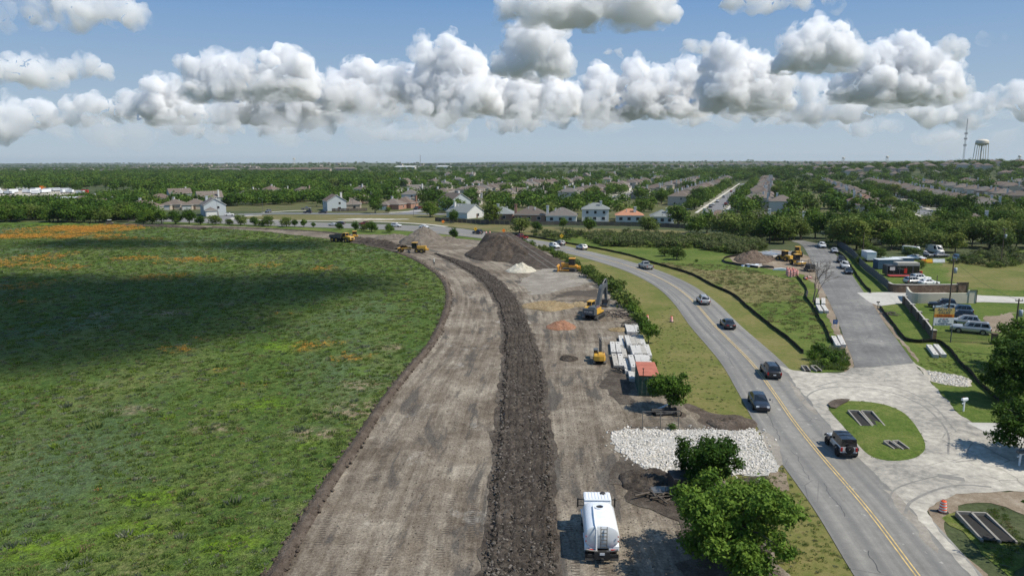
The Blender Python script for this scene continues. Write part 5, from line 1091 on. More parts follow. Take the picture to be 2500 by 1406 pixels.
scatter('woodland', np.c_[far[:, :2], fz], far[:, 2] / 7.3, WOODS, .06, label='dark green mass of trees covering the town and hills to the horizon')
# scrub between the road and the board fence
sc = spread(G((1440, 588), (1560, 583), (1700, 583), (1850, 588), (1865, 610), (1800, 622), (1700, 608), (1560, 604), (1470, 602)), 520, 12)
SCR = proto_col('scrub_bushes', [TREES['scrub'][1], TREES['bush2'][1], TREES['mesq'][1] if 0 else TREES['scrub'][1]])
scatter('scrub_thicket', z0(sc), RNG.uniform(.8, 1.7, len(sc)), SCR, label='tall olive scrub between the road and the board fence')
sc = spread(G((1290, 572), (1400, 570), (1640, 575), (1660, 582), (1440, 588), (1330, 584)), 90, 13)
scatter('scrub_thicket', z0(sc), RNG.uniform(.7, 1.6, len(sc)), SCR, label='low scrub on the bank behind the black silt fence')
sc = spread(G((2290, 640), (2420, 612), (2560, 612), (2560, 640), (2430, 655)), 130, 14); scatter('scrub_thicket', z0(sc), RNG.uniform(.5, 1.2, len(sc)), SCR, label='low scrub round the foot of the far pole')
# shrubs in a line down the back of the verge
c = pxs([(1560, 800)] + PADR_PX[10:17], 1.); G_ = 'shrubs lining the verge above the dirt pad'
for i in range(54):
    q = c[int(len(c) * (i + .5) / 54)]; px = i / 54.
    k = random.choice(['bush', 'bush', 'bush2', 'scrub']); h = random.uniform(1.1, 2.5) * (1.15 if px < .5 else .9)
    plant(k, (q[0] + random.uniform(-.5, 1.4), q[1] + random.uniform(-1, 1), 0), h / KEYH[k], label=KIND[k] + ' in the line between the dirt pad and the mown verge', group=G_)
G_ = 'bushes at the side road corner'
for px, py, h in [(1985, 880, 1.6), (2000, 868, 1.9), (2020, 880, 1.7), (2035, 890, 1.4), (2012, 895, 1.3), (1992, 860, 1.4), (2045, 875, 1.2)]: tree_at(px, py, h, 'bush', 'leafy bush on the grass corner where the side road meets the main road', G_)
tg = spread(G((1985, 900), (1990, 860), (2050, 850), (2068, 880), (2060, 903)), 260, 15); scatter('tall_grass', z0(tg, .02), RNG.uniform(.8, 1.9, len(tg)), WEEDS, label='tall green grass at the side road corner')
for px, py, h, l in [(1640, 1050, .9, 'low green bush inside the field gate'), (1595, 898, 1.3, 'green shrub beside the stacked barriers and the container'), (1900, 1330, 1.1, 'low green bush on the verge under the large elm'), (1930, 1360, .9, 'small green plant on the verge beside the large elm'), (1700, 640, 1., 'low dark bush in the grass by the silt fence')]: tree_at(px, py, h, 'bush', l)
# grass on verges and lots
vg = np.r_[spread(G((1700, 1400), (1700, 1180), (1850, 1060), (1985, 1245), (2080, 1400)), 900, 16), spread(G((1700, 1000), (1620, 900), (1570, 790), (1640, 745), (1755, 885), (1835, 1025)), 350, 17), spread([tuple(q) for q in ISL], 900, 18), spread(G((2330, 1260), (2450, 1240), (2500, 1330), (2460, 1400), (2350, 1290)), 500, 19), spread(G((2240, 890), (2440, 960), (2500, 900), (2300, 840)), 450, 20)]
scatter('verge_grass', z0(vg, .03), RNG.uniform(.3, .62, len(vg)), TUFTS, label='short grass on the verges and lots')
dg_ = spread(G((1600, 640), (1800, 650), (1950, 690), (1960, 730), (2040, 830), (1990, 840), (1890, 795), (1800, 715), (1700, 670)), 900, 21); scatter('lot_grass', z0(dg_, .03), RNG.uniform(.5, 1.2, len(dg_)), DRYT, label='taller yellowing grass on the lot behind the silt fence')
# bare tree by the side road
def dead_tree(px, py, H):
    e = thing('dead_tree', 'bare leafless tree beside the side road', 'tree', P(px, py)); mb = MB(); tw = MB(); rg = random.Random(5)
    def grow(p, d, l, r, n):
        q = p + d * l; m_ = (mb if n > 2 else tw); mid = p.lerp(q, .5) + Vector((rg.uniform(-.1, .1), rg.uniform(-.1, .1), 0)) * l; m_.tube([p, mid, q], [r, r * .85, r * .68], 5 if n > 2 else 4, cap=False)
        if n == 0: return
        for i in range(3 if n < 5 else 2):
            v = (d + Vector((rg.uniform(-.75, .75), rg.uniform(-.75, .75), rg.uniform(-.35, .4)))).normalized(); grow(q, v, l * rg.uniform(.62, .85), r * .62, n - 1)
    grow(Vector((0, 0, -.1)), Vector((.1, 0, 1)), H * .24, .16, 5); grow(Vector((.25, .1, -.1)), Vector((.35, .1, 1)).normalized(), H * .22, .12, 5)
    mb.build('trunk', [DEADWOOD], e); tag(tw.build('twigs', [DEADWOOD], e), kind='stuff')
dead_tree(1985, 738, 11.)
# ================================================================== CARS AND TRUCKS
def paint(name, c, metal=.0, rough=.35): return flat('paint_' + name, c, rough, metal, .5, .05, 2., coat=.6)
PT = {'black': paint('black', (.012, .013, .015)), 'navy': paint('navy', (.018, .024, .036)), 'silver': paint('silver', (.42, .42, .41), .35), 'white': paint('white', (.72, .72, .70)), 'grey': paint('grey', (.16, .165, .17), .3), 'red': paint('red', (.22, .018, .014)), 'blue': paint('blue', (.06, .11, .16), .2), 'sage': paint('sage', (.26, .30, .27), .3), 'pearl': paint('pearl', (.60, .59, .56), .2)}
GL = glassmat(); TYRE = flat('tyre', (.018, .018, .018), .9, var=.2); RIM = flat('rim', (.40, .40, .40), .35, .8); RIMD = flat('dark_rim', (.04, .04, .04), .4, .5)
DARK = flat('dark_plastic', (.02, .02, .022), .6); CHROME = flat('chrome', (.6, .6, .6), .2, .9); LAMP = flat('head_lamp', (.75, .78, .80), .15, .2); TAIL = flat('tail_lamp', (.35, .012, .01), .25); PLATE = flat('number_plate', (.62, .64, .66), .5); BEDM = flat('bed_liner', (.03, .03, .03), .8)
def loft(mb, st, k=0):
    """st: (x, zbottom, ztop, half width, crown); rounded body sections"""
    n = 12; vs = []; fs = []
    for x, zb, zt, w, cr in st:
        h = zt - zb
        ring = [(-.80 * w, zb), (-.97 * w, zb + .10 * h), (-w, zb + .45 * h), (-.985 * w, zb + .80 * h), (-.90 * w, zt - .02), (-.55 * w, zt + cr)]
        ring = ring + [(-a, b) for a, b in ring[::-1]]
        vs += [(x, a, b) for a, b in ring]
    for i in range(len(st) - 1):
        for j in range(n): fs.append((i * n + j, i * n + (j + 1) % n, (i + 1) * n + (j + 1) % n, (i + 1) * n + j))
    mb.add(vs, fs, k, True); mb.add(vs[:n], [tuple(range(n))], k); mb.add(vs[-n:], [tuple(range(n))], k)
class Cabin:
    """tapered glasshouse; panels laid just proud of its faces"""
    def __init__(s, xr, xf, rr, rf, wb, wt, zb, zt, cr=.05):
        s.b = [Vector(q) for q in ((xr, -wb, zb), (xf, -wb, zb), (xf, wb, zb), (xr, wb, zb))]; s.t = [Vector(q) for q in ((rr, -wt, zt), (rf, -wt, zt), (rf, wt, zt), (rr, wt, zt))]; s.cr = cr
        s.c = (sum((q for q in s.b + s.t), Vector())) / 8
    def shell(s, mb, k=0):
        m = [(a + b) / 2 + Vector((0, 0, s.cr)) for a, b in ((s.t[0], s.t[3]), (s.t[1], s.t[2]))]
        mb.add(s.b + s.t + m, [(0, 1, 5, 4), (2, 3, 7, 6), (1, 2, 6, 9, 5), (3, 0, 4, 8, 7), (4, 5, 9, 8), (8, 9, 6, 7)], k)
    def panel(s, side, u0, u1, v0, v1, off=.010):
        i, j = {'f': (1, 2), 'r': (3, 0), 'R': (0, 1), 'L': (2, 3)}[side]
        Q = lambda u, v: (s.b[i].lerp(s.b[j], u)).lerp(s.t[i].lerp(s.t[j], u), v)
        p = [Q(u0, v0), Q(u1, v0), Q(u1, v1), Q(u0, v1)]; n = (p[1] - p[0]).cross(p[3] - p[0]).normalized()
        if n.dot(p[0] - s.c) < 0: n = -n
        return [q + n * off for q in p]
_W = {}
def wheel_meshes(r, w, dark=False):
    k = (r, w, dark)
    if k not in _W:
        t = MB(); t.lathe([(r * .60, -w / 2), (r * .93, -w / 2), (r, -w * .32), (r, w * .32), (r * .93, w / 2), (r * .60, w / 2), (r * .60, -w / 2)], axis='y', n=18)
        q = MB(); q.lathe([(.001, w * .30), (r * .20, w * .36), (r * .24, w * .30), (r * .56, w * .42), (r * .62, w * .46), (r * .62, -w * .46), (r * .56, -w * .42), (.001, -w * .30)], axis='y', n=14)
        for i in range(5):
            a = 2 * PI * i / 5; q.bar((0, w * .40, 0), (r * .56 * math.cos(a), w * .44, r * .56 * math.sin(a)), r * .16, .03)
        _W[k] = (t.mesh('wheel', [TYRE]), q.mesh('rim', [RIMD if dark else RIM]))
    return _W[k]
def wheels(e, xs, y, r, w, dark=False, rims=True):
    a, b = wheel_meshes(r, w, dark)
    for x in xs:
        for s in (-1, 1):
            o = obj('wheel', a, e, (x, s * y, r), 0 if s > 0 else PI)
            if rims: obj('rim', b, o)
CARS = {}
def car_parts(kind, col, fine=True):
    """(name, mesh) list plus wheel spec; the car looks along +x"""
    key = (kind, col)
    if key in CARS: return CARS[key]
    o = []; pm = PT[col]; b = MB(); darkrim = kind == 'jeep'
    if kind == 'sedan': L, W_, H, r, wb, zb = 4.85, .92, 1.46, .335, 1.42, .98
    elif kind == 'suv': L, W_, H, r, wb, zb = 4.75, .95, 1.72, .37, 1.40, 1.08
    elif kind == 'long': L, W_, H, r, wb, zb = 5.70, 1.02, 1.90, .41, 1.68, 1.20
    elif kind == 'pickup': L, W_, H, r, wb, zb = 5.80, 1.00, 1.90, .41, 1.80, 1.18
    elif kind == 'jeep': L, W_, H, r, wb, zb = 4.20, .80, 1.86, .42, 1.42, 1.15
    else: L, W_, H, r, wb, zb = 5.9, 1.02, 2.5, .36, 1.8, 1.25
    h = L / 2; lo = .24 if kind in ('sedan',) else .34
    if kind == 'sedan': st = [(-h, .40, .82, W_ * .78, 0), (-h + .07, .27, .98, W_ * .92, .02), (-h + .7, lo, 1.02, W_, .03), (-.6, lo, .98, W_, .03), (.9, lo, .95, W_, .04), (h - .75, lo, .87, W_ * .98, .04), (h - .15, .26, .74, W_ * .88, .02), (h, .38, .62, W_ * .70, 0)]
    elif kind in ('suv', 'long', 'van'): st = [(-h, .45, zb - .1, W_ * .86, 0), (-h + .06, .34, zb, W_ * .95, .02), (-h + .6, lo, zb, W_, .02), (h - 1.5, lo, zb - .02, W_, .03), (h - .8, lo, zb - .06, W_ * .98, .04), (h - .12, .36, zb - .16, W_ * .92, .02), (h, .45, zb - .30, W_ * .80, 0)]
    elif kind == 'pickup': st = [(-.55, .45, zb, W_, .0), (h - 1.6, .42, zb, W_, .03), (h - .7, .42, zb - .05, W_ * .98, .04), (h - .1, .42, zb - .12, W_ * .94, .02), (h, .5, zb - .26, W_ * .85, 0)]
    else: st = [(-h + .1, .52, zb, W_, 0), (.55, .50, zb, W_, .01), (.60, .50, zb - .03, W_ * .9, .03), (h - .25, .52, zb - .08, W_ * .80, .03), (h - .15, .6, zb - .14, W_ * .76, 0)]
    loft(b, st)
    if kind == 'pickup':                                            # open bed
        for s in (-1, 1): b.box(-h + .1, -.55, s * W_ - (.09 if s > 0 else 0), s * W_ + (0 if s > 0 else .09), .5, zb - .02)
        b.box(-h + .04, -h + .12, -W_, W_, .52, zb - .02); b.box(-h + .1, -.55, -W_ + .08, W_ - .08, .55, .72, 1)
    if kind == 'jeep':                                              # separate fenders
        for x in (-wb, wb):
            for s in (-1, 1): b.prism([(x - .58, .78), (x - .42, 1.02), (x + .42, 1.02), (x + .60, .74), (x + .52, .74), (x + .38, .95), (x - .38, .95), (x - .50, .76)], s * W_ * .98, s * (W_ + .16), 'y', 1)
    for x in (-wb, wb):                                             # dark discs on the body, coloured as the shade in the wheel wells
        for s in (-1, 1): b.lathe([(.001, 0), (r * 1.16, 0)], (x, s * (W_ + .004), r * 1.02), 'y', 16, 1)
    b.box(-h - .03, -h + .2, -W_ * .86, W_ * .86, .36, .56, 1); b.box(h - .2, h + .03, -W_ * .82, W_ * .82, .30, .48, 1)
    o.append(('body', b.mesh('body_' + kind + col, [pm, DARK])))
    C_ = {'sedan': ((-1.95, 1.15, -1.05, .18, .80, .62, .97, 1.44)), 'suv': ((-h + .14, .95, -h + .50, .15, .86, .70, zb - .01, H)), 'long': ((-h + .12, 1.15, -h + .42, .45, .93, .78, zb - .01, H)), 'pickup': ((-.58, 1.35, -.35, .62, .90, .72, zb - .01, H)), 'jeep': ((-h + .12, .62, -h + .20, .40, .76, .68, zb - .01, H)), 'van': ((-h + .06, 2.2, -h + .1, 1.4, .98, .90, zb - .01, H))}[kind]
    cb = Cabin(*C_); c = MB(); cb.shell(c); o.append(('cabin', c.mesh('cabin_' + kind + col, [PT['black'] if kind == 'jeep' else pm])))
    def pan(n, side, u0, u1, v0, v1, m=GL): q = MB(); q.poly(cb.panel(side, u0, u1, v0, v1)); o.append((n, q.mesh(n, [m])))
    pan('windscreen', 'f', .05, .95, .08, .93); pan('rear_window', 'r', .08, .92, .18 if kind != 'sedan' else .06, .90)
    cuts = {'sedan': [(.16, .49), (.52, .80)], 'suv': [(.07, .30), (.34, .60), (.63, .84)], 'long': [(.05, .34), (.38, .62), (.65, .86)], 'pickup': [(.06, .42), (.48, .80)], 'jeep': [(.06, .34), (.38, .62), (.66, .92)], 'van': [(.72, .9)]}[kind]
    for u0, u1 in cuts:
        pan('side_window', 'R', u0, u1, .12, .86); pan('side_window', 'L', 1 - u1, 1 - u0, .12, .86)
    for s in (-1, 1):
        q = MB(); q.box(h - .20, h - (.0 if kind != 'sedan' else .04), s * W_ * .62 - .17, s * W_ * .62 + .17, zb - .38, zb - .22); o.append(('headlight', q.mesh('headlight', [LAMP])))
        q = MB()
        if kind == 'sedan': q.box(-h - .012, -h + .15, s * W_ * .60 - .20, s * W_ * .60 + .20, .78, .92)
        else: q.box(-h - .012, -h + .10, s * W_ * .86 - .09, s * W_ * .86 + .09, zb - .42, zb - .06)
        o.append(('taillight', q.mesh('taillight', [TAIL])))
        q = MB(); xm = C_[1] - .35; q.box(xm - .06, xm + .08, s * (W_ + .03), s * (W_ + .20), zb + .02, zb + .18); o.append(('mirror', q.mesh('mirror', [pm if kind != 'jeep' else DARK])))
    q = MB(); q.box(h - .06, h + .015, -.42, .42, .50, .68); o.append(('grille', q.mesh('grille', [DARK if kind != 'long' else CHROME])))
    q = MB(); q.box(-h - .045, -h - .02, -.17, .17, .62 if kind != 'sedan' else .56, .76 if kind != 'sedan' else .70); o.append(('number_plate', q.mesh('number_plate', [PLATE])))
    if kind in ('suv', 'long'):
        for s in (-1, 1): q = MB(); q.bar((-h + .7, s * .62, H + .05), (.2, s * .62, H + .05), .05, .06); o.append(('roof_rail', q.mesh('roof_rail', [DARK])))
    if kind == 'jeep':
        q = MB(); q.lathe([(.1, -.12), (.34, -.12), (.40, -.06), (.40, .06), (.34, .12), (.1, .12)], (-h - .10, .0, .98), 'x', 18); o.append(('spare_wheel', q.mesh('spare_wheel', [TYRE])))
        q = MB()
        for x in (-.9, -.1): q.box(x - .01, x + .01, -.66, .66, H + .04, H + .075)
        o.append(('roof_seam', q.mesh('roof_seam', [DARK])))
    CARS[key] = (o, ((-wb, wb), W_ - .08 if kind != 'jeep' else W_ + .02, r, .24 if kind != 'jeep' else .28, darkrim)); return CARS[key]
NAMES = {'sedan': ('parked_car', 'car'), 'suv': ('parked_car', 'car'), 'long': ('parked_car', 'car'), 'pickup': ('pickup_truck', 'pickup'), 'jeep': ('off_road_car', 'car'), 'van': ('van', 'van')}
def car(kind, col, loc, rz, label, name=None, s=1., fine=True, group=None):
    o, w = car_parts(kind, col); e = thing(name or NAMES[kind][0], label, NAMES[kind][1], loc, rz, group); e.scale = (s,) * 3
    for n, me in o: obj(n, me, e)
    wheels(e, *w, rims=fine); return e
def along(curve, px, py, sign, z=.062, side=0.):
    p = P(px, py); d = np.hypot(curve[:, 0] - p.x, curve[:, 1] - p.y); i = int(np.clip(np.argmin(d), 1, len(curve) - 2)); t = (curve[i + 1] - curve[i - 1]) * sign
    return Vector((p.x, p.y, z)), math.atan2(t[1], t[0])
def drive(kind, col, px, py, sign, label, name='moving_car', **k):
    p, a = along(RC, px, py, sign); return car(kind, col, p, a, label, name if kind != 'pickup' else 'pickup_truck', **k)
drive('jeep', 'white', 2052, 1100, 1, 'white boxy off road car with a black top and rear spare wheel', 'off_road_car')
drive('sedan', 'navy', 1852, 992, -1, 'dark blue sedan with its grille toward the stone pad, opposite the loop')
drive('suv', 'black', 1880, 916, 1, 'black crossover with bright tail lights beside the side road junction')
drive('sedan', 'black', 1776, 799, 1, 'black sedan on the main road next to the orange drums')
drive('suv', 'silver', 1716, 741, 1, 'silver sport utility car on the curve behind the black sedan')
drive('pickup', 'silver', 1576, 656, 1, 'silver pickup truck on the road curve beside the lone shrub')
drive('suv', 'white', 1354, 606, -1, 'white sport utility car meeting traffic beside the dark soil heap')
drive('suv', 'grey', 1367, 599, 1, 'dark grey car just behind the white sport utility car')
drive('suv', 'pearl', 1420, 609.5, 1, 'pale silver hatchback on the road beyond the yellow dozer')
drive('pickup', 'red', 1272, 584, 1, 'red pickup truck passing behind the dark soil heap')
drive('suv', 'black', 1166, 571.5, 1, 'black car between the two soil heaps')
drive('sedan', 'white', 1036, 557.5, -1, 'white sedan behind the peak of the brown soil heap')
drive('suv', 'white', 968, 554.5, -1, 'white sport utility car on the wide road left of the white sedan')
drive('suv', 'red', 889, 550.5, 1, 'dark red car half hidden behind small roadside trees')
drive('sedan', 'pearl', 815, 552, -1, 'pale sedan on the wide road beyond the dump truck')
drive('sedan', 'black', 830, 548.5, 1, 'black sedan overtaken on the wide road beside the pale sedan')
car('suv', 'black', P(751, 520.5, .06), R_(175), 'black sport utility car parked on the frontage road kerb')
car('sedan', 'black', P(788, 520.8, .06), R_(175), 'black sedan parked on the frontage road by the blue grey house')
SC = (resamp(SL, 120) + resamp(SR, 120)) / 2
for kind, col, px, py, l in [('pickup', 'white', 2006, 605, 'white pickup truck parked at the bend of the side road'), ('sedan', 'silver', 2037, 617, 'silver sedan parked below the white pickup at the bend'), ('suv', 'black', 2053, 641, 'black sport utility car parked behind a white pickup on the side road'), ('pickup', 'pearl', 2062, 655, 'white pickup truck parked between two dark cars on the side road'), ('sedan', 'black', 2071, 668, 'black sedan at the near end of the parked side road line')]:
    p, a = along(SC, px, py, -1); car(kind, col, p, a, l)
for kind, col, px, py, rz, l in [('long', 'silver', 2368, 812, 150, 'long silver sport utility car behind the iron fence of the sales lot'), ('suv', 'silver', 2352, 793, 152, 'silver crossover second from the iron fence in the sales lot'), ('suv', 'navy', 2340, 779, 152, 'dark blue car with a sloping roof third in the sales lot row'), ('suv', 'blue', 2338, 766, 152, 'slate blue sport utility car with roof rails in the sales lot'), ('sedan', 'sage', 2313, 760, 152, 'pale green sedan behind the auto sales sign'), ('suv', 'navy', 2300, 751, 155, 'dark blue car at the far end of the sales lot row by the wall')]:
    car(kind, col, P(px, py, .02), R_(rz), l)
for kind, col, px, py, rz, l in [('suv', 'pearl', 2232, 693, 10, 'white sport utility car parked behind the curved stone wall'), ('suv', 'white', 2246, 686, 12, 'white car nearest the red deck of the glass fronted trailer'), ('sedan', 'white', 2266, 696, 10, 'white sedan low behind the stone wall beside the sport utility car'), ('suv', 'blue', 2334, 636, -120, 'dark teal car parked alone in the grass by the thicket'),
                                 ('van', 'white', 2228, 622, -60, 'old white van in the scrap row under the trees'), ('pickup', 'grey', 2252, 627, -70, 'grey pickup in the scrap row under the trees'), ('sedan', 'white', 2238, 634, -60, 'white sedan nosing out of the scrap row'), ('van', 'pearl', 2282, 618, -80, 'pale van at the back of the scrap row'), ('sedan', 'grey', 2296, 628, 10, 'grey sedan behind the white barricade')]:
    car(kind, col, P(px, py, .02), R_(rz), l)
G_ = 'cars parked along the house streets'
for i in range(26):
    o_, a0, a1 = STREETS[i % 3]; s = random.choice((-1, 1)); q = OA(o_ + s * 3.6, a0 + random.uniform(10, 330)); k = random.choice(['sedan', 'suv', 'suv', 'pickup']); cl = random.choice(['white', 'silver', 'black', 'grey', 'red', 'pearl'])
    car(k, cl, (q[0], q[1], .06), PI / 2 - TH + (0 if s > 0 else PI), cl + ' ' + {'sedan': 'sedan', 'suv': 'crossover', 'pickup': 'pickup'}[k] + ' parked at the kerb among the brown roofed houses', fine=False, group=G_)
for px, py, k, c_ in [(748, 512.5, 'pickup', 'grey'), (1030, 510, 'suv', 'red'), (1016, 511.5, 'suv', 'black'), (560, 527, 'suv', 'white'), (655, 519, 'suv', 'grey')]:
    car(k, c_, P(px, py, .05), R_(random.choice([20, 80, -100])), c_ + ' ' + ('pickup' if k == 'pickup' else 'crossover') + ' parked on a drive off the frontage road', fine=False)
# ================================================================== SITE MACHINES
YEL = flat('machine_yellow', (.58, .33, .045), .5, var=.14, vs=2., coat=.2); YEL2 = flat('machine_orange_yellow', (.56, .27, .035), .5, var=.14, vs=2.); GREY = flat('machine_grey', (.085, .095, .10), .55, var=.12); STEEL = flat('worn_steel', (.20, .19, .175), .45, .6, var=.25, vs=3.); BLK = flat('machine_black', (.022, .022, .022), .6)
WHT = flat('white_enamel', (.74, .76, .77), .35, 0, .5, .05, 1.5, coat=.4); MUD = flat('dried_mud', (.15, .125, .10), .95, var=.3, vs=4.); REDM = flat('red_enamel', (.45, .03, .02), .4); ORG = flat('safety_orange', (.72, .085, .016), .5, var=.08); REFL = flat('reflective_white', (.72, .72, .70), .4)
def text_mesh(s, size, ext=.01, align='CENTER'):
    c = bpy.data.curves.new('lettering', 'FONT'); c.body = s; c.size = size; c.extrude = ext; c.align_x = align; c.align_y = 'CENTER'; c.resolution_u = 2
    o = bpy.data.objects.new('lettering', c); COL.objects.link(o); dg = bpy.context.evaluated_depsgraph_get(); me = bpy.data.meshes.new_from_object(o.evaluated_get(dg)); bpy.data.objects.remove(o); me.name = 'lettering'; return me
def lettering(s, size, mat, parent, loc, rot, sx=1.):
    me = text_mesh(s, size); me.materials.clear(); me.materials.append(mat); o = obj('lettering', me, parent, loc); o.rotation_euler = rot; o.scale = (sx, 1, 1); return o
def stadium(L, h, n=6):
    r = h / 2; return [(L / 2 - r + r * math.cos(a), r + r * math.sin(a)) for a in np.linspace(-PI / 2, PI / 2, n)] + [(-L / 2 + r + r * math.cos(a), r + r * math.sin(a)) for a in np.linspace(PI / 2, 3 * PI / 2, n)]
def tracks(e, L, h, w, gauge):
    for s in (-1, 1):
        m_ = MB(); y = s * gauge / 2; m_.prism(stadium(L, h), y - w / 2, y + w / 2, 'y', 0); m_.prism([(a * .82, .12 + b * .72) for a, b in stadium(L * .96, h)], y - w * .56, y + w * .56, 'y', 1)
        n = int(L / .22)
        for i in range(n):
            x = -L / 2 + h / 2 + (L - h) * i / (n - 1); m_.box(x - .03, x + .03, y - w / 2, y + w / 2, h, h + .035, 0)
        m_.build('track', [STEEL, BLK], e)
def big_wheels(e, spots, r, w, rim):
    t = MB(); t.lathe([(r * .52, -w / 2), (r * .90, -w / 2), (r, -w * .34), (r, w * .34), (r * .90, w / 2), (r * .52, w / 2), (r * .52, -w / 2)], axis='y', n=20)
    for i in range(20):
        a = 2 * PI * i / 20
        for s in (-1, 1): t.bar((r * 1.0 * math.cos(a), 0, r * 1.0 * math.sin(a)), (r * .98 * math.cos(a + .14), s * w * .46, r * .98 * math.sin(a + .14)), .07, .07)
    tm = t.mesh('wheel', [TYRE]); q = MB(); q.lathe([(.001, w * .30), (r * .22, w * .34), (r * .42, w * .20), (r * .54, w * .44), (r * .54, -w * .44), (.001, -w * .3)], axis='y', n=16); qm = q.mesh('rim', [rim])
    for x, y in spots: o = obj('wheel', tm, e, (x, y, r), 0 if y > 0 else PI); obj('rim', qm, o)
def cab(e, x0, x1, y0, y1, z0_, z1, col, roofcol, post=.10, name='cab', glass=True):
    m_ = MB(); t = .06
    for x in (x0, x1 - post):
        for y in (y0, y1 - post): m_.box(x, x + post, y, y + post, z0_, z1)
    m_.box(x0, x1, y0, y1, z0_, z0_ + .55); o = m_.build(name, [col], e)
    r = MB(); r.box(x0 - .08, x1 + .08, y0 - .08, y1 + .08, z1, z1 + .14, tx=.05, ty=.05); r.build('cab_roof', [roofcol], e)
    if glass: g = MB(); g.box(x0 + .03, x1 - .03, y0 + .03, y1 - .03, z0_ + .5, z1); g.build('cab_glass', [GL], e)
# ---- white water tank truck (looks along +y, rear to the camera)
def tank_truck():
    p = P(1469, 1375); e = thing('tank_truck', 'white water tank truck with a rear ladder parked on the dirt pad', 'truck', p, R_(-2.3)); e.scale = (1., .88, 1.); B = lambda: MB()
    m_ = B(); m_.box(-.42, .42, -.2, 7.2, .62, .95); m_.box(-1.0, 1.0, -.25, -.08, .62, .80); m_.build('chassis', [BLK], e)
    big = wheel_meshes(.52, .30)
    for y, xs in ((1.25, (-.98, -.66, .66, .98)), (6.0, (-1.0, 1.0))):
        for x in xs: o = obj('wheel', big[0], e, (x, y, .52), PI / 2 * (1 if x < 0 else -1)); obj('rim', big[1], o)
    # tank: rounded box section swept along y
    n = 28; sec = []
    for i in range(n):
        a = 2 * PI * i / n; c, s = math.cos(a), math.sin(a); k = (abs(c) ** 2.7 + abs(s) ** 2.7) ** (-1 / 2.7); sec.append((1.22 * c * k, 1.92 + .88 * s * k))
    prof = [(-.02, .0), (.0, .90), (.05, .985), (.12, 1.), (4.05, 1.), (4.12, .985), (4.2, .9), (4.22, 0)]; vs = []; fs = []
    for y, k in prof: vs += [(a * k, y + .15, 1.92 + (b - 1.92) * k) for a, b in sec]
    for i in range(len(prof) - 1):
        for j in range(n): fs.append((i * n + j, i * n + (j + 1) % n, (i + 1) * n + (j + 1) % n, (i + 1) * n + j))
    t = MB(); t.add(vs, fs, 0, True); tk = t.build('tank', [WHT], e)
    m_ = MB(); m_.lathe([(.36, 2.72), (.36, 2.90), (.28, 2.90), (.28, 2.74)], (0.02, 3.2, 0), 'z', 20, 0, False); hh = m_.build('hatch_ring', [WHT], tk); m_ = MB(); m_.lathe([(.001, 2.84), (.279, 2.84)], (0.02, 3.2, 0), 'z', 20); m_.build('hatch_shade_disc', [BLK], tk)  # black disc painted as the dark inside of the open hatch
    m_ = MB(); m_.tube([(-.42, 3.4, 2.84), (-.46, 2., 2.84), (-.46, .25, 2.84), (-.44, -.06, 2.6), (-.42, -.02, 1.5), (-.42, -.05, .95)], .075, 8); m_.build('fill_pipe', [WHT], e)
    m_ = MB()
    for x in (-.22, .22): m_.bar((x + .12, .02, 1.15), (x + .12, .06, 2.78), .045, .045)
    for k in range(6): m_.bar((-.10, .0, 1.25 + k * .27), (.34, .0, 1.25 + k * .27), .04, .04)
    m_.build('ladder', [STEEL], e)
    for s in (-1, 1):
        m_ = MB(); m_.prism([(.15, .95), (.2, 1.22), (.45, 1.34), (2.1, 1.34), (2.35, 1.2), (2.4, .8), (2.3, .8), (2.25, 1.15), (2.05, 1.24), (.5, 1.24), (.3, 1.15), (.25, .95)], s * .50, s * 1.22, 'x'); m_.build('fender', [WHT], e)
        m_ = MB(); m_.box(s * .88 - .30, s * .88 + .30, .02, .04, .22, .72); m_.build('mud_flap', [BLK], e); m_ = MB(); m_.box(s * .88 - .30, s * .88 + .30, -.005, .018, .22, .40); m_.build('flap_plate', [STEEL], e)
        for dz in (0, .16):
            m_ = MB(); m_.box(s * 1.13 - .03, s * 1.13 + .03, .06, .10, 1.62 + dz * 2.2, 1.72 + dz * 2.2); m_.build('marker', [REDM], e)
        m_ = MB(); m_.box(s * .78 - .16, s * .78 + .16, -.12, -.02, .98, 1.12); m_.build('taillight', [REDM], e)
        m_ = MB(); m_.tube([(s * .3, -.1, 1.0), (s * .75, -.15, 1.05), (s * 1.1, -.1, 1.1)], [.05, .05, .09], 8); m_.build('spray_head', [STEEL], e)
        m_ = MB(); m_.bar((s * 1.0, 6.2, 2.1), (s * 1.42, 6.25, 2.1), .05, .05); m_.bar((s * 1.0, 6.2, 1.6), (s * 1.42, 6.25, 1.6), .04, .04); a = m_.build('mirror_arm', [BLK], e); m_ = MB(); m_.box(s * 1.43 - .05, s * 1.43 + .05, 6.15, 6.35, 1.5, 2.2); m_.build('mirror', [BLK], a)
    m_ = MB(); m_.box(-.55, .55, -.30, .0, .45, 1.02); m_.build('rear_panel', [BLK], e); m_ = MB(); m_.box(-.17, .17, -.33, -.302, .80, .97); m_.build('number_plate', [PLATE], e)
    m_ = MB(); m_.box(-.09, .09, -.75, -.28, .45, .6); m_.lathe([(.001, .6), (.07, .6), (.07, .72), (.001, .74)], (0, -.66, 0), 'z', 10); m_.build('hitch', [BLK], e)
    # cab and bonnet
    m_ = MB(); m_.prism([(4.55, .85), (4.55, 2.45), (4.75, 2.78), (6.05, 2.74), (6.45, 1.75), (6.45, .85)], -1.02, 1.02, 'x'); m_.prism([(6.45, .9), (6.45, 1.7), (7.5, 1.5), (7.75, 1.3), (7.75, .8)], -.78, .78, 'x'); m_.build('cab', [WHT], e)
    m_ = MB(); m_.box(-1.02, 1.02, 4.62, 6.08, 2.74, 2.80, tx=.06, ty=.05)
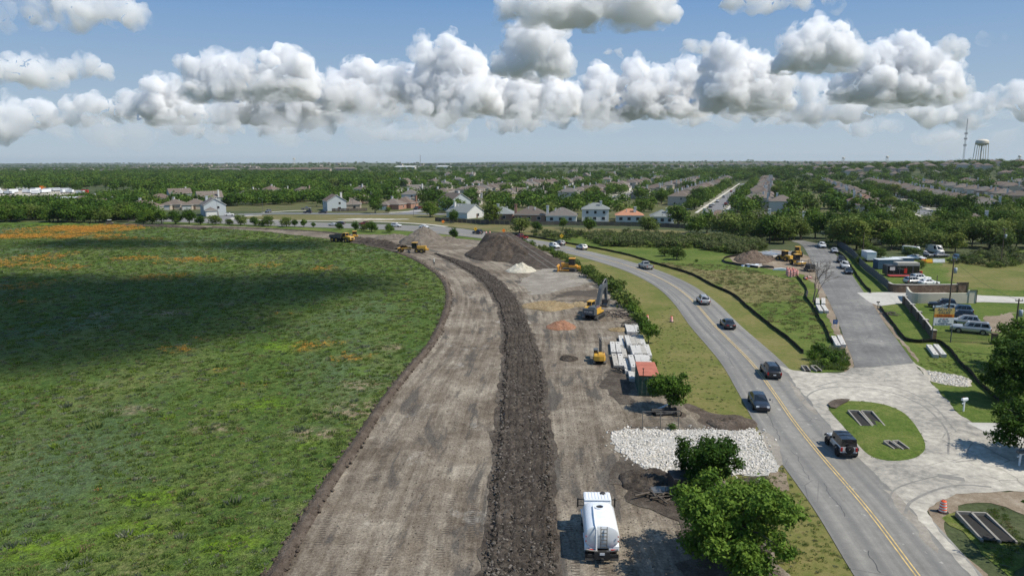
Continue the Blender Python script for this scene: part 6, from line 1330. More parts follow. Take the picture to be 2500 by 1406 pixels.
    for k in range(8): m_.box(-.84 + k * .24 - .05, -.84 + k * .24 + .05, 4.75, 6.0, 2.795, 2.83)
    r = m_.build('cab_roof', [WHT], e); m_ = MB(); m_.lathe([(.001, 2.89), (.2, 2.88), (.24, 2.8)], (.45, 5.75, 0), 'z', 14); m_.build('roof_vent', [BLK], r)
    m_ = MB(); m_.box(-.62, .62, 4.53, 4.56, 1.95, 2.4); m_.build('rear_window', [GL], e); m_ = MB(); m_.add([(-.95, 6.10, 2.62), (.95, 6.10, 2.62), (.95, 6.47, 1.76), (-.95, 6.47, 1.76)], [(0, 1, 2, 3)]); m_.build('windscreen', [GL], e)
    for s in (-1, 1): m_ = MB(); m_.box(s * 1.025 - .008, s * 1.025 + .008, 5.0, 6.0, 1.75, 2.45); m_.build('side_window', [GL], e); m_ = MB(); m_.box(s * .9 - .28, s * .9 + .28, 5.5, 6.6, .95, 1.12); m_.build('front_fender', [WHT], e)
    lettering('THE WATER', .09, BLK, e, (-.86, .125, 2.02), (PI / 2, 0, 0)) if 0 else None
tank_truck()
# ---- tracked excavator
def excavator(px, py, rz, label, s=1., body=YEL, cw=GREY, boomc=GREY, word=None, mini=False):
    """boom looks along +x"""
    e = thing('mini_excavator' if mini else 'excavator', label, 'excavator', P(px, py), rz); e.scale = (s,) * 3
    tracks(e, 4.6, .95, .62, 2.6); m_ = MB(); m_.box(-.9, .9, -1., 1., .5, 1.05); m_.lathe([(.75, 1.0), (.75, 1.2)], n=16); m_.build('undercarriage', [BLK], e)
    m_ = MB(); m_.box(-2.3, 1.6, -1.45, 1.45, 1.2, 1.5); m_.box(-2.2, .3, -1.45, 1.40, 1.5, 2.35, tx=.05, ty=.05); m_.build('house', [body], e)
    m_ = MB(); m_.prism([(-2.3, -1.5), (-2.9, -1.15), (-3.05, 0), (-2.9, 1.15), (-2.3, 1.5)], 1.15, 2.30, 'z'); c = m_.build('counterweight', [cw], e)
    m_ = MB(); m_.box(-2.6, .2, -1.3, .35, 2.35, 2.62, tx=.1, ty=.1); m_.build('engine_hood', [cw], e); m_ = MB(); m_.tube([(-1.4, -.9, 2.6), (-1.4, -.9, 3.1)], .08, 8); m_.build('exhaust', [BLK], e)
    cab(e, -.25, 1.55, .45, 1.42, 1.5, 3.15, body if not mini else BLK, body if not mini else GREY)
    bw = .34; b0 = Vector((.9, -.25, 1.9)); b1 = Vector((3.2, -.25, 5.6)); b2 = Vector((5.5, -.25, 6.0)) if not mini else Vector((4.6, -.25, 4.6))
    if mini: b1 = Vector((2.6, -.25, 4.4)); b2 = Vector((4.4, -.25, 4.2))
    m_ = MB(); m_.prism([(.7, 1.7), (1.2, 1.6), (3.5, 5.1), (b2.x + .1, b2.z - .25), (b2.x + .2, b2.z + .25), (3.1, 6.1), (2.5, 5.6)], -.25 - bw, -.25 + bw, 'y') if not mini else m_.prism([(.7, 1.7), (1.2, 1.6), (2.9, 3.9), (4.4, 3.95), (4.4, 4.4), (2.5, 4.7), (2.0, 4.2)], -.25 - bw, -.25 + bw, 'y')
    bo = m_.build('boom', [boomc], e); m_ = MB(); m_.tube([(1.5, -.25, 1.9), (2.9, -.25, 4.4)], .13, 8); m_.build('boom_cylinder', [STEEL], bo)
    e2 = Vector((5.9, -.25, 2.6)) if not mini else Vector((4.2, -.25, 1.5))
    m_ = MB(); d = (e2 - b2).normalized(); up = b2 - d * 1.0; q = Vector((d.z, 0, -d.x)) * .30
    vs = [up - q * .5, b2 - q * 1.2, e2 - q * .6, e2 + q * .6, b2 + q, up + q * .5]; m_.prism([(v.x, v.z) for v in vs], -.25 - .26, -.25 + .26, 'y'); st = m_.build('stick', [boomc], e)
    m_ = MB(); m_.tube([(3.6, -.25, 6.2 if not mini else 4.8), up + Vector((0, 0, .05))], .11, 8); m_.build('stick_cylinder', [STEEL], st)
    m_ = MB(); x, z = e2.x, e2.z; m_.prism([(x - .2, z + .1), (x + .25, z - .1), (x + .1, z - .8), (x - .5, z - 1.35), (x - 1.25, z - 1.3), (x - 1.5, z - .9), (x - 1.4, z - .88), (x - 1.15, z - 1.15), (x - .55, z - 1.2), (x - .1, z - .7)], -.25 - .7, -.25 + .7, 'y')
    for yy in (-.95, .42): m_.prism([(x - .2, z + .1), (x + .2, z - .1), (x + .05, z - .8), (x - .5, z - 1.3), (x - 1.25, z - 1.25), (x - 1.4, z - .9)], yy, yy + .04, 'y')
    for i in range(5): m_.bar((x - 1.35, -.85 + i * .3, z - .92), (x - 1.62, -.85 + i * .3, z - .66), .12, .06)
    bk = m_.build('bucket', [STEEL], e); m_ = MB(); m_.bar((x - .1, -.25, z + .9), (x - .35, -.25, z + .15), .16, .1); m_.build('bucket_link', [STEEL], bk)
    for sgn in (-1, 1): m_ = MB(); m_.bar((-1.9, sgn * 1.3, 2.62), (-.3, sgn * 1.3, 2.62), .04, .04); m_.bar((-1.9, sgn * 1.3, 2.35), (-1.9, sgn * 1.3, 2.62), .04, .04); m_.build('handrail', [REDM if sgn < 0 else BLK], e)
    if word: lettering(word, .52, REFL, c, (-3.06, 0, 1.75), (PI / 2, 0, -PI / 2))
    if mini: m_ = MB(); m_.box(2.6, 2.75, -1.4, 1.4, .1, .8); m_.build('dozer_blade', [body], e)
    return e
excavator(1450, 776, R_(62), 'large grey and yellow excavator lifting its bucket beside the brush pile', .92, YEL, GREY, GREY, 'VOLVO')
excavator(1463, 884, R_(84), 'small yellow excavator with a dark cab beside the stacked barriers', .56, YEL, YEL, BLK, None, True)
# ---- crawler dozer (blade along +x)
def dozer(px, py, rz, label, s=1., col=YEL2):
    e = thing('bulldozer', label, 'bulldozer', P(px, py), rz); e.scale = (s,) * 3
    tracks(e, 3.4, 1.0, .6, 2.0); m_ = MB(); m_.box(-1.7, 1.9, -.62, .62, .5, 1.3); m_.box(.1, 1.9, -.55, .55, 1.3, 1.95, ty=.06); m_.box(-1.7, .1, -1.2, 1.2, 1.05, 1.5); m_.build('body', [col], e)
    cab(e, -1.15, .15, -.75, .75, 1.5, 2.95, BLK, col); m_ = MB(); m_.tube([(1.1, .3, 1.9), (1.1, .3, 2.6)], .07, 8); m_.build('exhaust', [BLK], e)
    m_ = MB(); m_.prism([(2.45, .1), (2.7, .12), (2.55, .6), (2.62, 1.15), (2.8, 1.4), (2.62, 1.38), (2.42, 1.1), (2.38, .5)], -1.65, 1.65, 'y'); b = m_.build('blade', [col], e)
    for sgn in (-1, 1): m_ = MB(); m_.bar((0., sgn * 1.38, .5), (2.45, sgn * 1.38, .45), .18, .22); m_.build('push_arm', [col], b); m_ = MB(); m_.tube([(1.6, sgn * .62, 1.5), (2.42, sgn * .6, 1.0)], .07, 8); m_.build('lift_cylinder', [STEEL], b)
    m_ = MB(); m_.box(-2.3, -1.7, -.9, .9, .7, 1.25)
    for i in range(3): m_.bar((-2.2, -.7 + i * .7, 1.3), (-2.5, -.7 + i * .7, .15), .14, .22)
    m_.build('ripper', [col], e); return e
dozer(1391, 663, R_(168), 'orange yellow bulldozer with a rear ripper by the verge shrubs', 1.15)
dozer(866, 585, R_(-82), 'yellow bulldozer pushing spread fill beside the dump truck', 1.0, YEL)
# ---- motor grader (front along +x)
def grader(px, py, rz, label):
    e = thing('motor_grader', label, 'grader', P(px, py), rz); big_wheels(e, [(-3.1, 1.05), (-3.1, -1.05), (-1.55, 1.05), (-1.55, -1.05), (3.9, 1.05), (3.9, -1.05)], .70, .42, YEL)
    m_ = MB(); m_.box(-4.2, -1.2, -.55, .55, .8, 1.35); m_.box(-4.3, -1.5, -.6, .6, 1.35, 2.25, ty=.06); m_.build('engine_housing', [YEL], e); m_ = MB(); m_.box(-4.75, -4.3, -.9, .9, .9, 1.4)
    for i in range(3): m_.bar((-4.6, -.6 + i * .6, 1.4), (-5.1, -.6 + i * .6, .9), .12, .2)
    m_.build('ripper', [YEL], e); m_ = MB(); m_.prism([(-1.2, .95), (-1.2, 1.5), (.2, 1.75), (3.4, 1.5), (4.3, 1.25), (4.3, .95), (3.5, 1.1), (.4, 1.35)], -.17, .17, 'y'); m_.box(3.7, 4.1, -.9, .9, .6, .8); m_.build('front_frame', [YEL], e)
    cab(e, -1.45, .1, -.72, .72, 1.45, 3.15, BLK, YEL); m_ = MB(); m_.lathe([(.5, .85), (.75, .85), (.75, .98), (.5, .98), (.5, .85)], (1.3, 0, 0), n=18); m_.bar((1.3, 0, .9), (3.6, 0, 1.0), .2, .16); c = m_.build('turntable', [BLK], e)
    m_ = MB(); m_.T = Matrix.Translation((1.2, 0, 0)) @ Matrix.Rotation(R_(28), 4, 'Z'); m_.prism([(-.05, .05), (.12, .08), (.0, .35), (.08, .65), (-.06, .68), (-.12, .35)], -1.9, 1.9, 'y'); m_.build('blade', [STEEL], c)
    for s in (-1, 1): m_ = MB(); m_.tube([(1.0, s * .6, .95), (.7, s * .75, 2.1)], .06, 8); m_.build('lift_cylinder', [BLK], c)
    m_ = MB(); m_.box(4.35, 4.65, -1.1, 1.1, .75, 1.5); m_.build('front_plate', [YEL], e); m_ = MB(); m_.tube([(-2.6, .3, 2.2), (-2.6, .3, 2.9)], .06, 8); m_.build('exhaust', [BLK], e)
    for s in (-1, 1): m_ = MB(); m_.box(.1, .2, s * .8, s * 1.2, 2.4, 2.8); m_.build('mirror', [BLK], e)
grader(1008, 617, R_(171), 'yellow motor grader with pale wheel rims beside the soil windrow')
# ---- articulated dump truck (front along +x)
def dump_truck(px, py, rz, label):
    e = thing('dump_truck', label, 'dump truck', P(px, py), rz); big_wheels(e, [(3.2, 1.25), (3.2, -1.25), (-1.2, 1.25), (-1.2, -1.25), (-3.0, 1.25), (-3.0, -1.25)], .88, .62, YEL)
    m_ = MB(); m_.box(-4.2, 4.0, -.5, .5, .95, 1.35); m_.build('chassis', [BLK], e); m_ = MB(); m_.prism([(2.6, 1.2), (2.6, 2.35), (4.7, 2.05), (5.0, 1.8), (5.0, 1.0), (4.4, .95)], -1.15, 1.15, 'y'); b = m_.build('bonnet', [YEL], e)
    m_ = MB(); m_.box(4.96, 5.03, -.6, .6, 1.15, 1.75); m_.build('grille', [BLK], b)
    for s in (-1, 1): m_ = MB(); m_.box(4.9, 5.04, s * .92 - .14, s * .92 + .14, 1.45, 1.7); m_.build('headlight', [LAMP], b)
    cab(e, 1.35, 2.7, -.85, .85, 1.5, 3.25, YEL, YEL)
    m_ = MB(); m_.prism([(-4.6, 1.9), (-3.9, 1.35), (.7, 1.45), (1.2, 2.9), (1.0, 2.95), (.55, 1.65), (-3.8, 1.55), (-4.5, 2.05)], -1.35, 1.35, 'y')
    for s in (-1, 1): m_.prism([(-4.6, 1.9), (-3.9, 1.35), (.7, 1.45), (1.2, 2.9), (.2, 2.95), (-4.2, 2.6)], s * 1.35, s * 1.45, 'y')
    m_.build('dump_body', [MUD], e); m_ = MB(); m_.box(-3.6, .5, -1.3, 1.3, 1.6, 2.5, tx=.7, ty=.4); m_.build('soil_load', [M_CLOD], e)
    for s in (-1, 1): m_ = MB(); m_.box(2.55, 2.65, s * 1.3, s * 1.65, 2.3, 2.9); m_.build('mirror', [BLK], e)
dump_truck(834, 591, R_(-28), 'yellow articulated dump truck standing at the meadow edge')
# ---- roller, loader and backhoe by the side road
def roller(px, py, rz, label):
    e = thing('road_roller', label, 'roller', P(px, py), rz); m_ = MB(); m_.lathe([(.001, -1.), (.72, -1.), (.75, -.97), (.75, .97), (.72, 1.), (.001, 1.)], (1.6, 0, .75), 'y', 22); m_.build('drum', [STEEL], e)
    m_ = MB()
    for s in (-1, 1): m_.box(.4, 2.5, s * 1.08 - .07, s * 1.08 + .07, .6, 1.05)
    m_.box(2.35, 2.55, -1.1, 1.1, .75, 1.15); m_.box(.3, .6, -1.1, 1.1, .6, 1.1); m_.build('drum_frame', [YEL], e); big_wheels(e, [(-1.6, .85), (-1.6, -.85)], .72, .5, YEL)
    m_ = MB(); m_.box(-2.9, .1, -.75, .75, .7, 1.5, tx=.1); m_.build('body', [YEL], e); cab(e, -1.2, .1, -.7, .7, 1.45, 2.95, BLK, YEL)
roller(1946, 648, R_(-84), 'yellow road roller with a steel drum beside the side road')
def loader(px, py, rz, label, name='wheel_loader', cat='loader', hoe=False):
    e = thing(name, label, cat, P(px, py), rz); big_wheels(e, [(-1.3, .95), (-1.3, -.95), (1.3, .95), (1.3, -.95)], .68, .45, YEL); m_ = MB(); m_.box(-2.5, -.4, -.75, .75, .75, 1.75, tx=.08, ty=.06); m_.box(-.4, 1.9, -.5, .5, .65, 1.2); m_.build('body', [YEL], e)
    cab(e, -.75, .5, -.7, .7, 1.25, 2.85, BLK, YEL); m_ = MB()
    for s in (-1, 1): m_.prism([(.4, 1.5), (1.6, 1.6), (2.9, .5), (2.7, .35), (1.5, 1.3), (.4, 1.25)], s * .5 - .08, s * .5 + .08, 'y')
    a = m_.build('lift_arm', [YEL], e); m_ = MB(); m_.prism([(2.7, .1), (3.7, .05), (3.7, .12), (2.95, .2), (2.85, .9), (3.15, 1.2), (3.05, 1.25), (2.7, .9)], -1.2, 1.2, 'y'); m_.build('bucket', [STEEL], a)
    if hoe: m_ = MB(); m_.bar((-2.5, 0, 1.), (-3.0, 0, 3.2), .22, .3); m_.bar((-3.0, 0, 3.2), (-3.6, 0, 1.6), .18, .26); m_.box(-3.85, -3.3, -.3, .3, 1.1, 1.7); m_.build('backhoe_arm', [YEL], e)
loader(1914, 637, R_(120), 'yellow wheel loader parked in front of the white beams')
loader(1946, 626, R_(80), 'yellow backhoe with a raised rear arm behind the road roller', 'backhoe', 'backhoe', True)
def trailer_frame(px, py, rz):
    e = thing('equipment_trailer', 'dark framed equipment trailer with racks behind the bare tree', 'trailer', P(px, py), rz); m_ = MB(); m_.box(-2.2, 2.2, -1., 1., .6, .75); m_.bar((2.2, 0, .65), (3.5, 0, .5), .12, .12); m_.build('deck', [MUD], e); m_ = MB()
    for x in (-2.1, 2.1):
        for y in (-.95, .95): m_.bar((x, y, .7), (x, y, 2.6), .09, .09)
    for y in (-.95, .95): m_.bar((-2.1, y, 2.6), (2.1, y, 2.6), .09, .09); m_.bar((-2.1, y, 1.7), (2.1, y, 1.7), .07, .07)
    m_.build('rack', [STEEL], e); m_ = MB(); m_.box(-1.6, .8, -.8, .8, .76, 1.9, tx=.2, ty=.1); m_.build('generator', [BLK], e); wheels(e, (-.5, .5), .98, .36, .22)
trailer_frame(1975, 662, R_(100))
def cart(px, py):
    e = thing('utility_cart', 'small pale utility vehicle at the far end of the dirt road', 'cart', P(px, py), R_(10)); m_ = MB(); m_.box(-1.5, 1.5, -.75, .75, .5, 1., tx=.1); m_.build('body', [MUD], e); cab(e, -.7, .6, -.7, .7, .9, 2.0, BLK, WHT, glass=False); wheels(e, (-1., 1.), .7, .38, .25)
cart(268, 548)
# ================================================================== THINGS ON THE SITE
CONC = flat('barrier_concrete', (.48, .462, .425), .9, var=.16, vs=1.1, bmp=.2, bs=14.); CONC2 = flat('dull_concrete', (.38, .355, .31), .9, var=.2, vs=1.5, bmp=.2, bs=14.)
# ---- low concrete barriers with two lifting pockets
def barrier_mesh(k):
    L, w, h = 6.1, .36, .51; mb = MB(); zs = .10
    pk = [(-2.35, -2.05), (2.05, 2.35)]; xs = [-L / 2, -2.35, -2.05, 2.05, 2.35, L / 2]; py = .11
    mb.add([(-L / 2, -w + .03, 0), (L / 2, -w + .03, 0), (L / 2, -w, h - .03), (-L / 2, -w, h - .03), (-L / 2, w - .03, 0), (L / 2, w - .03, 0), (L / 2, w, h - .03), (-L / 2, w, h - .03)], [(0, 1, 2, 3), (7, 6, 5, 4), (1, 5, 6, 2), (0, 3, 7, 4)], 0)
    for s in (-1, 1): mb.add([(-L / 2, s * w, h - .03), (L / 2, s * w, h - .03), (L / 2, s * (w - .03), h), (-L / 2, s * (w - .03), h)], [(0, 1, 2, 3)], 0)
    q = w - .03
    for i in range(5):
        a, b = xs[i], xs[i + 1]
        if (a, b) in pk:
            for y0, y1 in ((-q, -py), (py, q)): mb.add([(a, y0, h), (b, y0, h), (b, y1, h), (a, y1, h)], [(0, 1, 2, 3)], 0)
            mb.add([(a, -py, h), (b, -py, h), (b, py, h), (a, py, h), (a, -py, h - .3), (b, -py, h - .3), (b, py, h - .3), (a, py, h - .3)], [(0, 1, 5, 4), (1, 2, 6, 5), (2, 3, 7, 6), (3, 0, 4, 7), (4, 5, 6, 7)], 1)  # pocket faces coloured black for the shade inside, not bare concrete
        else: mb.add([(a, -q, h), (b, -q, h), (b, q, h), (a, q, h)], [(0, 1, 2, 3)], 0)
    for s in (-1, 1): mb.add([(s * L / 2, -w, h - .03), (s * L / 2, w, h - .03), (s * L / 2, q, h), (s * L / 2, -q, h)], [(0, 1, 2, 3)], 0)
    return mb.mesh('concrete_barrier', [CONC if k == 0 else CONC2, BLK])
BM = [barrier_mesh(0), barrier_mesh(1)]
def CPX(x, y): return 1460 + x / 4.85, 770 + y / 4.85
pa, pb = P(*CPX(250, 420), .5), P(*CPX(285, 590), .5); bdir = (pa - pb).normalized(); BA = math.atan2(bdir.y, bdir.x)
def barrier(x, y, z, ang, label, group, k=0): return obj('concrete_barrier', BM[k], None, (x, y, z), ang, label=label, cat='barrier', group=group)
def brow(spots, layer, label, group):
    for cx_, cy_ in spots:
        zt = .51 + .56 * layer; p = P(*CPX(cx_, cy_), zt); c = p + bdir * 3.05
        barrier(c.x, c.y, .56 * layer, BA + R_(random.uniform(-1, 1)), label, group, 0 if random.random() < .75 else 1)
        for l in range(layer): barrier(c.x + random.uniform(-.05, .05), c.y + random.uniform(-.15, .15), .56 * l, BA + R_(random.uniform(-1, 1)), 'pale concrete barrier lying under others in the stack by the container', 'barriers under the stack')
g = 'stacked barriers beside the container'
brow([(215, 590), (285, 590)], 0, 'pale concrete barrier in the separate pair beside the small excavator', g); brow([(186, 430), (252, 432)], 0, 'pale concrete barrier lying just behind the separate pair', g)
brow([(408, 742), (470, 742)], 0, 'pale concrete barrier at the stack end against the container', g)
brow([(424, 610), (492, 585), (556, 585), (618, 590)], 1, 'pale concrete barrier on top of the stack next to the container', g)
brow([(440, 462), (500, 462), (558, 465), (614, 470)], 1, 'pale concrete barrier on the middle tier of the long stack', g)
brow([(372, 350), (430, 350), (487, 346), (543, 346)], 1, 'pale concrete barrier on the far tier of the long stack', g)
brow([(368, 192), (420, 194), (474, 192)], 0, 'pale concrete barrier in the three beyond the long stack', g)
brow([(352, 655), (322, 490), (292, 350)], 0, 'pale concrete barrier at the low left edge of the long stack', g)
def pair(pxs_, label, group):
    for (x0, y0, x1, y1) in pxs_:
        a, b = P(x0, y0, .51), P(x1, y1, .51); d = (a - b).normalized(); c = b + d * 3.05; barrier(c.x, c.y, 0.03, math.atan2(d.y, d.x), label, group)
pair([(2264, 836, 2286, 866), (2281, 836, 2305, 865)], 'pale concrete barrier of the pair on the grass by the iron fence', 'barriers by the iron fence')
pair([(2034, 819, 2047, 843), (2048, 816, 2060, 841)], 'pale concrete barrier of the pair beside the side road bush', 'barriers by the side road bush')
pair([(1996, 728, 1996.5, 741), (2010, 727.5, 2010.5, 741)], 'pale concrete barrier behind the pair near the bare tree', 'barriers near the bare tree')
pair([(1996, 743, 2005, 759), (2008, 742.5, 2019, 759)], 'pale concrete barrier of the near pair by the bare tree', 'barriers near the bare tree')
# ---- shipping container
def container():
    a, b = P(1571, 968), P(1595, 968); c = P(1584, 968) + bdir * 3.03; e = thing('shipping_container', 'green shipping container with a rust red roof beside the stacked barriers', 'container', (c.x, c.y, 0), BA); GRN = flat('container_green', (.030, .075, .055), .6, var=.2, vs=2.); RUST = flat('rust_red_roof', (.42, .145, .095), .85, var=.18, vs=1.2); L, w, h = 6.06, 1.22, 2.59
    for s in (-1, 1):
        m_ = MB(); n = 22; vs = []
        for i in range(n * 2 + 1): x = -L / 2 + .1 + (L - .2) * i / (2 * n); y = s * (w - (.04 if (i // 1) % 2 else 0.)); vs += [(x, y, .15), (x, y, h - .1)]
        m_.add(vs, [(2 * i, 2 * i + 2, 2 * i + 3, 2 * i + 1) for i in range(2 * n)]); m_.build('side_wall', [GRN], e)
    m_ = MB()
    for x in (-L / 2, L / 2 - .12):
        for y in (-w, w - .12): m_.box(x, x + .12, y, y + .12, 0, h)
    for y in (-w, w - .1): m_.box(-L / 2, L / 2, y, y + .1, .02, .15); m_.box(-L / 2, L / 2, y, y + .1, h - .1, h - .004)
    m_.build('corner_frame', [GRN], e); m_ = MB(); m_.box(-L / 2, L / 2, -w, w, h, h + .03)
    for i in range(10): x = -L / 2 + .3 + i * .6; m_.box(x, x + .3, -w + .1, w - .1, h + .03, h + .05)
    m_.build('roof', [RUST], e); m_ = MB(); m_.box(L / 2 - .08, L / 2 - .03, -w + .12, w - .12, .15, h - .1); m_.build('end_wall', [GRN], e)
    for s in (-1, 1):
        m_ = MB(); m_.box(-L / 2 + .02, -L / 2 + .07, s * .56 - .53, s * .56 + .53, .15, h - .1)
        for z in (.45, 1.0, 1.55, 2.1): m_.box(-L / 2 - .01, -L / 2 + .02, s * .56 - .5, s * .56 + .5, z, z + .12)
        d = m_.build('door', [GRN], e); 
        for y in (.25, .85): m_ = MB(); m_.tube([(-L / 2 - .04, s * y, .2), (-L / 2 - .04, s * y, h - .15)], .025, 6); m_.build('lock_bar', [STEEL], d)
    m_ = MB(); m_.tube([(-L / 2 - .1, w * .62, h - .5), (-L / 2 - .1, w * .62, h + .9)], .05, 6); m_.lathe([(.001, h + 1.), (.12, h + .95), (.12, h + .88)], (-L / 2 - .1, w * .62, 0), n=10); m_.build('vent_pipe', [BLK], e)
container()
# ---- soil, stone and brush heaps
def heap(name, cat, label, px, py, rx, ry, h, mat, seed, rz=0., pw=1.25, rough=.12, ridge_=None, nr=40, na=90, clod=0.):
    c = P(px, py); e_r = np.linspace(0, 1, nr); an = np.linspace(0, 2 * PI, na, endpoint=False); rr, aa = np.meshgrid(e_r, an, indexing='ij')
    wob = 1 + .22 * (fbm(np.stack([np.cos(aa).ravel() * 1.6 + seed, np.sin(aa).ravel() * 1.6, aa.ravel() * 0], 1), 3, seed) - .5).reshape(rr.shape) * 2
    x = rx * rr * np.cos(aa) * wob; y = ry * rr * np.sin(aa) * wob; z = h * np.clip(1 - rr, 0, 1) ** (1 / pw) * (1 - .15 * rr)
    if ridge_ is not None:
        for (x0, y0, z0_, x1, y1, z1, w) in ridge_:
            dx, dy = x1 - x0, y1 - y0; t = np.clip(((x - x0) * dx + (y - y0) * dy) / (dx * dx + dy * dy), 0, 1); d = np.hypot(x - x0 - t * dx, y - y0 - t * dy); z = np.maximum(z, (z0_ + (z1 - z0_) * t) - d * .72 * (h / max(h, 1)) * w)
    ed = np.clip((1 - rr) * 5, 0, 1); n1 = fbm(p2(x + c.x, y + c.y, 2.2 / max(h, .8)), 5, seed, .6).reshape(x.shape)
    z = np.maximum(z * (1 + rough * 2 * (n1 - .5)) + ed * (n1 - .5) * h * rough * 1.4 + (ed ** .4) * clodz(x + c.x, y + c.y, clod, seed, 2.) * (clod > 0), -.02) + .0
    z[-1] = -.05
    v = np.stack([x.ravel(), y.ravel(), z.ravel()], 1); i = np.arange((nr - 1) * na); a = i // na * na + i % na; b = i // na * na + (i + 1) % na
    me = rawmesh(name, v, np.stack([a, a + na, b + na, b], 1), mat); fix_up(me); return obj(name, me, None, (c.x, c.y, .03), rz, label=label, cat=cat)
M_DARKS = clod_mat('dark_fill', [(.32, (.038, .029, .022)), (.5, (.074, .058, .045)), (.66, (.135, .110, .088))], .4); M_BRNS = clod_mat('brown_fill', [(.32, (.105, .088, .070)), (.5, (.165, .140, .112)), (.66, (.235, .205, .17))], .35); M_LIME = clod_mat('crushed_limestone', [(.32, (.40, .36, .27)), (.5, (.54, .50, .40)), (.66, (.66, .62, .53))], .3); M_TAN = clod_mat('tan_base', [(.32, (.20, .145, .075)), (.5, (.30, .225, .125)), (.66, (.40, .32, .20))], .4); M_TRK = clod_mat('packed_track', [(.32, (.085, .074, .063)), (.5, (.125, .11, .095)), (.66, (.18, .16, .14))], .3); M_RED = clod_mat('red_sandy_fill', [(.32, (.22, .105, .062)), (.5, (.32, .165, .10)), (.66, (.40, .24, .16))], .3); M_MULCH = clod_mat('wood_mulch', [(.32, (.075, .055, .042)), (.5, (.15, .11, .082)), (.66, (.24, .19, .145))], .5)
# the big heap has a haul ramp down its right flank
c0 = P(1232, 622); rp = P(1345, 652) - c0
hp_ = heap('soil_heap', 'soil heap', 'tall dark soil heap with a haul ramp down its right side', 1232, 622, 12., 16., 5.2, M_DARKS, 3, 0, 1.3, .10, [(-2.2, 4., 5.5, rp.x, rp.y, .2, .8), (-2., 3., 5.4, 3., -2., 3.6, .8), (-2., 3., 5.3, -6., -6., 2., .75)], 60, 150, .45)
rc_ = spline([P(1216, 606), P(1262, 622), P(1310, 640), P(1352, 656)], .6); rl_ = resamp(rc_, 60); rn_ = normals(rl_)
def rampz(x, y, U, V, t):
    k = 1 - V / V.max(); pr = np.clip((1 - np.abs(t - .5) * 2) * 2.0, 0, 1); return .02 + 5.0 * k * pr * (.97 + .06 * fbm(p2(x, y, .8), 3, 4).reshape(x.shape)) + pr * clodz(x, y, .3, 7, 2.) * k
ro = strip('haul_ramp', rl_ - rn_ * 8., rl_ + rn_ * 8., 30, 60, M_DARKS, rampz, hp_); ro.location = -hp_.location
for s_ in (-1.2, 1.0):
    to_ = strip('wheel_track', rl_[6:] + rn_[6:] * (s_ - .32), rl_[6:] + rn_[6:] * (s_ + .32), 4, 54, M_TRK, lambda x, y, U, V, t: .08 + 5.0 * (1 - (V + 4.2) / (V.max() + 4.2)) * 1.0 + .22 * (1 - V / V.max()) * 1.0 + 0 * V, hp_); to_.location = -hp_.location
heap('soil_heap', 'soil heap', 'brown soil heap at the back of the dirt pad', 1035, 592, 9.5, 10., 5.2, M_BRNS, 5, 0, 1.25, .12, None, 44, 110, .35)
heap('soil_heap', 'soil heap', 'low brown soil heap joined to the left of the brown heap', 962, 583, 8., 6., 1.6, M_BRNS, 6, 0, 1.4, .2, None, 30, 80, .3)
heap('soil_heap', 'soil heap', 'low brown shoulder of soil right of the brown heap', 1092, 591, 6., 6., 1.8, M_BRNS, 8, 0, 1.4, .2, None, 30, 80, .3)
heap('limestone_heap', 'stone heap', 'cream crushed limestone heap below the dark soil heap', 1273, 662, 4., 3.6, 2.2, M_LIME, 7, 0, 1.1, .15, None, 34, 90, .18)
heap('sand_heap', 'sand heap', 'flat wide tan heap of road base in front of the excavator', 1338, 749, 5.0, 4.2, .75, M_TAN, 9, 0, 1.9, .25, None, 34, 90, .22)
heap('sand_heap', 'sand heap', 'small orange tan heap touching the excavator', 1416, 745, 1.9, 2., .6, M_TAN, 10, 0, 1.4, .25, None, 24, 60, .2)
heap('sand_heap', 'sand heap', 'reddish sand heap between the two excavators', 1370, 799, 2.8, 2.3, 1.25, M_RED, 11, 0, 1.15, .14, None, 34, 80, .12)
heap('soil_heap', 'soil heap', 'flat dark patch of dumped soil left of the small excavator', 1389, 877, 1.35, 1.5, .35, M_CLOD, 12, 0, 1.6, .3, None, 24, 60, .25)
heap('mulch_heap', 'mulch heap', 'brown wood mulch heap behind the grass lot', 1836, 637, 5.4, 5.4, 3.1, M_MULCH, 13, 0, 1.1, .2, None, 36, 90, .35)
heap('mulch_heap', 'mulch heap', 'low tail of mulch beside the white beams', 1885, 634, 4., 3., .9, M_MULCH, 14, 0, 1.4, .3, None, 26, 60, .3)
heap('limestone_heap', 'stone heap', 'small cream stone spill beside the barriers', 1510, 806, 1.7, 1.3, .35, M_TAN, 15, 0, 1.5, .3, None, 22, 60, .15)
heap('soil_heap', 'soil heap', 'low dark brown soil heap at the stone pad edge', 1788, 1036, 2.6, 1.9, .5, M_BERM, 16, 0, 1.6, .3, None, 26, 70, .25)
heap('soil_heap', 'soil heap', 'dark churned soil heap between the truck and the smaller elm', 1585, 1180, 2.6, 2.8, .38, M_CLOD, 17, 0, 1.9, .35, None, 30, 80, .3)
def brush(name, cat, label, px, py, n, L, sp, mat, seed, h=.6):
    rg = random.Random(seed); e = thing(name, label, cat, P(px, py))
    for i in range(n):
        a = rg.uniform(0, PI); l = L * rg.uniform(.4, 1.); x, y = rg.uniform(-sp, sp), rg.uniform(-sp, sp) * .8; z = rg.uniform(.08, h); d = Vector((math.cos(a), math.sin(a), rg.uniform(-.18, .22))) * l / 2; c = Vector((x, y, z)); m_ = MB(); r = rg.uniform(.04, .10); m_.tube([c - d, c + Vector((0, 0, .05)), c + d], [r, r * .9, r * .6], 6); m_.build('branch', [mat], e)
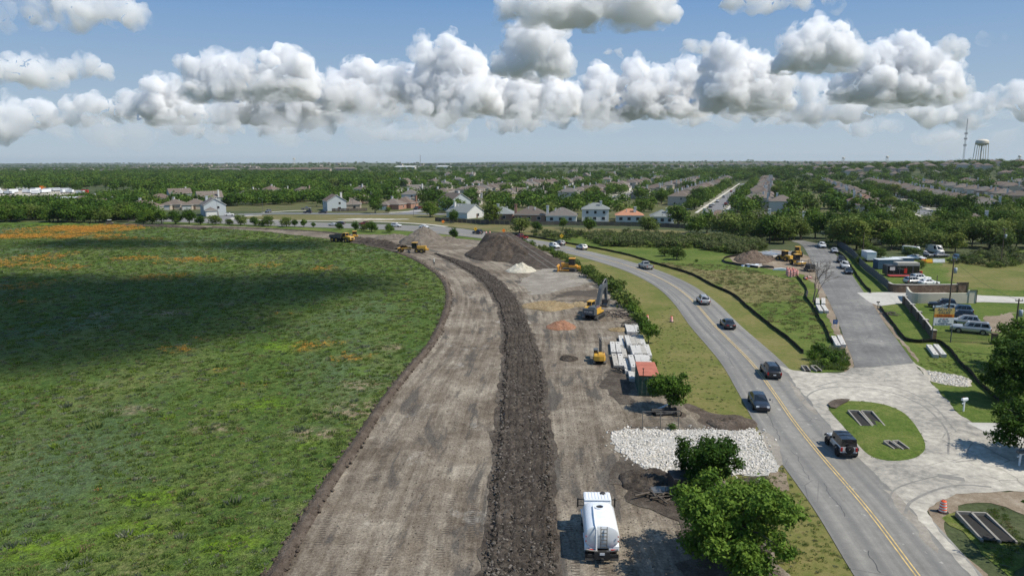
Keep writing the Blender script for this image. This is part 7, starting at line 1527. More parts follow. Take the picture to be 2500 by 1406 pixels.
brush('brush_pile', 'brush pile', 'heap of cut branches beside the excavator bucket', 1512, 772, 34, 4.2, 2.3, DEADWOOD, 1, 1.0); brush('brush_pile', 'brush pile', 'heap of old timbers beside the stacked barriers', 1540, 795, 26, 3.2, 1.6, BARK, 2, .8)
brush('brush_pile', 'brush pile', 'small dark scrap tangle at the foot of the barrier pair', 1513, 908, 14, 1.6, .7, BLK, 3, .5); brush('brush_pile', 'brush pile', 'scattered branches in front of the mulch heap', 1838, 648, 22, 3.4, 2.6, DEADWOOD, 4, .5)
brush('brush_pile', 'brush pile', 'thin brush lying beside the lot silt fence', 2170, 768, 14, 3., 1.2, DEADWOOD, 5, .3); brush('timber_pile', 'timber', 'dark broken timbers in the shade left of the elms', 1612, 1212, 16, 2.6, 1.2, BARK, 6, .5)
# ---- white stone pad and clods: real stones
def stone(seed, mat, k=.35):
    bm = bmesh.new(); bmesh.ops.create_icosphere(bm, subdivisions=1, radius=1.); rg = random.Random(seed)
    for v in bm.verts: v.co *= rg.uniform(1 - k, 1 + k); v.co.z *= .7
    me = bpy.data.meshes.new('stone'); bm.to_mesh(me); bm.free(); me.materials.append(mat); return me
STN = rnd_mat('white_stone', [(.58, .545, .49), (.46, .43, .375), (.64, .61, .56), (.52, .48, .41)], .9, .1)
STONES = proto_col('white_stones', [stone(i, STN) for i in range(5)]); M_CL2 = rnd_mat('clod_tints', [(.030, .025, .020), (.055, .045, .036), (.095, .080, .066), (.15, .13, .11), (.040, .033, .027)], .95, .3, 14., .3); CLODS = proto_col('clods', [stone(i + 9, M_CL2, .5) for i in range(5)]); BCL = proto_col('brown_clods', [stone(i + 19, M_BERM, .45) for i in range(4)]); PEB = proto_col('pebbles', [stone(i + 29, M_BRNS, .4) for i in range(4)])
PADW = G((1492, 1056), (1530, 1049), (1600, 1050), (1690, 1051), (1790, 1046), (1838, 1043), (1862, 1076), (1893, 1140), (1886, 1158), (1800, 1160), (1690, 1152), (1600, 1154), (1560, 1136), (1520, 1106), (1498, 1080))
M_WPAD = ground('pale_stone_bed', [(.3, (.30, .28, .25)), (.5, (.44, .42, .38)), (.65, (.56, .54, .50))], .6, 4., 16., .8, .05, .35)
sheet('stone_pad', PADW, .068, M_WPAD, .7, 30, kind='structure', ds=.4)
q = spread(PADW, 8500, 31, lambda x, y: np.clip((fbm(p2(x, y, .35), 4, 44, .6) - .30) * 6, .12, 1)); q = q + (RNG.random((len(q), 1)) < .35) * RNG.normal(size=(len(q), 2)) * .55; scatter('pad_stones', z0(q, .09), (.03 + .125 * RNG.random(len(q)) ** 1.6), STONES, .8, label='white crushed stones spread as an entrance pad beside the road')
q = spread(G((2262, 905), (2330, 915), (2368, 925), (2362, 945), (2310, 940), (2278, 930)), 700, 32); scatter('gravel_stones', z0(q, .05), RNG.uniform(.05, .15, len(q)), STONES, .8, label='pale loose stones beside the side road mouth')
# clods along the tilled strip and the berm
def strip_pts(L, R, n, lo, hi, rg):
    L = resamp(L, 900); R = resamp(R, 900); i = np.clip((rg.random(n) ** 1.6 * 900).astype(int), 0, 899); t = rg.uniform(lo, hi, n)[:, None]; return L[i] * (1 - t) + R[i] * t
rg = np.random.default_rng(8); q = strip_pts(TIL_L, TIL_R, 20000, .0, 1., rg); tt_ = fbm(p2(q[:, 0], q[:, 1], 1.5), 2, 3); scatter('soil_clods', np.c_[q, .10 + .22 * tt_], .04 + .15 * rg.random(len(q)) ** 2, CLODS, .9, label='dark clods of turned soil along the tilled band')
e_ = np.r_[strip_pts(TIL_L, TIL_R, 500, -.10, .0, rg), strip_pts(TIL_L, TIL_R, 600, 1., 1.08, rg)]; scatter('soil_clods', np.c_[e_, np.full(len(e_), .06)], .05 + .10 * rg.random(len(e_)) ** 2, CLODS, .9, label='loose clods fallen beside the tilled band')
bi = (rg.random(6500) ** 1.3 * len(EDGE) * .55).astype(int); bq = EDGE[bi] + rg.normal(size=(len(bi), 2)) * .34 + [.1, 0]; scatter('berm_clods', np.c_[bq, np.full(len(bq), .16)], .04 + .15 * rg.random(len(bq)) ** 2, BCL, .9, label='brown clods along the meadow edge berm')
pq = np.r_[spread(G((700, 1400), (1190, 1400), (1225, 900), (1090, 760), (1000, 905)), 1500, 34), spread(G((1345, 1400), (1690, 1400), (1600, 1000), (1500, 900), (1320, 900)), 1900, 35)]; scatter('pebbles', z0(pq, .05), .02 + .06 * RNG.random(len(pq)) ** 2, PEB, .9, label='small stones lying on the graded dirt')
# ---- traffic drums
def drum_parts():
    b = MB(); b.lathe([(.001, .0), (.29, .0), (.285, .28), (.275, .29), (.265, .55), (.25, .56), (.24, .80), (.225, .81), (.215, .98), (.12, 1.02), (.001, 1.02)], n=18); o = [('drum_body', b.mesh('drum_body', [ORG]))]
    for z0_, z1, r0, r1 in ((.14, .27, .291, .289), (.36, .49, .276, .272), (.60, .73, .254, .249), (.83, .94, .228, .223)): m_ = MB(); m_.lathe([(r0, z0_), (r1, z1)], n=18); o.append(('reflective_band', m_.mesh('reflective_band', [REFL])))
    m_ = MB(); m_.lathe([(.45, .0), (.45, .05), (.30, .08)], n=14); o.append(('rubber_base', m_.mesh('rubber_base', [TYRE]))); m_ = MB(); m_.tube([(-.1, 0, 1.0), (-.08, 0, 1.1), (.08, 0, 1.1), (.1, 0, 1.0)], .02, 6); o.append(('handle', m_.mesh('handle', [BLK]))); return o
DP = drum_parts()
def drum(loc, label, group=None, tilt=None, base=True):
    e = thing('traffic_drum', label, 'traffic drum', loc, random.uniform(0, 6), group)
    if tilt: e.rotation_euler = tilt
    for n, me in DP:
        if base or n != 'rubber_base': obj(n, me, e)
drum(P(2301, 1250), 'orange and white drum beside the double culvert at the road edge'); drum(P(1580, 783), 'orange and white drum on the verge beside the shrub line'); drum(P(1639, 786), 'orange and white drum on the verge beside the main road')
for i, (x, y) in enumerate([(1924, 675), (1931, 677), (1938, 675), (1921, 671), (1928, 672), (1935, 672), (1942, 671), (1946, 674)]):
    p = P(x, y)
    for l in range(3 if i < 6 else 2): drum(p + Vector((0, 0, l * .42)), 'orange drum nested in the stacked cluster at the grass lot edge', 'stacked orange drums', None, l == 0)
for i, (x, y) in enumerate([(1965, 682), (1971, 680)]): drum(P(x, y) + Vector((0, 0, .28)), 'orange drum lying on its side under the bare tree', 'fallen orange drums', (PI / 2, 0, i * 1.3))
for x, y in [(1187, 571), (1196, 571), (1222, 575.5)]: drum(P(x, y), 'orange drum at the work zone on the far road bend', 'drums at the far bend')
# ---- black silt fences
SILTM = flat('silt_fabric', (.014, .014, .015), .8, var=.3, vs=1.)
def silt(pts, label, h=.75, k=0):
    c = pxs(pts, .6); e = thing('silt_fence', label, 'silt fence', (c[0][0], c[0][1], 0)); o = c[0]; n = normals(c); s = np.arange(len(c)); vs = []; wob = (fbm(p2(s, s * 0, .25), 3, k + 5) - .5) * .35; hh = h * (.85 + .35 * fbm(p2(s, s * 0, .2), 3, k + 9))
    for i, q in enumerate(c):
        a = q - o + n[i] * wob[i] * .3; b = q - o + n[i] * wob[i]; vs += [(a[0] - n[i][0] * .25, a[1] - n[i][1] * .25, .03), (a[0], a[1], .10), (b[0], b[1], hh[i])]
    f = [(3 * i + j, 3 * i + 3 + j, 3 * i + 4 + j, 3 * i + 1 + j) for i in range(len(c) - 1) for j in (0, 1)]; me = rawmesh('fabric', vs, f, SILTM); obj('fabric', me, e)
    for i in range(0, len(c), 4): q = c[i] - o + n[i] * .06; m_ = MB(); m_.bar((q[0], q[1], -.1), (q[0], q[1], float(hh[i]) + .12), .04, .04); m_.build('stake', [BARK], e)
for k, l in enumerate(['long black silt fence curving along the main road', 'black silt fence along the side road by the bare tree', 'black silt fence beside the parked side road cars', 'black silt fence round the front of the sales lot', 'low black silt fence round the mulch heap']): silt(SILT[k], l, .62, k)
# ---- mailboxes, small signs, gate, person
def mailbox(px, py, label, post, box, rz=0., s=1.):
    e = thing('mailbox', label, 'mailbox', P(px, py), rz); e.scale = (s,) * 3; m_ = MB(); m_.bar((0, 0, -.1), (0, 0, 1.05), .10, .10); m_.bar((-.25, 0, .75), (.25, 0, 1.0), .07, .07) if post is WHT else None; m_.build('post', [post], e); m_ = MB(); m_.T = Matrix.Translation((0, 0, 1.05)); m_.prism([(-.11, 0), (.11, 0), (.11, .14), (.08, .21), (0, .24), (-.08, .21), (-.11, .14)], -.3, .3, 'x'); b = m_.build('box', [box], e); m_ = MB(); m_.box(-.02, .02, .115, .13, 1.15, 1.32); m_.build('flag', [REDM], b)
mailbox(2352, 1004, 'white post mailbox on the grass beside the loop road', WHT, WHT, .3, 1.25); mailbox(2488, 1138, 'white mailbox with a braced post by the shaded drive', WHT, GREY, .1, 1.25); mailbox(2143, 752, 'black mailbox at the concrete drive mouth', BARK, BLK, .2)
def small_sign(px, py, label, face, w, h, z, rz, legs=BARK, word=None, wm=None, diamond=False):
    e = thing('sign', label, 'sign', P(px, py), rz); m_ = MB()
    for x in ((-w * .38, w * .38) if not diamond else (0,)): m_.bar((x, 0, -.1), (x, 0, z + h * .9), .06, .06)
    m_.build('legs', [legs], e); m_ = MB()
    if diamond: m_.prism([(0, z), (w / 2, z + h / 2), (0, z + h), (-w / 2, z + h / 2)], -.06, -.035, 'y')
    else: m_.box(-w / 2, w / 2, -.06, -.035, z, z + h)
    b = m_.build('panel', [face], e)
    if word: lettering(word, h * .55, wm or WHT, b, (0, -.064, z + h / 2), (PI / 2, 0, 0))
    return e
BLUE = flat('sign_blue', (.03, .10, .28), .5); small_sign(2038, 800, 'small blue and white sign on two legs beside the side road', BLUE, .75, .75, .65, R_(-8), WHT, 'D8'.replace('D8', 'H')); SORG = flat('sign_orange', (.75, .20, .02), .5)
YELS = flat('sign_yellow', (.72, .42, .02), .5)
for px, py, l, f in [(1230, 576, 'orange diamond road works sign at the far bend', SORG), (1371, 590, 'yellow curve arrow sign beside the road scrub', YELS), (1161, 572, 'yellow diamond sign beside the black car on the bend', YELS), (1082, 552.5, 'small orange diamond sign on the far bank', SORG)]:
    e = small_sign(px, py, l, f, 1.5, 1.5, 1.3, R_(6), STEEL, None, None, True); lettering('<', 1.1, BLK, e, (0, -.066, 2.05), (PI / 2, 0, 0)) if f is YELS else None
def gate():
    a, b = P(1568, 1046), P(1656, 1046); L = (b - a).length; e = thing('field_gate', 'grey tubular metal gate beside the white stone pad', 'gate', a, math.atan2(b.y - a.y, b.x - a.x)); m_ = MB()
    for x in (0, L * .5, L): m_.tube([(x, 0, -.05 if x in (0, L) else .15), (x, 0, 1.95 if x != L * .5 else 1.9)], .045, 6)
    for z in (.12, 1.1, 1.9): m_.tube([(0, 0, z), (L, 0, z)], .03, 6)
    m_.build('frame', [STEEL], e); W_ = MB()
    for i in range(1, 20): W_.bar((L * i / 20, 0, .12), (L * i / 20, 0, 1.1), .008, .008)
    for i in range(1, 5): W_.bar((0, 0, .12 + i * .2), (L, 0, .12 + i * .2), .008, .008)
    tag(W_.build('wire_mesh', [STEEL], e), kind='stuff')
gate()
def pipes():
    e = thing('pipe_bundle', 'black corrugated pipes and white scrap behind the field gate', 'pipes', P(1625, 1012), R_(8))
    for i, (y, z) in enumerate([(-.3, .22), (.2, .22), (-.05, .6)]): m_ = MB(); m_.tube([(-1.3 - .2 * i, y, z), (1.2, y, z)], .21, 12, cap=False); m_.build('pipe', [BLK], e)
    for i in range(5): m_ = MB(); m_.bar((-.9 + i * .2, .9 + i * .1, .08 + i * .05), (-.2 + i * .3, 1.7 + i * .1, .2 + i * .06), .18, .05); m_.build('board', [WHT], e)
    m_ = MB(); m_.lathe([(.3, -.1), (.36, -.1), (.36, .1), (.3, .1), (.3, -.1)], (1.2, -.8, .36), 'y', 16); m_.build('tyre', [TYRE], e)
pipes()
def scrap_trailer():
    e = thing('utility_trailer', 'black box trailer in the shade under the elms', 'trailer', P(1645, 1206), R_(4)); m_ = MB(); m_.box(-.3, 2.6, -.9, 1., .45, 1.75); m_.build('box', [BLK], e); m_ = MB(); m_.box(-1.9, -.3, -.6, .6, .4, .5); m_.bar((-.9, -.5, .5), (-.9, -.5, 1.0), .05, .05); m_.bar((-1.3, -.5, 1.0), (-.5, -.5, 1.0), .05, .05); m_.build('frame', [STEEL], e); wheels(e, (1.2,), 1.02, .34, .2)
scrap_trailer()
def person(px, py):
    """standing worker: one skinned body, clothes as parts"""
    e = thing('person', 'person in a white hard hat and pale vest standing on the dirt road', 'person', P(px, py), R_(200)); me = bpy.data.meshes.new('body')
    J = [(0, 0, .95), (0, 0, 1.2), (0, 0, 1.42), (0, .0, 1.52), (0, .02, 1.66), (.10, 0, .90), (.12, .03, .50), (.13, 0, .07), (.13, .14, .04), (-.10, 0, .90), (-.13, -.04, .50), (-.15, -.05, .07), (-.15, .10, .04), (.20, 0, 1.40), (.27, -.03, 1.13), (.22, .14, .96), (-.20, 0, 1.40), (-.28, -.02, 1.13), (-.26, .12, .92)]
    E_ = [(0, 1), (1, 2), (2, 3), (3, 4), (0, 5), (5, 6), (6, 7), (7, 8), (0, 9), (9, 10), (10, 11), (11, 12), (2, 13), (13, 14), (14, 15), (2, 16), (16, 17), (17, 18)]; me.from_pydata(J, E_, []); o = obj('body', me, e); o.modifiers.new('skin', 'SKIN'); RR_ = [.15, .15, .15, .06, .10, .09, .07, .05, .045, .09, .07, .05, .045, .07, .05, .04, .07, .05, .04]
    for v, r in zip(me.skin_vertices[0].data, RR_): v.radius = (r, r * (.75 if r > .13 else 1))
    me.skin_vertices[0].data[0].use_root = True; o.modifiers.new('sub', 'SUBSURF').levels = 1; me.materials.append(flat('work_trousers', (.05, .055, .06), .9))
    m_ = MB(); m_.lathe([(.19, 1.0), (.205, 1.15), (.21, 1.35), (.16, 1.47), (.08, 1.50)], n=14); m_.build('vest', [flat('pale_vest', (.55, .56, .50), .8)], e); m_ = MB(); m_.lathe([(.145, 1.70), (.125, 1.71), (.12, 1.78), (.07, 1.83), (.001, 1.84)], (0, .02, 0), n=14); m_.build('hard_hat', [WHT], e)
    m_ = MB(); m_.lathe([(.06, 1.54), (.09, 1.60), (.095, 1.66), (.085, 1.72)], (0, .02, 0), n=12); m_.build('face', [flat('skin', (.34, .19, .13), .6)], e)
person(1060, 648)
# white beams and wrapped bundles by the mulch
g = 'white beams laid by the side road'
for i, (x0, y0, x1, y1, z) in enumerate([(1850, 617, 1905, 624, .2), (1862, 616, 1925, 626, .2), (1852, 620, 1915, 630, .2), (1880, 616, 1938, 623, .5), (1868, 618, 1930, 628, .5), (1855, 622, 1900, 629, .5)]):
    a, b = P(x0, y0), P(x1, y1); m_ = MB(); d = b - a; m_.bar((0, 0, z), (d.x, d.y, z), .55, .30); m_.build('steel_beam', [WHT], None, a, label='long white beam stacked behind the yellow loader', cat='beam', group=g)
g = 'wrapped white bundles'
for i, (x, y, r) in enumerate([(1826, 650, 10), (1838, 651, 25), (1848, 650, 40), (1872, 654, -8), (1905, 660, -15)]):
    m_ = MB(); m_.prism([(-1.8, 0), (1.8, 0), (1.6, .45), (.3, .6), (-1.5, .4)], -.5, .5, 'y'); m_.build('wrapped_bundle', [WHT if i != 3 else BLK], None, P(x, y), R_(r), label=('white wrapped bundle' if i != 3 else 'dark wrapped bundle') + ' on the ground along the mulch heap silt fence', cat='bundle', group=g)
# ================================================================== LOTS, POLES, TOWERS
STW = ground('rubble_stone', [(.32, (.075, .052, .038)), (.48, (.135, .095, .068)), (.62, (.205, .155, .115))], 1.4, 4., 14., .8, .06, .35, mode='obj'); STUC = flat('cream_stucco', (.50, .46, .37), .9, var=.08, vs=.6); CORR = flat('corrugated_steel', (.16, .185, .21), .55, .4, .4, .12, 1.); CAPS = flat('wall_cap', (.42, .39, .34), .9)
def ribbon_wall(name, label, px, h, th, mat, cap=None, end=None, tops=None):
    c = pxs(px, .5); o = c[0]; e = thing(name, label, 'wall', (o[0], o[1], 0)); n = normals(c); m_ = MB(); q = MB()
    hs = np.interp(np.linspace(0, 1, len(c)), [0, .12, 1], tops) if tops else np.full(len(c), h)
    for i in range(len(c) - 1):
        a, b, na, nb = c[i] - o, c[i + 1] - o, n[i] * th / 2, n[i + 1] * th / 2
        for mb, z0_, z1a, z1b, k in ((m_, -.1, hs[i], hs[i + 1], 1.),) + (((q, None, None, None, 1.2),) if cap else ()):
            za = z0_ if z0_ is not None else hs[i]; zb = z0_ if z0_ is not None else hs[i + 1]; ta = z1a if z1a is not None else hs[i] + .09; tb = z1b if z1b is not None else hs[i + 1] + .09
            mb.add([(*(a - na * k), za), (*(b - nb * k), zb), (*(b + nb * k), zb), (*(a + na * k), za), (*(a - na * k), ta), (*(b - nb * k), tb), (*(b + nb * k), tb), (*(a + na * k), ta)], [(0, 1, 5, 4), (2, 3, 7, 6), (4, 5, 6, 7)] + ([(3, 0, 4, 7)] if i == 0 else []) + ([(1, 2, 6, 5)] if i == len(c) - 2 else []), 0)
    m_.build('wall', [mat], e)
    if cap: q.build('coping', [cap], e)
    if end:
        p = c[-1] - o; t = n[-1]; w, hh = end; m_ = MB(); m_.T = Matrix.Translation((p[0], p[1], 0)) @ Matrix.Rotation(math.atan2(c[-1][1] - c[-2][1], c[-1][0] - c[-2][0]), 4, 'Z'); m_.box(0, w, -th * .8, th * .8, -.1, hh); m_.build('end_pillar', [mat], e)
        m_ = MB(); m_.T = Matrix.Translation((p[0], p[1], 0)) @ Matrix.Rotation(math.atan2(c[-1][1] - c[-2][1], c[-1][0] - c[-2][0]), 4, 'Z'); m_.bar((w + .06, -th, -.1), (w + .06, -th, hh + .1), .1, .1); m_.bar((.0, -th, hh + .06), (w + .06, -th, hh + .06), .1, .1); m_.build('steel_frame', [BLK], e)
    return e
ribbon_wall('stone_wall', 'long brown rubble stone wall behind the concrete drive', [(2169, 709), (2176, 713), (2190, 714.5), (2236, 715), (2300, 714.5), (2336, 714)], 1.75, .45, STW, CAPS, (2.0, 2.15))
ribbon_wall('stucco_wall', 'curved cream stucco wall between the drive and the sales lot', [(2213, 724), (2218, 733), (2228, 739.5), (2260, 741), (2320, 740.5), (2362, 740)], 2.05, .35, STUC, None, (1.4, 2.6))
def steel_fence():
    c = pxs([(2044, 600), (2062, 612), (2080, 625), (2105, 655), (2130, 675), (2150, 692), (2169, 709)], 2.6); e = thing('steel_fence', 'blue grey corrugated steel fence round the yard beside the side road', 'fence', (c[0][0], c[0][1], 0))
    m_ = MB()
    for i in range(13): m_.box(-1.28 + i * .2, -1.28 + i * .2 + .1, -.03, 0, .08, 1.95); m_.box(-1.28 + i * .2 + .1, -1.28 + i * .2 + .2, 0, .03, .08, 1.95)
    pm = m_.mesh('steel_panel', [CORR]); m_ = MB(); m_.box(-.06, .06, -.06, .06, -.1, 2.15); po = m_.mesh('post', [STEEL])
    for a, b in zip(c[:-1], c[1:]):
        q = (a + b) / 2 - c[0]; an = math.atan2(*(b - a)[::-1]); obj('steel_panel', pm, e, (q[0], q[1], random.uniform(-.05, .08)), an); obj('post', po, e, (a[0] - c[0][0], a[1] - c[0][1], 0), an)
steel_fence()
def pillar_fence():
    pp = [P(*q) for q in ((2208, 743), (2226, 764), (2242, 783), (2258, 803), (2277, 830))]; o = pp[0]; e = thing('pillar_fence', 'brick pillar fence with dark panels along the sales lot', 'fence', o)
    for p in pp: q = p - o; m_ = MB(); m_.box(q.x - .32, q.x + .32, q.y - .32, q.y + .32, -.1, 1.6); b = m_.build('pillar', [STW], e); m_ = MB(); m_.box(q.x - .38, q.x + .38, q.y - .38, q.y + .38, 1.6, 1.7); m_.build('cap', [CAPS], b)
    for a, b in zip(pp[:-1], pp[1:]): a = a - o; b = b - o; m_ = MB(); m_.bar((a.x, a.y, .78), (b.x, b.y, .78), .16, 1.46); m_.build('panel', [flat('fence_panel_brown', (.10, .075, .058), .9, var=.2, vs=3.)], e); m_ = MB(); m_.bar((a.x, a.y, 1.54), (b.x, b.y, 1.54), .24, .06); m_.build('coping', [CAPS], e)
pillar_fence()
def iron_fence():
    a, b = P(2284, 834), P(2418, 840); L = (b - a).length; e = thing('iron_fence', 'black iron bar fence in front of the long silver car', 'fence', a, math.atan2(b.y - a.y, b.x - a.x)); m_ = MB()
    for z in (.2, .75, 1.5): m_.bar((0, 0, z), (L, 0, z), .035, .035)
    m_.build('rail', [BLK], e); q = MB(); q.bar((0, 0, .05), (0, 0, 1.62), .022, .022); bm_ = q.mesh('bar', [BLK])
    for i in range(int(L / .14)): obj('bar', bm_, e, (i * .14 + .05, 0, 0))
    m_ = MB(); m_.box(L + .1, L + .8, -.35, .35, -.1, 1.65); m_.box(L + .05, L + .85, -.4, .4, 1.65, 1.75); m_.build('pillar', [STW], e)
iron_fence()
def sales_sign():
    p = P(2298, 836); e = thing('billboard', 'yellow and white auto sales sign on posts in front of the car lot', 'sign', p, R_(-3)); SY = flat('sign_amber', (.60, .42, .14), .5); SO = flat('sign_deep_orange', (.62, .22, .02), .5); SB = flat('letter_blue', (.05, .075, .13), .5); SR_ = flat('letter_red', (.30, .02, .015), .5); SW = flat('sign_white', (.70, .70, .69), .5)
    for x, z in ((-1.45, 5.9), (1.45, 5.7)): m_ = MB(); m_.tube([(x, .1, -.1), (x, .1, z)], .075, 8); m_.build('post', [GREY], e)
    for z0_, z1, m_a, n in ((4.0, 5.45, SY, 'upper_panel'), (2.72, 3.98, SW, 'lower_panel')): m_ = MB(); m_.box(-1.5, 1.5, -.05, .02, z0_, z1); o = m_.build(n, [m_a], e)
    m_ = MB(); m_.box(-1.5, 1.5, -.056, -.051, 4.0, 4.5); m_.build('orange_band', [SO], e); r = (PI / 2, 0, 0)
    lettering('AUTO', .52, SB, e, (0, -.062, 5.20), r, 1.5); lettering('SALES', .46, SB, e, (0, -.062, 4.74), r, 1.5); lettering('295-0086', .50, SR_, e, (0, -.066, 4.25), r, 1.25); lettering('JD TECH', .36, SB, e, (0, -.062, 3.45), r, 1.2); lettering('Automotive', .20, SB, e, (0, -.062, 3.18), r, 1.3); lettering('512/295-5999', .40, SB, e, (0, -.062, 2.90), r, 1.12)
    for s in (-1, 1): m_ = MB(); m_.prism([(s * .08, 3.76), (s * .62, 3.82), (s * .62, 3.70)], -.066, -.052, 'y'); m_.build('emblem_wing', [SB], e)
    m_ = MB(); m_.lathe([(.001, -.066), (.10, -.066), (.10, -.052)], (0, 0, 3.76), 'y', 12); m_.build('emblem', [SR_], e)
sales_sign()
POLEW = flat('pole_wood', (.115, .085, .062), .9, var=.2, vs=2.); TRF = flat('transformer_grey', (.40, .43, .45), .5)
def pole(px, py, h, label, arm=True, tr=True, rz=0., r=.15, lamp=False, name='utility_pole'):
    e = thing(name, label, 'pole', P(px, py), rz); m_ = MB(); m_.tube([(0, 0, -.2), (0, 0, h * .5), (0, 0, h)], [r, r * .85, r * .65], 10); m_.build('post', [POLEW if not lamp else STEEL], e)
    if arm: m_ = MB(); m_.bar((-.5, 0, h - .3), (.6, 0, h - .3), .09, .11); a = m_.build('crossarm', [POLEW], e)
    if arm:
        for x in (-.45, .5): m_ = MB(); m_.lathe([(.03, h - .25), (.06, h - .18), (.03, h - .08), (.05, h - .03), (.001, h)], (x, 0, 0), n=8); m_.build('insulator', [TRF], a)
    if tr: m_ = MB(); m_.lathe([(.001, h - 2.6), (.27, h - 2.6), (.28, h - 1.65), (.2, h - 1.6), (.001, h - 1.58)], (.42, -.1, 0), n=14); t = m_.build('transformer', [TRF], e); m_ = MB(); m_.tube([(.42, -.1, h - 1.6), (.42, -.1, h - 1.35)], .05, 6); m_.build('bushing', [BLK], t)
    if lamp: m_ = MB(); m_.tube([(0, 0, h - .1), (.8, 0, h + .25), (1.8, 0, h + .3)], .05, 6); m_.build('arm', [STEEL], e); m_ = MB(); m_.cbox((2.05, 0, h + .3), (.6, .25, .14)); m_.build('lamp_head', [TRF], e)
    return e
pole(2315, 766, 10.2, 'tall wooden utility pole with a transformer behind the auto sales sign'); pole(2471, 868, 8.4, 'wooden utility pole with a transformer among the dark oaks'); pole(2443, 646, 9.8, 'slim wooden utility pole in the scrub by the far thicket', r=.13); pole(2106, 618, 6.4, 'wooden pole with a yard light above the steel fence', False, False, 0, .12); pole(2286, 700, 2.6, 'short dark post behind the stone wall by the white cars', False, False, 0, .10); pole(2219, 697, 3., 'short dark post beside the white sport utility car', False, False, 0, .10)
def wire(a, b, label, sag=.5):
    a, b = Vector(a), Vector(b); m_ = MB(); pts = [a.lerp(b, t) - Vector((0, 0, sag * 4 * t * (1 - t))) - a for t in np.linspace(0, 1, 14)]; m_.tube(pts, .018, 4); m_.build('overhead_wire', [BLK], None, a, label=label, cat='wire')
tA = P(2315, 766) + Vector((0, 0, 10)); tB = P(2471, 868) + Vector((0, 0, 8.2)); tC = P(2443, 646) + Vector((0, 0, 9.6)); tD = P(2106, 618) + Vector((0, 0, 6.2))
wire(tA, tC, 'thin wire from the tall pole to the far scrub pole', 1.); wire(tA, tB, 'thin wire from the tall pole to the pole in the oaks', .8); wire(tD, tA, 'thin wire from the yard light pole to the tall pole', 1.2); wire(tC, tC + Vector((60, 10, 0)), 'thin wire running on from the far scrub pole', 1.)
# ---- yard
def glass_trailer():
    p = P(2204, 675); e = thing('office_trailer', 'glass fronted dark trailer shop with a red deck behind the stone wall', 'trailer', p, R_(-4)); L, h = 7.6, 2.7; GRD = flat('trailer_dark', (.035, .037, .04), .5); m_ = MB(); m_.box(-L / 2, L / 2, .12, 2.6, .4, h); m_.build('box', [GRD], e)
    m_ = MB(); m_.box(-L / 2, L / 2, 0, .12, .4, .55); m_.box(-L / 2, L / 2, 0, .12, h - .2, h)
    for x in (-L / 2, -2.4, -.9, .6, 2.1, 2.3, L / 2 - .12): m_.box(x, x + .1, 0, .12, .55, h - .2)
    m_.build('window_frame', [TRIM if 0 else GREY], e)
    for x0, x1 in ((-L / 2 + .1, -2.4), (-2.3, -.9), (-.8, .6), (.7, 2.1), (2.4, L / 2 - .12)): m_ = MB(); m_.box(x0, x1, .05, .07, .55, h - .2); m_.build('pane', [GL], e)
    m_ = MB(); m_.box(-3.2, -2.0, -.03, -.005, 1.5, 2.3); m_.build('poster', [TRIM], e); m_ = MB(); m_.box(.2, .9, -.03, -.005, .8, 2.0); m_.build('poster', [REDM], e)
    m_ = MB(); m_.box(-L / 2 + 2.4, L / 2, .1, 2.6, h, h + .65); m_.build('parapet', [flat('beige_metal', (.40, .38, .33), .7)], e); m_ = MB(); m_.box(-L / 2, L / 2, -1.6, -.05, .25, .38); m_.build('deck', [flat('red_deck', (.42, .06, .055), .8)], e)
    m_ = MB(); m_.tube([(L / 2 + .6, .5, 0), (L / 2 + .6, .5, 1.3)], .35, 12); m_.build('red_tank', [REDM], e)
glass_trailer()
def box_unit(px, py, rz, L, w, h, label, wall, roof, name='storage_container', cat='container', wh=False, z=.15):
    e = thing(name, label, cat, P(px, py), rz); m_ = MB(); m_.box(-L / 2, L / 2, -w / 2, w / 2, z, h); m_.build('body', [wall], e); m_ = MB(); m_.box(-L / 2 - .05, L / 2 + .05, -w / 2 - .05, w / 2 + .05, h, h + .1); m_.build('roof', [roof], e); m_ = MB(); m_.box(L / 2, L / 2 + .03, -w / 2 + .1, w / 2 - .1, z + .1, h - .1); m_.build('door', [roof], e); m_ = MB(); m_.box(-L / 2, L / 2, -w / 2 + .2, w / 2 - .2, 0, z); m_.build('skid', [BLK], e)
    if wh: wheels(e, (-L / 4, -L / 4 + .9), w / 2 - .1, .45, .25)
    return e
CBL = flat('container_blue', (.03, .075, .13), .6)
box_unit(2166, 656, R_(3), 6.5, 2.4, 2.5, 'blue storage container with a white roof behind the trailer shop', CBL, WHT); box_unit(2190, 650, R_(3), 7.5, 2.4, 2.3, 'dark storage container with a white roof next to the trailer shop', CBL, WHT); box_unit(2120, 637, R_(80), 5.5, 2.4, 2.7, 'white box trailer behind the steel fence', WHT, WHT, 'box_trailer', 'trailer', True, .6)
def barricade(px, py, label, mat, rz=0.):
    e = thing('barricade', label, 'barricade', P(px, py), rz); m_ = MB(); m_.prism([(-.3, 0), (.3, 0), (.12, 1.05), (-.12, 1.05)], -.95, .95, 'x'); m_.build('body', [mat], e); m_ = MB(); m_.box(-.9, .9, -.34, -.28, .1, .3); m_.build('band', [SORG if mat is not WHT else WHT], e)
barricade(2257, 642, 'orange plastic barricade by the scrap cars', SORG); barricade(2267, 642, 'amber plastic barricade next to the orange one', YELS); barricade(2285, 641.5, 'white barricade by the scrap cars', WHT); barricade(2297, 641.5, 'white barricade beside the grey sedan', WHT)
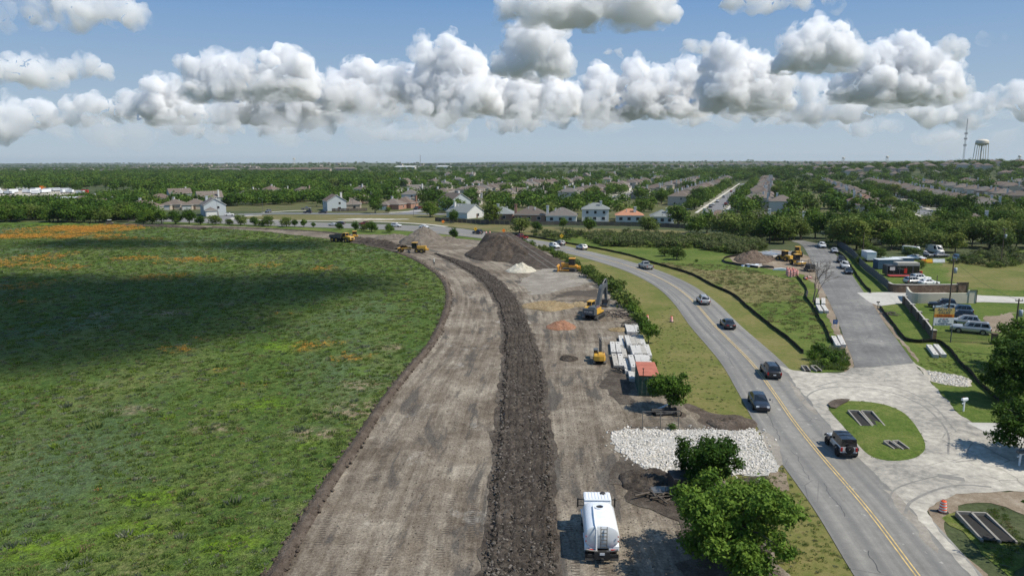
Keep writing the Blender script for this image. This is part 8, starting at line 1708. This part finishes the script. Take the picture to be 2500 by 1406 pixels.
# ---- drain troughs
CULV = flat('stained_concrete', (.27, .25, .215), .9, var=.25, vs=1.5)
def culvert(px, label, w=.95, hw=.55):
    """each trough: (far x, far y, near x, near y)"""
    a0 = P(*px[0][:2]); e = thing('culvert', label, 'culvert', a0)
    for (x0, y0, x1, y1) in px:
        a, b = P(x0, y0) - a0, P(x1, y1) - a0; d = (b - a).normalized(); n = Vector((d.y, -d.x, 0)); L = (b - a).length; zz = .26
        for s in (-1, 1):
            m_ = MB(); p, q = a + n * s * w / 2, b + n * s * w / 2; t = n * .07; m_.add([p - t, p + t, q + t, q - t, p - t + Vector((0, 0, zz + .22)), p + t + Vector((0, 0, zz + .22)), q + t + Vector((0, 0, zz - .02)), q - t + Vector((0, 0, zz - .02))], [(0, 1, 5, 4), (1, 2, 6, 5), (2, 3, 7, 6), (3, 0, 4, 7), (4, 5, 6, 7)]); m_.build('side_wall', [CULV], e)
        m_ = MB(); m_.bar(a - n * w / 2 + Vector((0, 0, .25)), a + n * w / 2 + Vector((0, 0, .25)), .16, .5); hd = m_.build('headwall', [CULV], e)
        m_ = MB(); p, q = a + d * .09, b; k = n * (w / 2 - .09); m_.add([p - k + Vector((0, 0, zz - .02)), p + k + Vector((0, 0, zz - .02)), q + k + Vector((0, 0, zz - .03)), q - k + Vector((0, 0, zz - .03))], [(0, 1, 2, 3)]); m_.build('floor', [flat('shaded_soil', (.022, .020, .017), .9)], e)  # soil floor coloured near black for the shade of a deep recess
culvert([(2083, 1011, 2116, 1044), (2115, 1012, 2146, 1043)], 'double concrete drain trough in the grass island', 1.15); culvert([(2164, 1086, 2190, 1099), (2185, 1086, 2212, 1100)], 'small double drain at the low end of the grass island', .7); culvert([(2352, 1262, 2418, 1325), (2388, 1264, 2462, 1328)], 'double concrete drain trough beside the orange drum', 1.15); culvert([(1962, 900, 1972, 908), (1985, 900, 2000, 908)], 'small drain opening at the side road grass corner', .7)
# ---- far left lot, shed, lamps
sheet('gravel_lot', G((-120, 462), (120, 461), (216, 466), (218, 475), (60, 479), (-120, 482)), .03, M_CHALK, smooth=False, kind='structure')
sheet('hay_field', G((-120, 483), (60, 480), (218, 476), (322, 470), (318, 478), (240, 486), (120, 482), (60, 500), (-120, 506)), .03, M_BANK, smooth=False, kind='structure')
g = 'trailers and trucks on the far left lot'
for i in range(20):
    x = random.uniform(-40, 200); y = 474.5 - random.choice([0, 3, 7, 10]); box_unit(x, y, R_(random.choice([5, 12, 80, -10])), random.uniform(6, 11), 2.5, random.uniform(2.8, 3.6), 'white box trailer parked on the far left gravel lot', WHT, WHT, 'box_trailer', 'trailer', True, .8)['group'] = g
box_unit(208, 473, R_(8), 5.5, 2.5, 3.4, 'red box trailer at the end of the far left lot', REDM, REDM, 'box_trailer', 'trailer', True, .8); box_unit(106, 464, R_(8), 6, 2.5, 4., 'orange topped trailer among the white ones on the far left lot', SORG, SORG, 'box_trailer', 'trailer', True, .8)
def shed(xa, xb, y, h, d, label, wall, roof, p=.12):
    a, b = P(xa, y), P(xb, y); L = (b - a).length; e = thing('shed', label, 'shed', (a + b) / 2, math.atan2(b.y - a.y, b.x - a.x)); m_ = MB(); m_.box(-L / 2, L / 2, 0, d, -.2, h); m_.build('wall', [wall], e); m_ = MB(); roof_gable(m_, -L / 2, L / 2, 0, d, h, p, 'x', .2); m_.build('roof', [roof, TRIM], e); m_ = MB(); m_.box(L * .1, L * .1 + 3, -.05, 0, 0, 3.); m_.build('door', [GREY], e)
shed(120, 190, 502, 4.6, 14, 'long white metal shed behind the left treeline', WALL_W, flat('pale_metal_roof', (.55, .56, .56), .5)); shed(57, 80, 496, 3., 8, 'low brown shed in the hay field', BRICK, ROOF_R); shed(962, 1010, 413, 8, 60, 'long white far warehouse beyond the woods', WALL_W, WALL_W); shed(1064, 1092, 412, 8, 50, 'white far warehouse beyond the middle roofs', WALL_W, WALL_W); shed(1420, 1438, 408, 9, 20, 'white far house on the wooded rise', WALL_W, ROOF_G)
for px, py, h, l in [(642, 521, 8, 'street lamp at the frontage road end'), (532, 530, 8, 'street lamp in front of the junction gabled house'), (1190, 505, 8.5, 'street lamp above the middle roofs'), (1845, 465, 9, 'street lamp at the far end of the long street'), (1832, 470, 9, 'street lamp beside another at the long street end'), (2182, 470, 9, 'street lamp over the shaded street'), (862, 516, 7, 'slim street lamp by the low brown house'), (1010, 530, 7, 'slim street lamp on the grass bank')]: pole(px, py, h, l, False, False, random.uniform(0, 3), .09, True, 'street_lamp')
for px, py, h, l in [(29, 512, 11, 'wooden pole at the edge of the hay field'), (122, 520, 10, 'wooden pole left of the white shed'), (110, 512, 9, 'wooden pole beside the brown shed'), (2045, 552, 6, 'slim dark pole in the mesquites behind the side road')]: pole(px, py, h, l, True, False)
# ---- towers on the horizon
TAN = flat('tower_cream', (.62, .57, .47), .6, var=.04)
def water_tower(px, ytop, ybot, D, dia, label):
    c = PY(px, ybot, D); zt = PY(px, ytop, D).z; zb = c.z; R = dia / 2; e = thing('water_tower', label, 'water tower', (c.x, c.y, 0)); m_ = MB(); h = zt - zb
    m_.lathe([(.001, zb), (R * .5, zb + h * .06), (R * .85, zb + h * .2), (R, zb + h * .42), (R, zb + h * .68), (R * .88, zb + h * .84), (R * .5, zb + h * .96), (.001, zt)], n=28); t = m_.build('tank', [TAN], e); m_ = MB(); m_.lathe([(R * 1.0, zb + h * .40), (R * 1.06, zb + h * .40), (R * 1.06, zb + h * .44), (R, zb + h * .44)], n=28); m_.build('balcony', [TAN], t); m_ = MB(); m_.tube([(0, 0, -1), (0, 0, zb + 1)], R * .12, 12); m_.build('riser', [TAN], e)
    for i in range(6): a = 2 * PI * i / 6 + .3; m_ = MB(); m_.tube([(R * 1.25 * math.cos(a), R * 1.25 * math.sin(a), -1), (R * .95 * math.cos(a), R * .95 * math.sin(a), zb + h * .4)], R * .055, 8); m_.build('leg', [TAN], e)
    m_ = MB()
    for z in (zb * .55,):
        for i in range(6): a = 2 * PI * i / 6 + .3; b = a + PI / 3; r = R * 1.09; m_.bar((r * math.cos(a), r * math.sin(a), z), (r * math.cos(b), r * math.sin(b), z), .3, .3)
    m_.build('brace', [TAN], e); m_ = MB(); m_.tube([(0, 0, zt - .2), (0, 0, zt + 1.6)], .25, 8); m_.build('finial', [TAN], e)
water_tower(2397, 340, 357, 1260, 20.5, 'cream legged water tower standing on the right horizon beside the mast')
def mast(px, ytop, D, w, label, panels=True):
    c = PY(px, 390, D); H = PY(px, ytop, D).z; e = thing('radio_mast', label, 'mast', (c.x, c.y, 0)); m_ = MB(); k = [(w * .5 * math.cos(a), w * .5 * math.sin(a)) for a in (0, 2.09, 4.19)]
    for x, y in k: m_.tube([(x * 1.8, y * 1.8, -1), (x, y, H * .8), (x * .3, y * .3, H)], .11 * D / 800, 5)
    n = int(H / 2.5)
    for i in range(n):
        z = H * .96 * i / n; f = 1.8 - z / H
        for j in range(3): a, b = k[j], k[(j + 1) % 3]; m_.bar((a[0] * f, a[1] * f, z), (b[0] * f, b[1] * f, z + 2.4), .09, .09)
    m_.build('lattice', [flat('mast_grey', (.24, .25, .27), .6)], e)
    if panels:
        for z in (.55, .66, .75):
            for a in np.linspace(0, 2 * PI, 6, endpoint=False): m_ = MB(); x, y = 1.9 * math.cos(a), 1.9 * math.sin(a); m_.box(x - .35, x + .35, y - .25, y + .25, H * z - 1.3, H * z + 1.3); m_.build('antenna', [GREY], e)
mast(2352, 290, 1150, 1.8, 'tall lattice radio mast with antennas left of the water tower'); mast(1026, 378, 2600, 2.4, 'faint thin mast on the middle horizon', False)
def far_tank(px, y0, y1, D, dia, label): water_tower(px, y0, y1, D, dia, label)
far_tank(718, 386.5, 389.5, 3200, 11, 'small white water tower on the wooded left hill'); far_tank(2059, 384, 388, 3000, 12, 'small far water tower left of the pedestal tank'); far_tank(2166, 381, 386, 2800, 10, 'slim pale far water tower on the flat horizon'); far_tank(2489, 379, 385, 2600, 10, 'small far water tower at the right edge of the horizon')
# ================================================================== CLOUD OVER THE MEADOW, AND THE AIR
SH = 900.
def over(x, y): return x + .73 * SH, y - .22 * SH
lb = []
for gxp, gyp, r in [(-130, 152, 28), (-95, 150, 28), (-62, 150, 26), (-38, 152, 18), (-24, 158, 11), (-110, 128, 28), (-72, 127, 26), (-45, 128, 17), (-150, 128, 26), (-95, 108, 17), (-62, 108, 13), (-165, 150, 30), (-128, 110, 17), (-30, 140, 11), (-34, 172, 9), (-60, 172, 9)]:
    x, y = over(gxp, gyp); lb.append((x, y, SH + 20, r))
CSH = cloud_mat('cloud_shade', .06)
cloud(None, 0, 900, CSH, 5., 900, 1, .55, lobes=lb, amp=.9, halo=.5)
lb = []
for gxp, gyp, r in [(-150, 248, 13), (-128, 247, 13), (-108, 245, 13), (-88, 243, 12), (-70, 240, 9)]: x, y = over(gxp, gyp); lb.append((x, y, SH + 10, r))
cloud(None, 0, 900, CSH, 4., 901, 1, .5, lobes=lb, amp=.9, halo=.4)
m, t, b = _nt('haze'); t.nodes.remove(b); v = t.nodes.new('ShaderNodeVolumePrincipled'); v.inputs['Color'].default_value = (.78, .86, .95, 1); v.inputs['Density'].default_value = 0.000042; v.inputs['Anisotropy'].default_value = .2
t.links.new(v.outputs[0], t.nodes['Material Output'].inputs['Volume'])
mb = MB(); mb.box(-15000, 15000, -700, 14500, -45., 96.); mb.build('haze', [m], kind='stuff', label='thin pale summer haze over the land')
